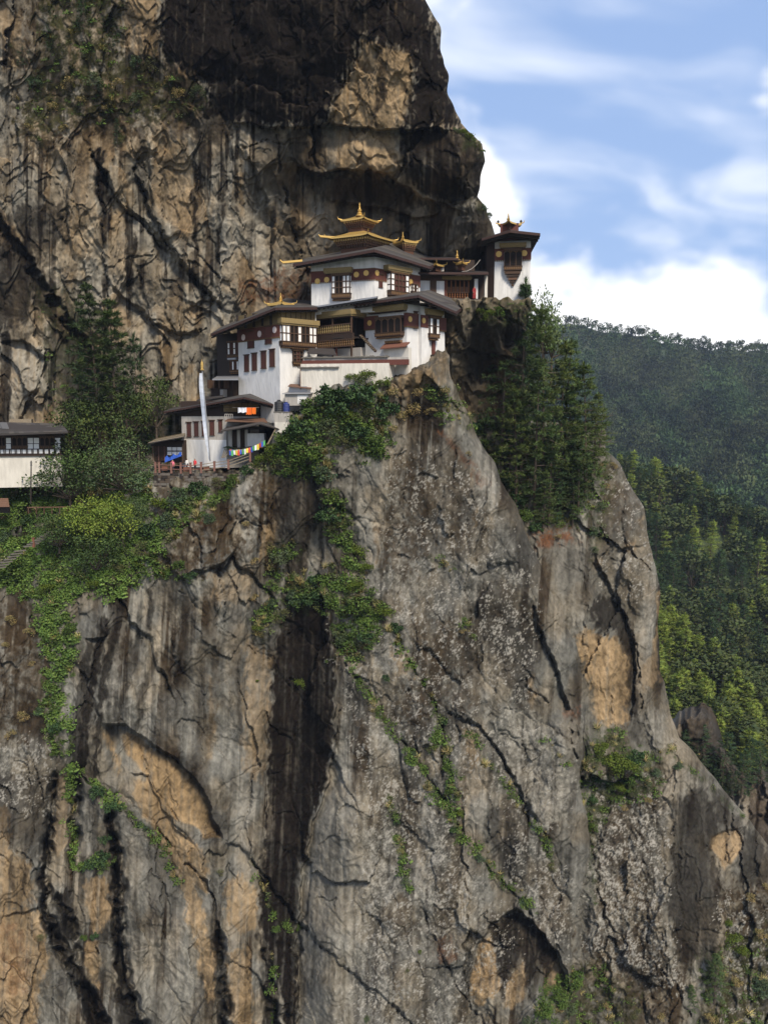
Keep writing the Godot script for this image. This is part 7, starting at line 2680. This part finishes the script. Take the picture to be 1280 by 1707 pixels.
func build_plants() -> void:
	make_plants()
	rng.seed = 99
	# the tall pines beside the tower: column and row of the foot, row of the top
	var tall := [868, 800, 462, 0, 838, 740, 492, 1, 905, 830, 505, 2, 930, 850, 566, 3, 952, 860, 640, 0, 890, 860, 590, 1, 975, 830, 600, 2, 860, 850, 640, 3, 915, 880, 700, 0, 955, 880, 745, 1, 990, 790, 650, 3, 822, 690, 520, 2, 940, 780, 560, 1, 880, 720, 500, 3, 905, 890, 780, 2, 965, 850, 700, 1]
	var which := ["tallest pine in front of the tower", "broad pine at the inner edge of the stand under the hall", "pine beside the tallest one towards the open sky", "pine of middle height on the outer side of the stand", "pine low on the outer edge above the rock face", "pine standing before the trunk of the tallest one", "outermost pine nearest the bare dead tree", "pine low at the inner side above the grey cliff edge", "lower pine in front near the reddish soil", "short pine in front beside the dry brow", "pine just inside the dead tree, at its foot", "high pine rising closest to the ledge of the hall", "pine in the middle of the outer flank", "second high pine directly under the white tower", "shortest pine at the foot of the stand over the reddish soil", "pine in the heart of the outer flank, behind the short ones"]
	for i in range(0, tall.size(), 4):
		var p := on_sheet(R, tall[i], tall[i + 1])
		var h: float = hgt(tall[i + 2], -p.z) - p.y
		var w := h / 20.0
		var ww := clampf(w, 0.5, 0.95) * 1.05
		plant("pine%d" % int(tall[i + 3]), p + Vector3(0, -0.5, 0), Vector3(ww, w, ww), rng.randf() * TAU, which[i / 4], "pine tree", "pines growing on the buttress beside the tower")
	var tw := on_sheet(R, 880, 720)
	for k in [[905, 470, 3.0], [918, 495, 3.4]]:
		var q := at(k[0], 640, -tw.z - 1.0)
		plant("bough", q, Vector3(0.8, (hgt(k[1], -q.z) - q.y) / 9.0, 0.8), rng.randf() * TAU, "thin open crowned tree rising in front of the white cloud", "tree", "thin trees at the top of the pine stand")
	# bare dead tree at the outer edge of the stand
	var st := new_st()
	rng.seed = 5
	var dead := thing("dead_tree", on_sheet(R, 996, 760) + Vector3(0, -0.3, 0), "bare twisted dead tree on the outer edge of the buttress", "dead tree")
	tube(st, Vector3.ZERO, Vector3(0.4, 3.0, 0), 0.22, 0.13)
	tube(st, Vector3(0.4, 3.0, 0), Vector3(0.6, 8.0, 0.3), 0.12, 0.02)
	part("trunk", st.commit(), M.bark_grey, dead)
	for k in 9:
		st = new_st()
		var a := Vector3(0.3 + 0.03 * k, 1.2 + 0.62 * k, 0)
		var d := Vector3(rng.randf_range(0.4, 2.0) * (1 if k % 3 else -1), rng.randf_range(-0.2, 0.9), rng.randf_range(-0.6, 0.6))
		tube(st, a, a + d * 0.6, 0.07, 0.05, 4)
		tube(st, a + d * 0.6, a + d + Vector3(0, 0.4, 0), 0.05, 0.012, 4)
		tube(st, a + d * 0.6, a + d * 1.2 + Vector3(0, -0.3, 0.3), 0.04, 0.01, 4)
		part("branch", st.commit(), M.bark_grey, dead)
	# trees left of the monastery, before the cliff
	for k in [["tall", 168, 770, 478, "tall sparse conifer with a flat top before the cliff"], ["tall1", 196, 765, 505, "slender conifer just beside the flat topped one"], ["fir0", 232, 770, 560, "dark fir close behind the sparse conifers"], ["fir1", 140, 775, 590, "dark fir shaded by the chasm wall"]]:
		var q := at(k[1], k[2], 114.5)
		var h: float = hgt(k[3], 114.5) - q.y
		var w: float = h / {"tall": 21.0, "tall1": 19.0, "fir0": 12.0, "fir1": 12.0}[k[0]]
		plant(k[0], q, Vector3(w, w, w) if str(k[0]).begins_with("tall") else Vector3(w * 0.8, w, w * 0.8), rng.randf() * TAU, k[4], "tree", "")
	for k in [["under", 150, 770, 668, 113.0, 1.0, "dark tree between the conifers and the white timbered house"], ["under", 215, 765, 655, 112.5, 1.0, "shaded tree under the slender conifer"], ["under", 262, 740, 630, 114.0, 0.8, "small tree leaning against the grey cliff wall"], ["under", 125, 790, 668, 111.5, 0.9, "dark leafy tree beside the white timbered house"],
			["gloom", 118, 845, 742, 108.0, 1.1, "dark round tree below the white timbered house"], ["broad", 205, 830, 732, 106.5, 1.15, "large grey green round tree beside the terrace fence"], ["bright", 150, 905, 824, 104.5, 0.95, "yellow green tree below the terrace"], ["bright", 198, 905, 822, 104.0, 0.8, "brightest yellow green tree with loose leaf tiers"],
			["gloom", 100, 920, 850, 103.5, 1.0, "low dark tree beside the stone steps"], ["broad", 228, 900, 830, 104.2, 0.75, "olive green tree against the terrace wall"], ["gloom", 165, 960, 880, 102.6, 1.1, "shadowy tree under the yellow green ones"]]:
		var q := at(k[1], k[2], k[4])
		var full: float = {"under": 9.0, "gloom": 8.0, "broad": 8.0, "bright": 6.0}[k[0]]
		var w: float = (hgt(k[3], k[4]) - q.y) / full
		var x: float = w * k[5]
		plant(k[0], q, Vector3(x, w, x), rng.randf() * TAU, k[6], "tree", "")
	# conifers on the high shelf of the cliff
	for k in [["fir2", 182, 92, -8, "dark conifer on the high shelf above the cliff face"], ["fir0", 92, 96, 6, "dark conifer farther along the high shelf"], ["fir1", 140, 60, -20, "small conifer between the two on the high shelf"], ["fir1", 198, 250, 200, "small fir rooted in the slanting joint of the cliff"], ["fir0", 42, 120, 40, "small conifer at the pale rib of the high cliff"]]:
		var q := on_sheet(U, k[1], k[2])
		var w: float = (hgt(k[3], -q.z) - q.y) / 12.0
		plant(k[0], q, Vector3(w * 1.1, w, w * 1.1), rng.randf() * TAU, k[4], "conifer", "")
	shrubs(U, "shrub on the overgrown shelf of the cliff", "shrubs on the shelf of the upper cliff", [300, 165, 16, 2, 330, 160, 14, 1, 255, 120, 16, 1, 285, 140, 13, 2, 120, 150, 18, 2, 160, 145, 17, 1, 140, 180, 16, 2, 200, 150, 15, 2, 230, 170, 15, 1, 90, 190, 15, 2, 60, 140, 14, 1, 50, 220, 13, 2, 180, 190, 13, 2, 20, 90, 12, 1, 230, 110, 12, 1, 310, 190, 12, 1, 265, 190, 12, 2, 110, 220, 12, 2, 205, 240, 10, 1])
	shrubs(U, "shrub on the grassy brow above the overhang", "shrubs on the brow of the overhang", [772, 228, 9, 0, 784, 236, 10, 0, 796, 248, 9, 1, 760, 222, 8, 1, 806, 350, 8, 1, 818, 362, 7, 1])
	shrubs(L, "shrub on the bank under the white monastery wall", "shrubs under the monastery wall", [520, 694, 26, 0, 560, 684, 30, 0, 600, 668, 28, 0, 640, 692, 26, 0, 545, 726, 27, 1, 590, 726, 25, 0, 622, 750, 22, 0, 500, 722, 26, 0, 480, 752, 26, 0, 520, 768, 26, 0, 455, 762, 20, 0, 640, 648, 16, 0, 612, 640, 20, 0, 590, 640, 18, 0, 540, 794, 20, 1, 438, 776, 18, 0, 412, 790, 13, 0, 634, 766, 18, 0, 570, 752, 22, 1, 655, 668, 20, 2, 500, 790, 20, 0, 470, 782, 18, 1, 690, 690, 20, 2, 742, 660, 15, 2, 700, 660, 16, 2, 668, 706, 18, 2, 720, 690, 14, 2, 545, 670, 22, 0, 575, 710, 22, 0, 610, 700, 22, 1, 655, 725, 14, 2, 780, 760, 9, 2])
	shrubs(L, "shrub in the cleft that runs down from the monastery", "shrubs in the cleft", [555, 832, 20, 0, 546, 866, 22, 0, 562, 880, 16, 1, 598, 930, 20, 0, 612, 956, 16, 0, 470, 934, 24, 1, 526, 975, 15, 0, 522, 1004, 19, 0, 492, 1000, 16, 1, 470, 1034, 20, 1, 430, 1056, 12, 0, 600, 1018, 26, 0, 642, 1034, 22, 0, 575, 1076, 20, 1, 612, 1066, 16, 0, 590, 985, 18, 0, 450, 1010, 13, 1, 560, 1060, 16, 1, 660, 1050, 12, 0])
	shrubs(L, "lone round green shrub in the middle of the black wet streak", "", [500, 1146, 14, 0])
	shrubs(L, "shrub rooted in a long diagonal crack of the lower cliff", "shrubs in the diagonal cracks", [645, 1134, 8, 0, 694, 1124, 7, 0, 735, 1206, 12, 0, 730, 1236, 11, 0, 745, 1284, 10, 0, 752, 1322, 11, 0, 766, 1362, 10, 0, 800, 1432, 9, 1, 662, 1372, 8, 1, 676, 1475, 10, 1, 640, 1200, 7, 1, 690, 1262, 8, 1, 720, 1250, 9, 1, 830, 1466, 8, 1, 870, 1508, 9, 1, 905, 1400, 9, 1, 755, 1385, 8, 0, 700, 1590, 5, 0, 680, 1622, 5, 1, 612, 1702, 7, 1, 920, 1450, 9, 1, 850, 1330, 7, 1, 462, 1552, 9, 0, 496, 1550, 7, 0, 740, 945, 12, 2, 772, 1055, 9, 2, 545, 1104, 4, 0, 430, 1138, 4, 0])
	shrubs(L, "shrub among the dark pillars at the foot of the cliff", "shrubs among the pillars", [168, 1436, 18, 0, 150, 1446, 13, 0, 126, 1412, 12, 1, 162, 1326, 14, 0, 192, 1348, 16, 0, 238, 1378, 11, 1, 266, 1404, 11, 1, 92, 1256, 10, 0, 95, 1216, 12, 0, 70, 1566, 10, 1, 140, 1566, 8, 0, 160, 1562, 8, 0, 120, 1290, 9, 0, 290, 1460, 9, 2, 118, 1340, 8, 0, 368, 1460, 9, 1, 175, 1400, 12, 0])
	shrubs(L, "shrub at the broken foot of the cliff beside the orange scar", "shrubs at the lower foot", [958, 1640, 20, 0, 932, 1672, 18, 0, 906, 1694, 18, 0, 950, 1690, 16, 1, 880, 1706, 12, 1])
	shrubs(L, "shrub along the overgrown edge of the terraced gully", "shrubs along the gully edge", [28, 965, 30, 0, 300, 834, 20, 1, 332, 822, 18, 0, 270, 856, 22, 0, 250, 888, 20, 0, 240, 924, 18, 1, 200, 958, 18, 1, 282, 872, 16, 1, 390, 802, 13, 0, 362, 812, 13, 1, 120, 1052, 14, 0, 160, 985, 16, 0, 300, 950, 14, 0, 320, 962, 12, 0, 80, 990, 16, 0, 10, 900, 16, 1, 50, 870, 14, 0, 230, 950, 14, 0, 350, 870, 12, 1, 425, 940, 12, 2, 425, 1000, 11, 2, 410, 880, 12, 2])
	shrubs(L, "shrub on the pale broken bank beside the gully", "dry shrubs at the left edge", [20, 1040, 14, 2, 50, 1060, 13, 2, 10, 1080, 10, 2, 40, 1200, 14, 2, 20, 1230, 13, 2, 66, 1190, 10, 1, 55, 1110, 8, 2])
	shrubs(R, "shrub in the thicket at the waist of the buttress", "shrubs at the waist of the buttress", [1020, 1285, 26, 0, 1046, 1290, 24, 0, 1000, 1256, 20, 0, 985, 1336, 13, 0, 986, 1384, 12, 0, 1012, 1236, 16, 1, 1074, 1306, 14, 1, 1030, 1320, 18, 0, 1060, 1270, 16, 0, 1090, 1290, 12, 1, 1130, 1280, 9, 1, 1000, 1300, 16, 0, 1040, 1350, 9, 2, 1080, 1340, 10, 2])
	shrubs(R, "shrub on the brown slope beside the dark slab", "shrubs on the brown slope", [1218, 1575, 22, 0, 1236, 1596, 16, 0, 1210, 1545, 14, 0, 1270, 1650, 22, 1, 1250, 1500, 12, 2, 1225, 1640, 14, 2, 1265, 1560, 14, 2, 1180, 1700, 14, 2, 1100, 1700, 14, 2, 1060, 1690, 12, 1, 1010, 1680, 12, 2, 1275, 1480, 10, 2])
	shrubs(R, "shrub on the outer brow of the buttress", "dry shrubs on the brow of the buttress", [1006, 778, 10, 2, 1022, 782, 10, 2, 1000, 850, 13, 1, 990, 890, 14, 1, 1010, 815, 9, 2, 930, 900, 10, 2, 990, 920, 10, 1])
	shrubs(R, "shrub in the gully behind the grey cliff edge", "shrubs in the gully", [790, 720, 16, 0, 806, 750, 18, 0, 824, 780, 18, 0, 842, 810, 18, 0, 860, 840, 18, 0, 876, 868, 15, 0, 812, 715, 16, 0, 836, 760, 16, 0, 892, 884, 13, 0])
	shrubs(K, "bush hanging over the ledge below the prayer hall", "bushes below the prayer hall", [800, 528, 11, 0, 815, 534, 13, 0, 792, 540, 9, 1, 830, 528, 12, 0, 780, 520, 6, 1])
	for k in [[1190, 1675, 1588, "small soft pine on the slope at the lower right corner"], [1150, 1690, 1640, "young pine beside the soft one at the lower right corner"]]:
		var q := on_sheet(R, k[0], k[1])
		var w: float = (hgt(k[2], -q.z) - q.y) / 20.0
		plant("pine1", q, Vector3(w * 1.5, w, w * 1.5), 1.0, k[3], "pine tree", "")
	# creeping plants and grass
	var lush := clump_mesh(0.42, 46, 0.17, Color(0.044, 0.074, 0.019), Color(0.094, 0.133, 0.034), 300)
	var olive := clump_mesh(0.40, 40, 0.15, Color(0.071, 0.087, 0.036), Color(0.133, 0.142, 0.061), 301)
	var straw := grass_mesh(0.55, 26, 0.03, Color(0.170, 0.170, 0.068), Color(0.374, 0.289, 0.145), 302)
	for e in [[L, 0.32, 1.0, "on the cliff below the monastery"], [U, 0.05, 0.9, "on the shelves of the high cliff"], [R, 0.07, 1.0, "on the rock buttress"], [K, 0.06, 0.9, "on the ledge of the prayer hall"], [RO, 0.06, 1.2, "on the dark outcrop"]]:
		var sets := ground_cover(e[0], e[1], e[2])
		if sets[0].size(): scatter("creeping_plants", lush, sets[0], "green creeping plants " + e[3], "ground cover")
		if sets[1].size(): scatter("low_plants", olive, sets[1], "olive low plants " + e[3], "ground cover")
		if sets[2].size(): scatter("grass", straw, sets[2], "dry grass tufts " + e[3], "grass")
	forests()

func forests() -> void:
	rng.seed = 500
	var list := []
	# nearer spur: dark trees, then the lit slope
	for k in 290:
		var u := rng.randf_range(1040, 1340)
		var v := rng.randf_range(800, 1240)
		if v < interp(HM.top, u) + 6 or v > interp(HN.top, u) + 12.0: continue
		list.append([v, u, HM])
	for k in 46:
		var u := 1035 + 300.0 * k / 46 + rng.randf_range(-3, 3)
		list.append([interp(HM.top, u) + rng.randf_range(2, 9), u, HM])
	for q in list:
		var p := on_sheet(q[2], q[1], q[0])
		var h := rng.randf_range(9, 17)
		var dk := rng.randf()
		var kind := ("fir%d" % (rng.randi() % 3)) if dk < 0.62 else (("lit%d" % (rng.randi() % 3)) if dk < 0.80 else ("far%d" % (rng.randi() % 3)))
		var w := h / 12.0 * rng.randf_range(1.0, 1.4)
		plant(kind, p, Vector3(w, h / 12.0, w), rng.randf() * TAU, ("dark pointed conifer" if kind.begins_with("fir") else ("lighter green conifer" if kind.begins_with("lit") else "round crowned tree")) + (" on the crest of the dark spur" if q[0] < interp(HM.top, q[1]) + 30 else (" high on the flank of the dark spur" if q[0] < 1000 else " low on the dark spur above the sunlit slope")), "tree", "trees on the dark spur")
	list = []
	for k in 250:
		var u := rng.randf_range(1090, 1340)
		var v := rng.randf_range(1010, 1330)
		if v < interp(HN.top, u): continue
		list.append([u, v])
	for k in 30:
		var u := 1085 + 240.0 * k / 30
		list.append([u, interp(HN.top, u) + rng.randf_range(2, 10)])
	for q in list:
		var p := on_sheet(HN, q[0], q[1])
		var h := rng.randf_range(7, 12)
		var w := h / 12.0 * rng.randf_range(1.15, 1.6)
		var kind := "lit%d" % (rng.randi() % 3) if rng.randf() < 0.8 else "far%d" % (rng.randi() % 3)
		plant(kind, p, Vector3(w, h / 12.0, w), rng.randf() * TAU, ("light green conifer" if kind.begins_with("lit") else "round crowned tree") + (" on the upper edge of the sunlit slope" if q[1] < interp(HN.top, q[0]) + 35 else " down on the sunlit slope"), "tree", "trees on the sunlit slope")
	for k in [[1170, 1290, 9.0], [1205, 1310, 10.0], [1235, 1330, 9.0], [1190, 1340, 8.0], [1250, 1290, 9.0], [1140, 1270, 6.0], [1268, 1310, 8.0], [1165, 1325, 7.0]]:
		var p := on_sheet(RO, k[0], k[1])
		plant("fir%d" % (rng.randi() % 3), p, Vector3.ONE * (k[2] / 12.0) * Vector3(1.5, 1, 1.5), rng.randf() * TAU, "dark brown green tree in front of the rock outcrop", "tree", "trees at the rock outcrop")
	# single pines that stand out against the cloud on the crest of the far mountain
	for k in 52:
		var u := 944 + 345.0 * k / 52 + rng.randf_range(-3, 3)
		var p := on_sheet(HF, u, interp(HF.top, u) + 3.0)
		var h := rng.randf_range(8, 14)
		plant("far%d" % (k % 3), p, Vector3(h / 13.0, h / 12.0, h / 13.0), rng.randf() * TAU, "small round crowned pine on the crest of the far mountain", "tree", "pines on the crest of the far mountain")
	# the forest of the far mountain reads as one mass
	var sets := [[], [], []]
	for j in range(0, HF.nv):
		for i in range(0, HF.nu):
			if HF.v0 + j * HF.st < interp(HF.top, HF.u0 + i * HF.st): continue
			if HF.u0 + i * HF.st > 1400 and rng.randf() < 0.6: continue
			for t in 2:
				if rng.randf() < 0.25: continue
				var p: Vector3 = HF.rows[j][0][i] + Vector3(rng.randf_range(-2.5, 2.5), -1.0, rng.randf_range(-6, 6))
				var s := rng.randf_range(0.45, 1.0)
				var g := 0.72 + 0.25 * rng.randf() + 0.8 * (N.tone as FastNoiseLite).get_noise_2d(i * 6.0, j * 6.0)
				var br := clampf(0.5 + 1.8 * (N.tone as FastNoiseLite).get_noise_2d(i * 5.0 + 400, j * 4.0), 0.0, 1.0)
				sets[rng.randi() % 3].append([spot(p, s, rng.randf_range(0.9, 1.5)), Color(g, g, g).lerp(Color(g * 1.15, g * 0.85, g * 0.95), br)])
	for k in 3:
		var m: Mesh = (P["mass%d" % k] if P.has("mass%d" % k) else mass_mesh(400 + k))
		scatter("forest", m, sets[k], "dense forest that covers the far mountain", "forest")

# a small far tree: trunk and a crown of few, large leaf faces
func mass_mesh(sd: int) -> ArrayMesh:
	rng.seed = sd
	var f := Leafy.new()
	for i in 46:
		var d := rv().normalized()
		d.y = absf(d.y) if rng.randf() < 0.75 else d.y
		var p := Vector3(0, 6.0, 0) + d * Vector3(3.4, 4.6, 3.4) * pow(rng.randf(), 0.35)
		leaf(f, p, (d + rv(0.7)).normalized(), rng.randf_range(1.5, 2.8), (d + Vector3(0, 0.7, 0)).normalized(), shade(Color(0.048, 0.080, 0.032), 0.15))
	f.tri(Vector3(-0.3, -2, 0), Vector3(0.3, -2, 0), Vector3(0, 6, 0), Vector3(0, 0, 1), Color(0.06, 0.045, 0.03))
	return f.done()
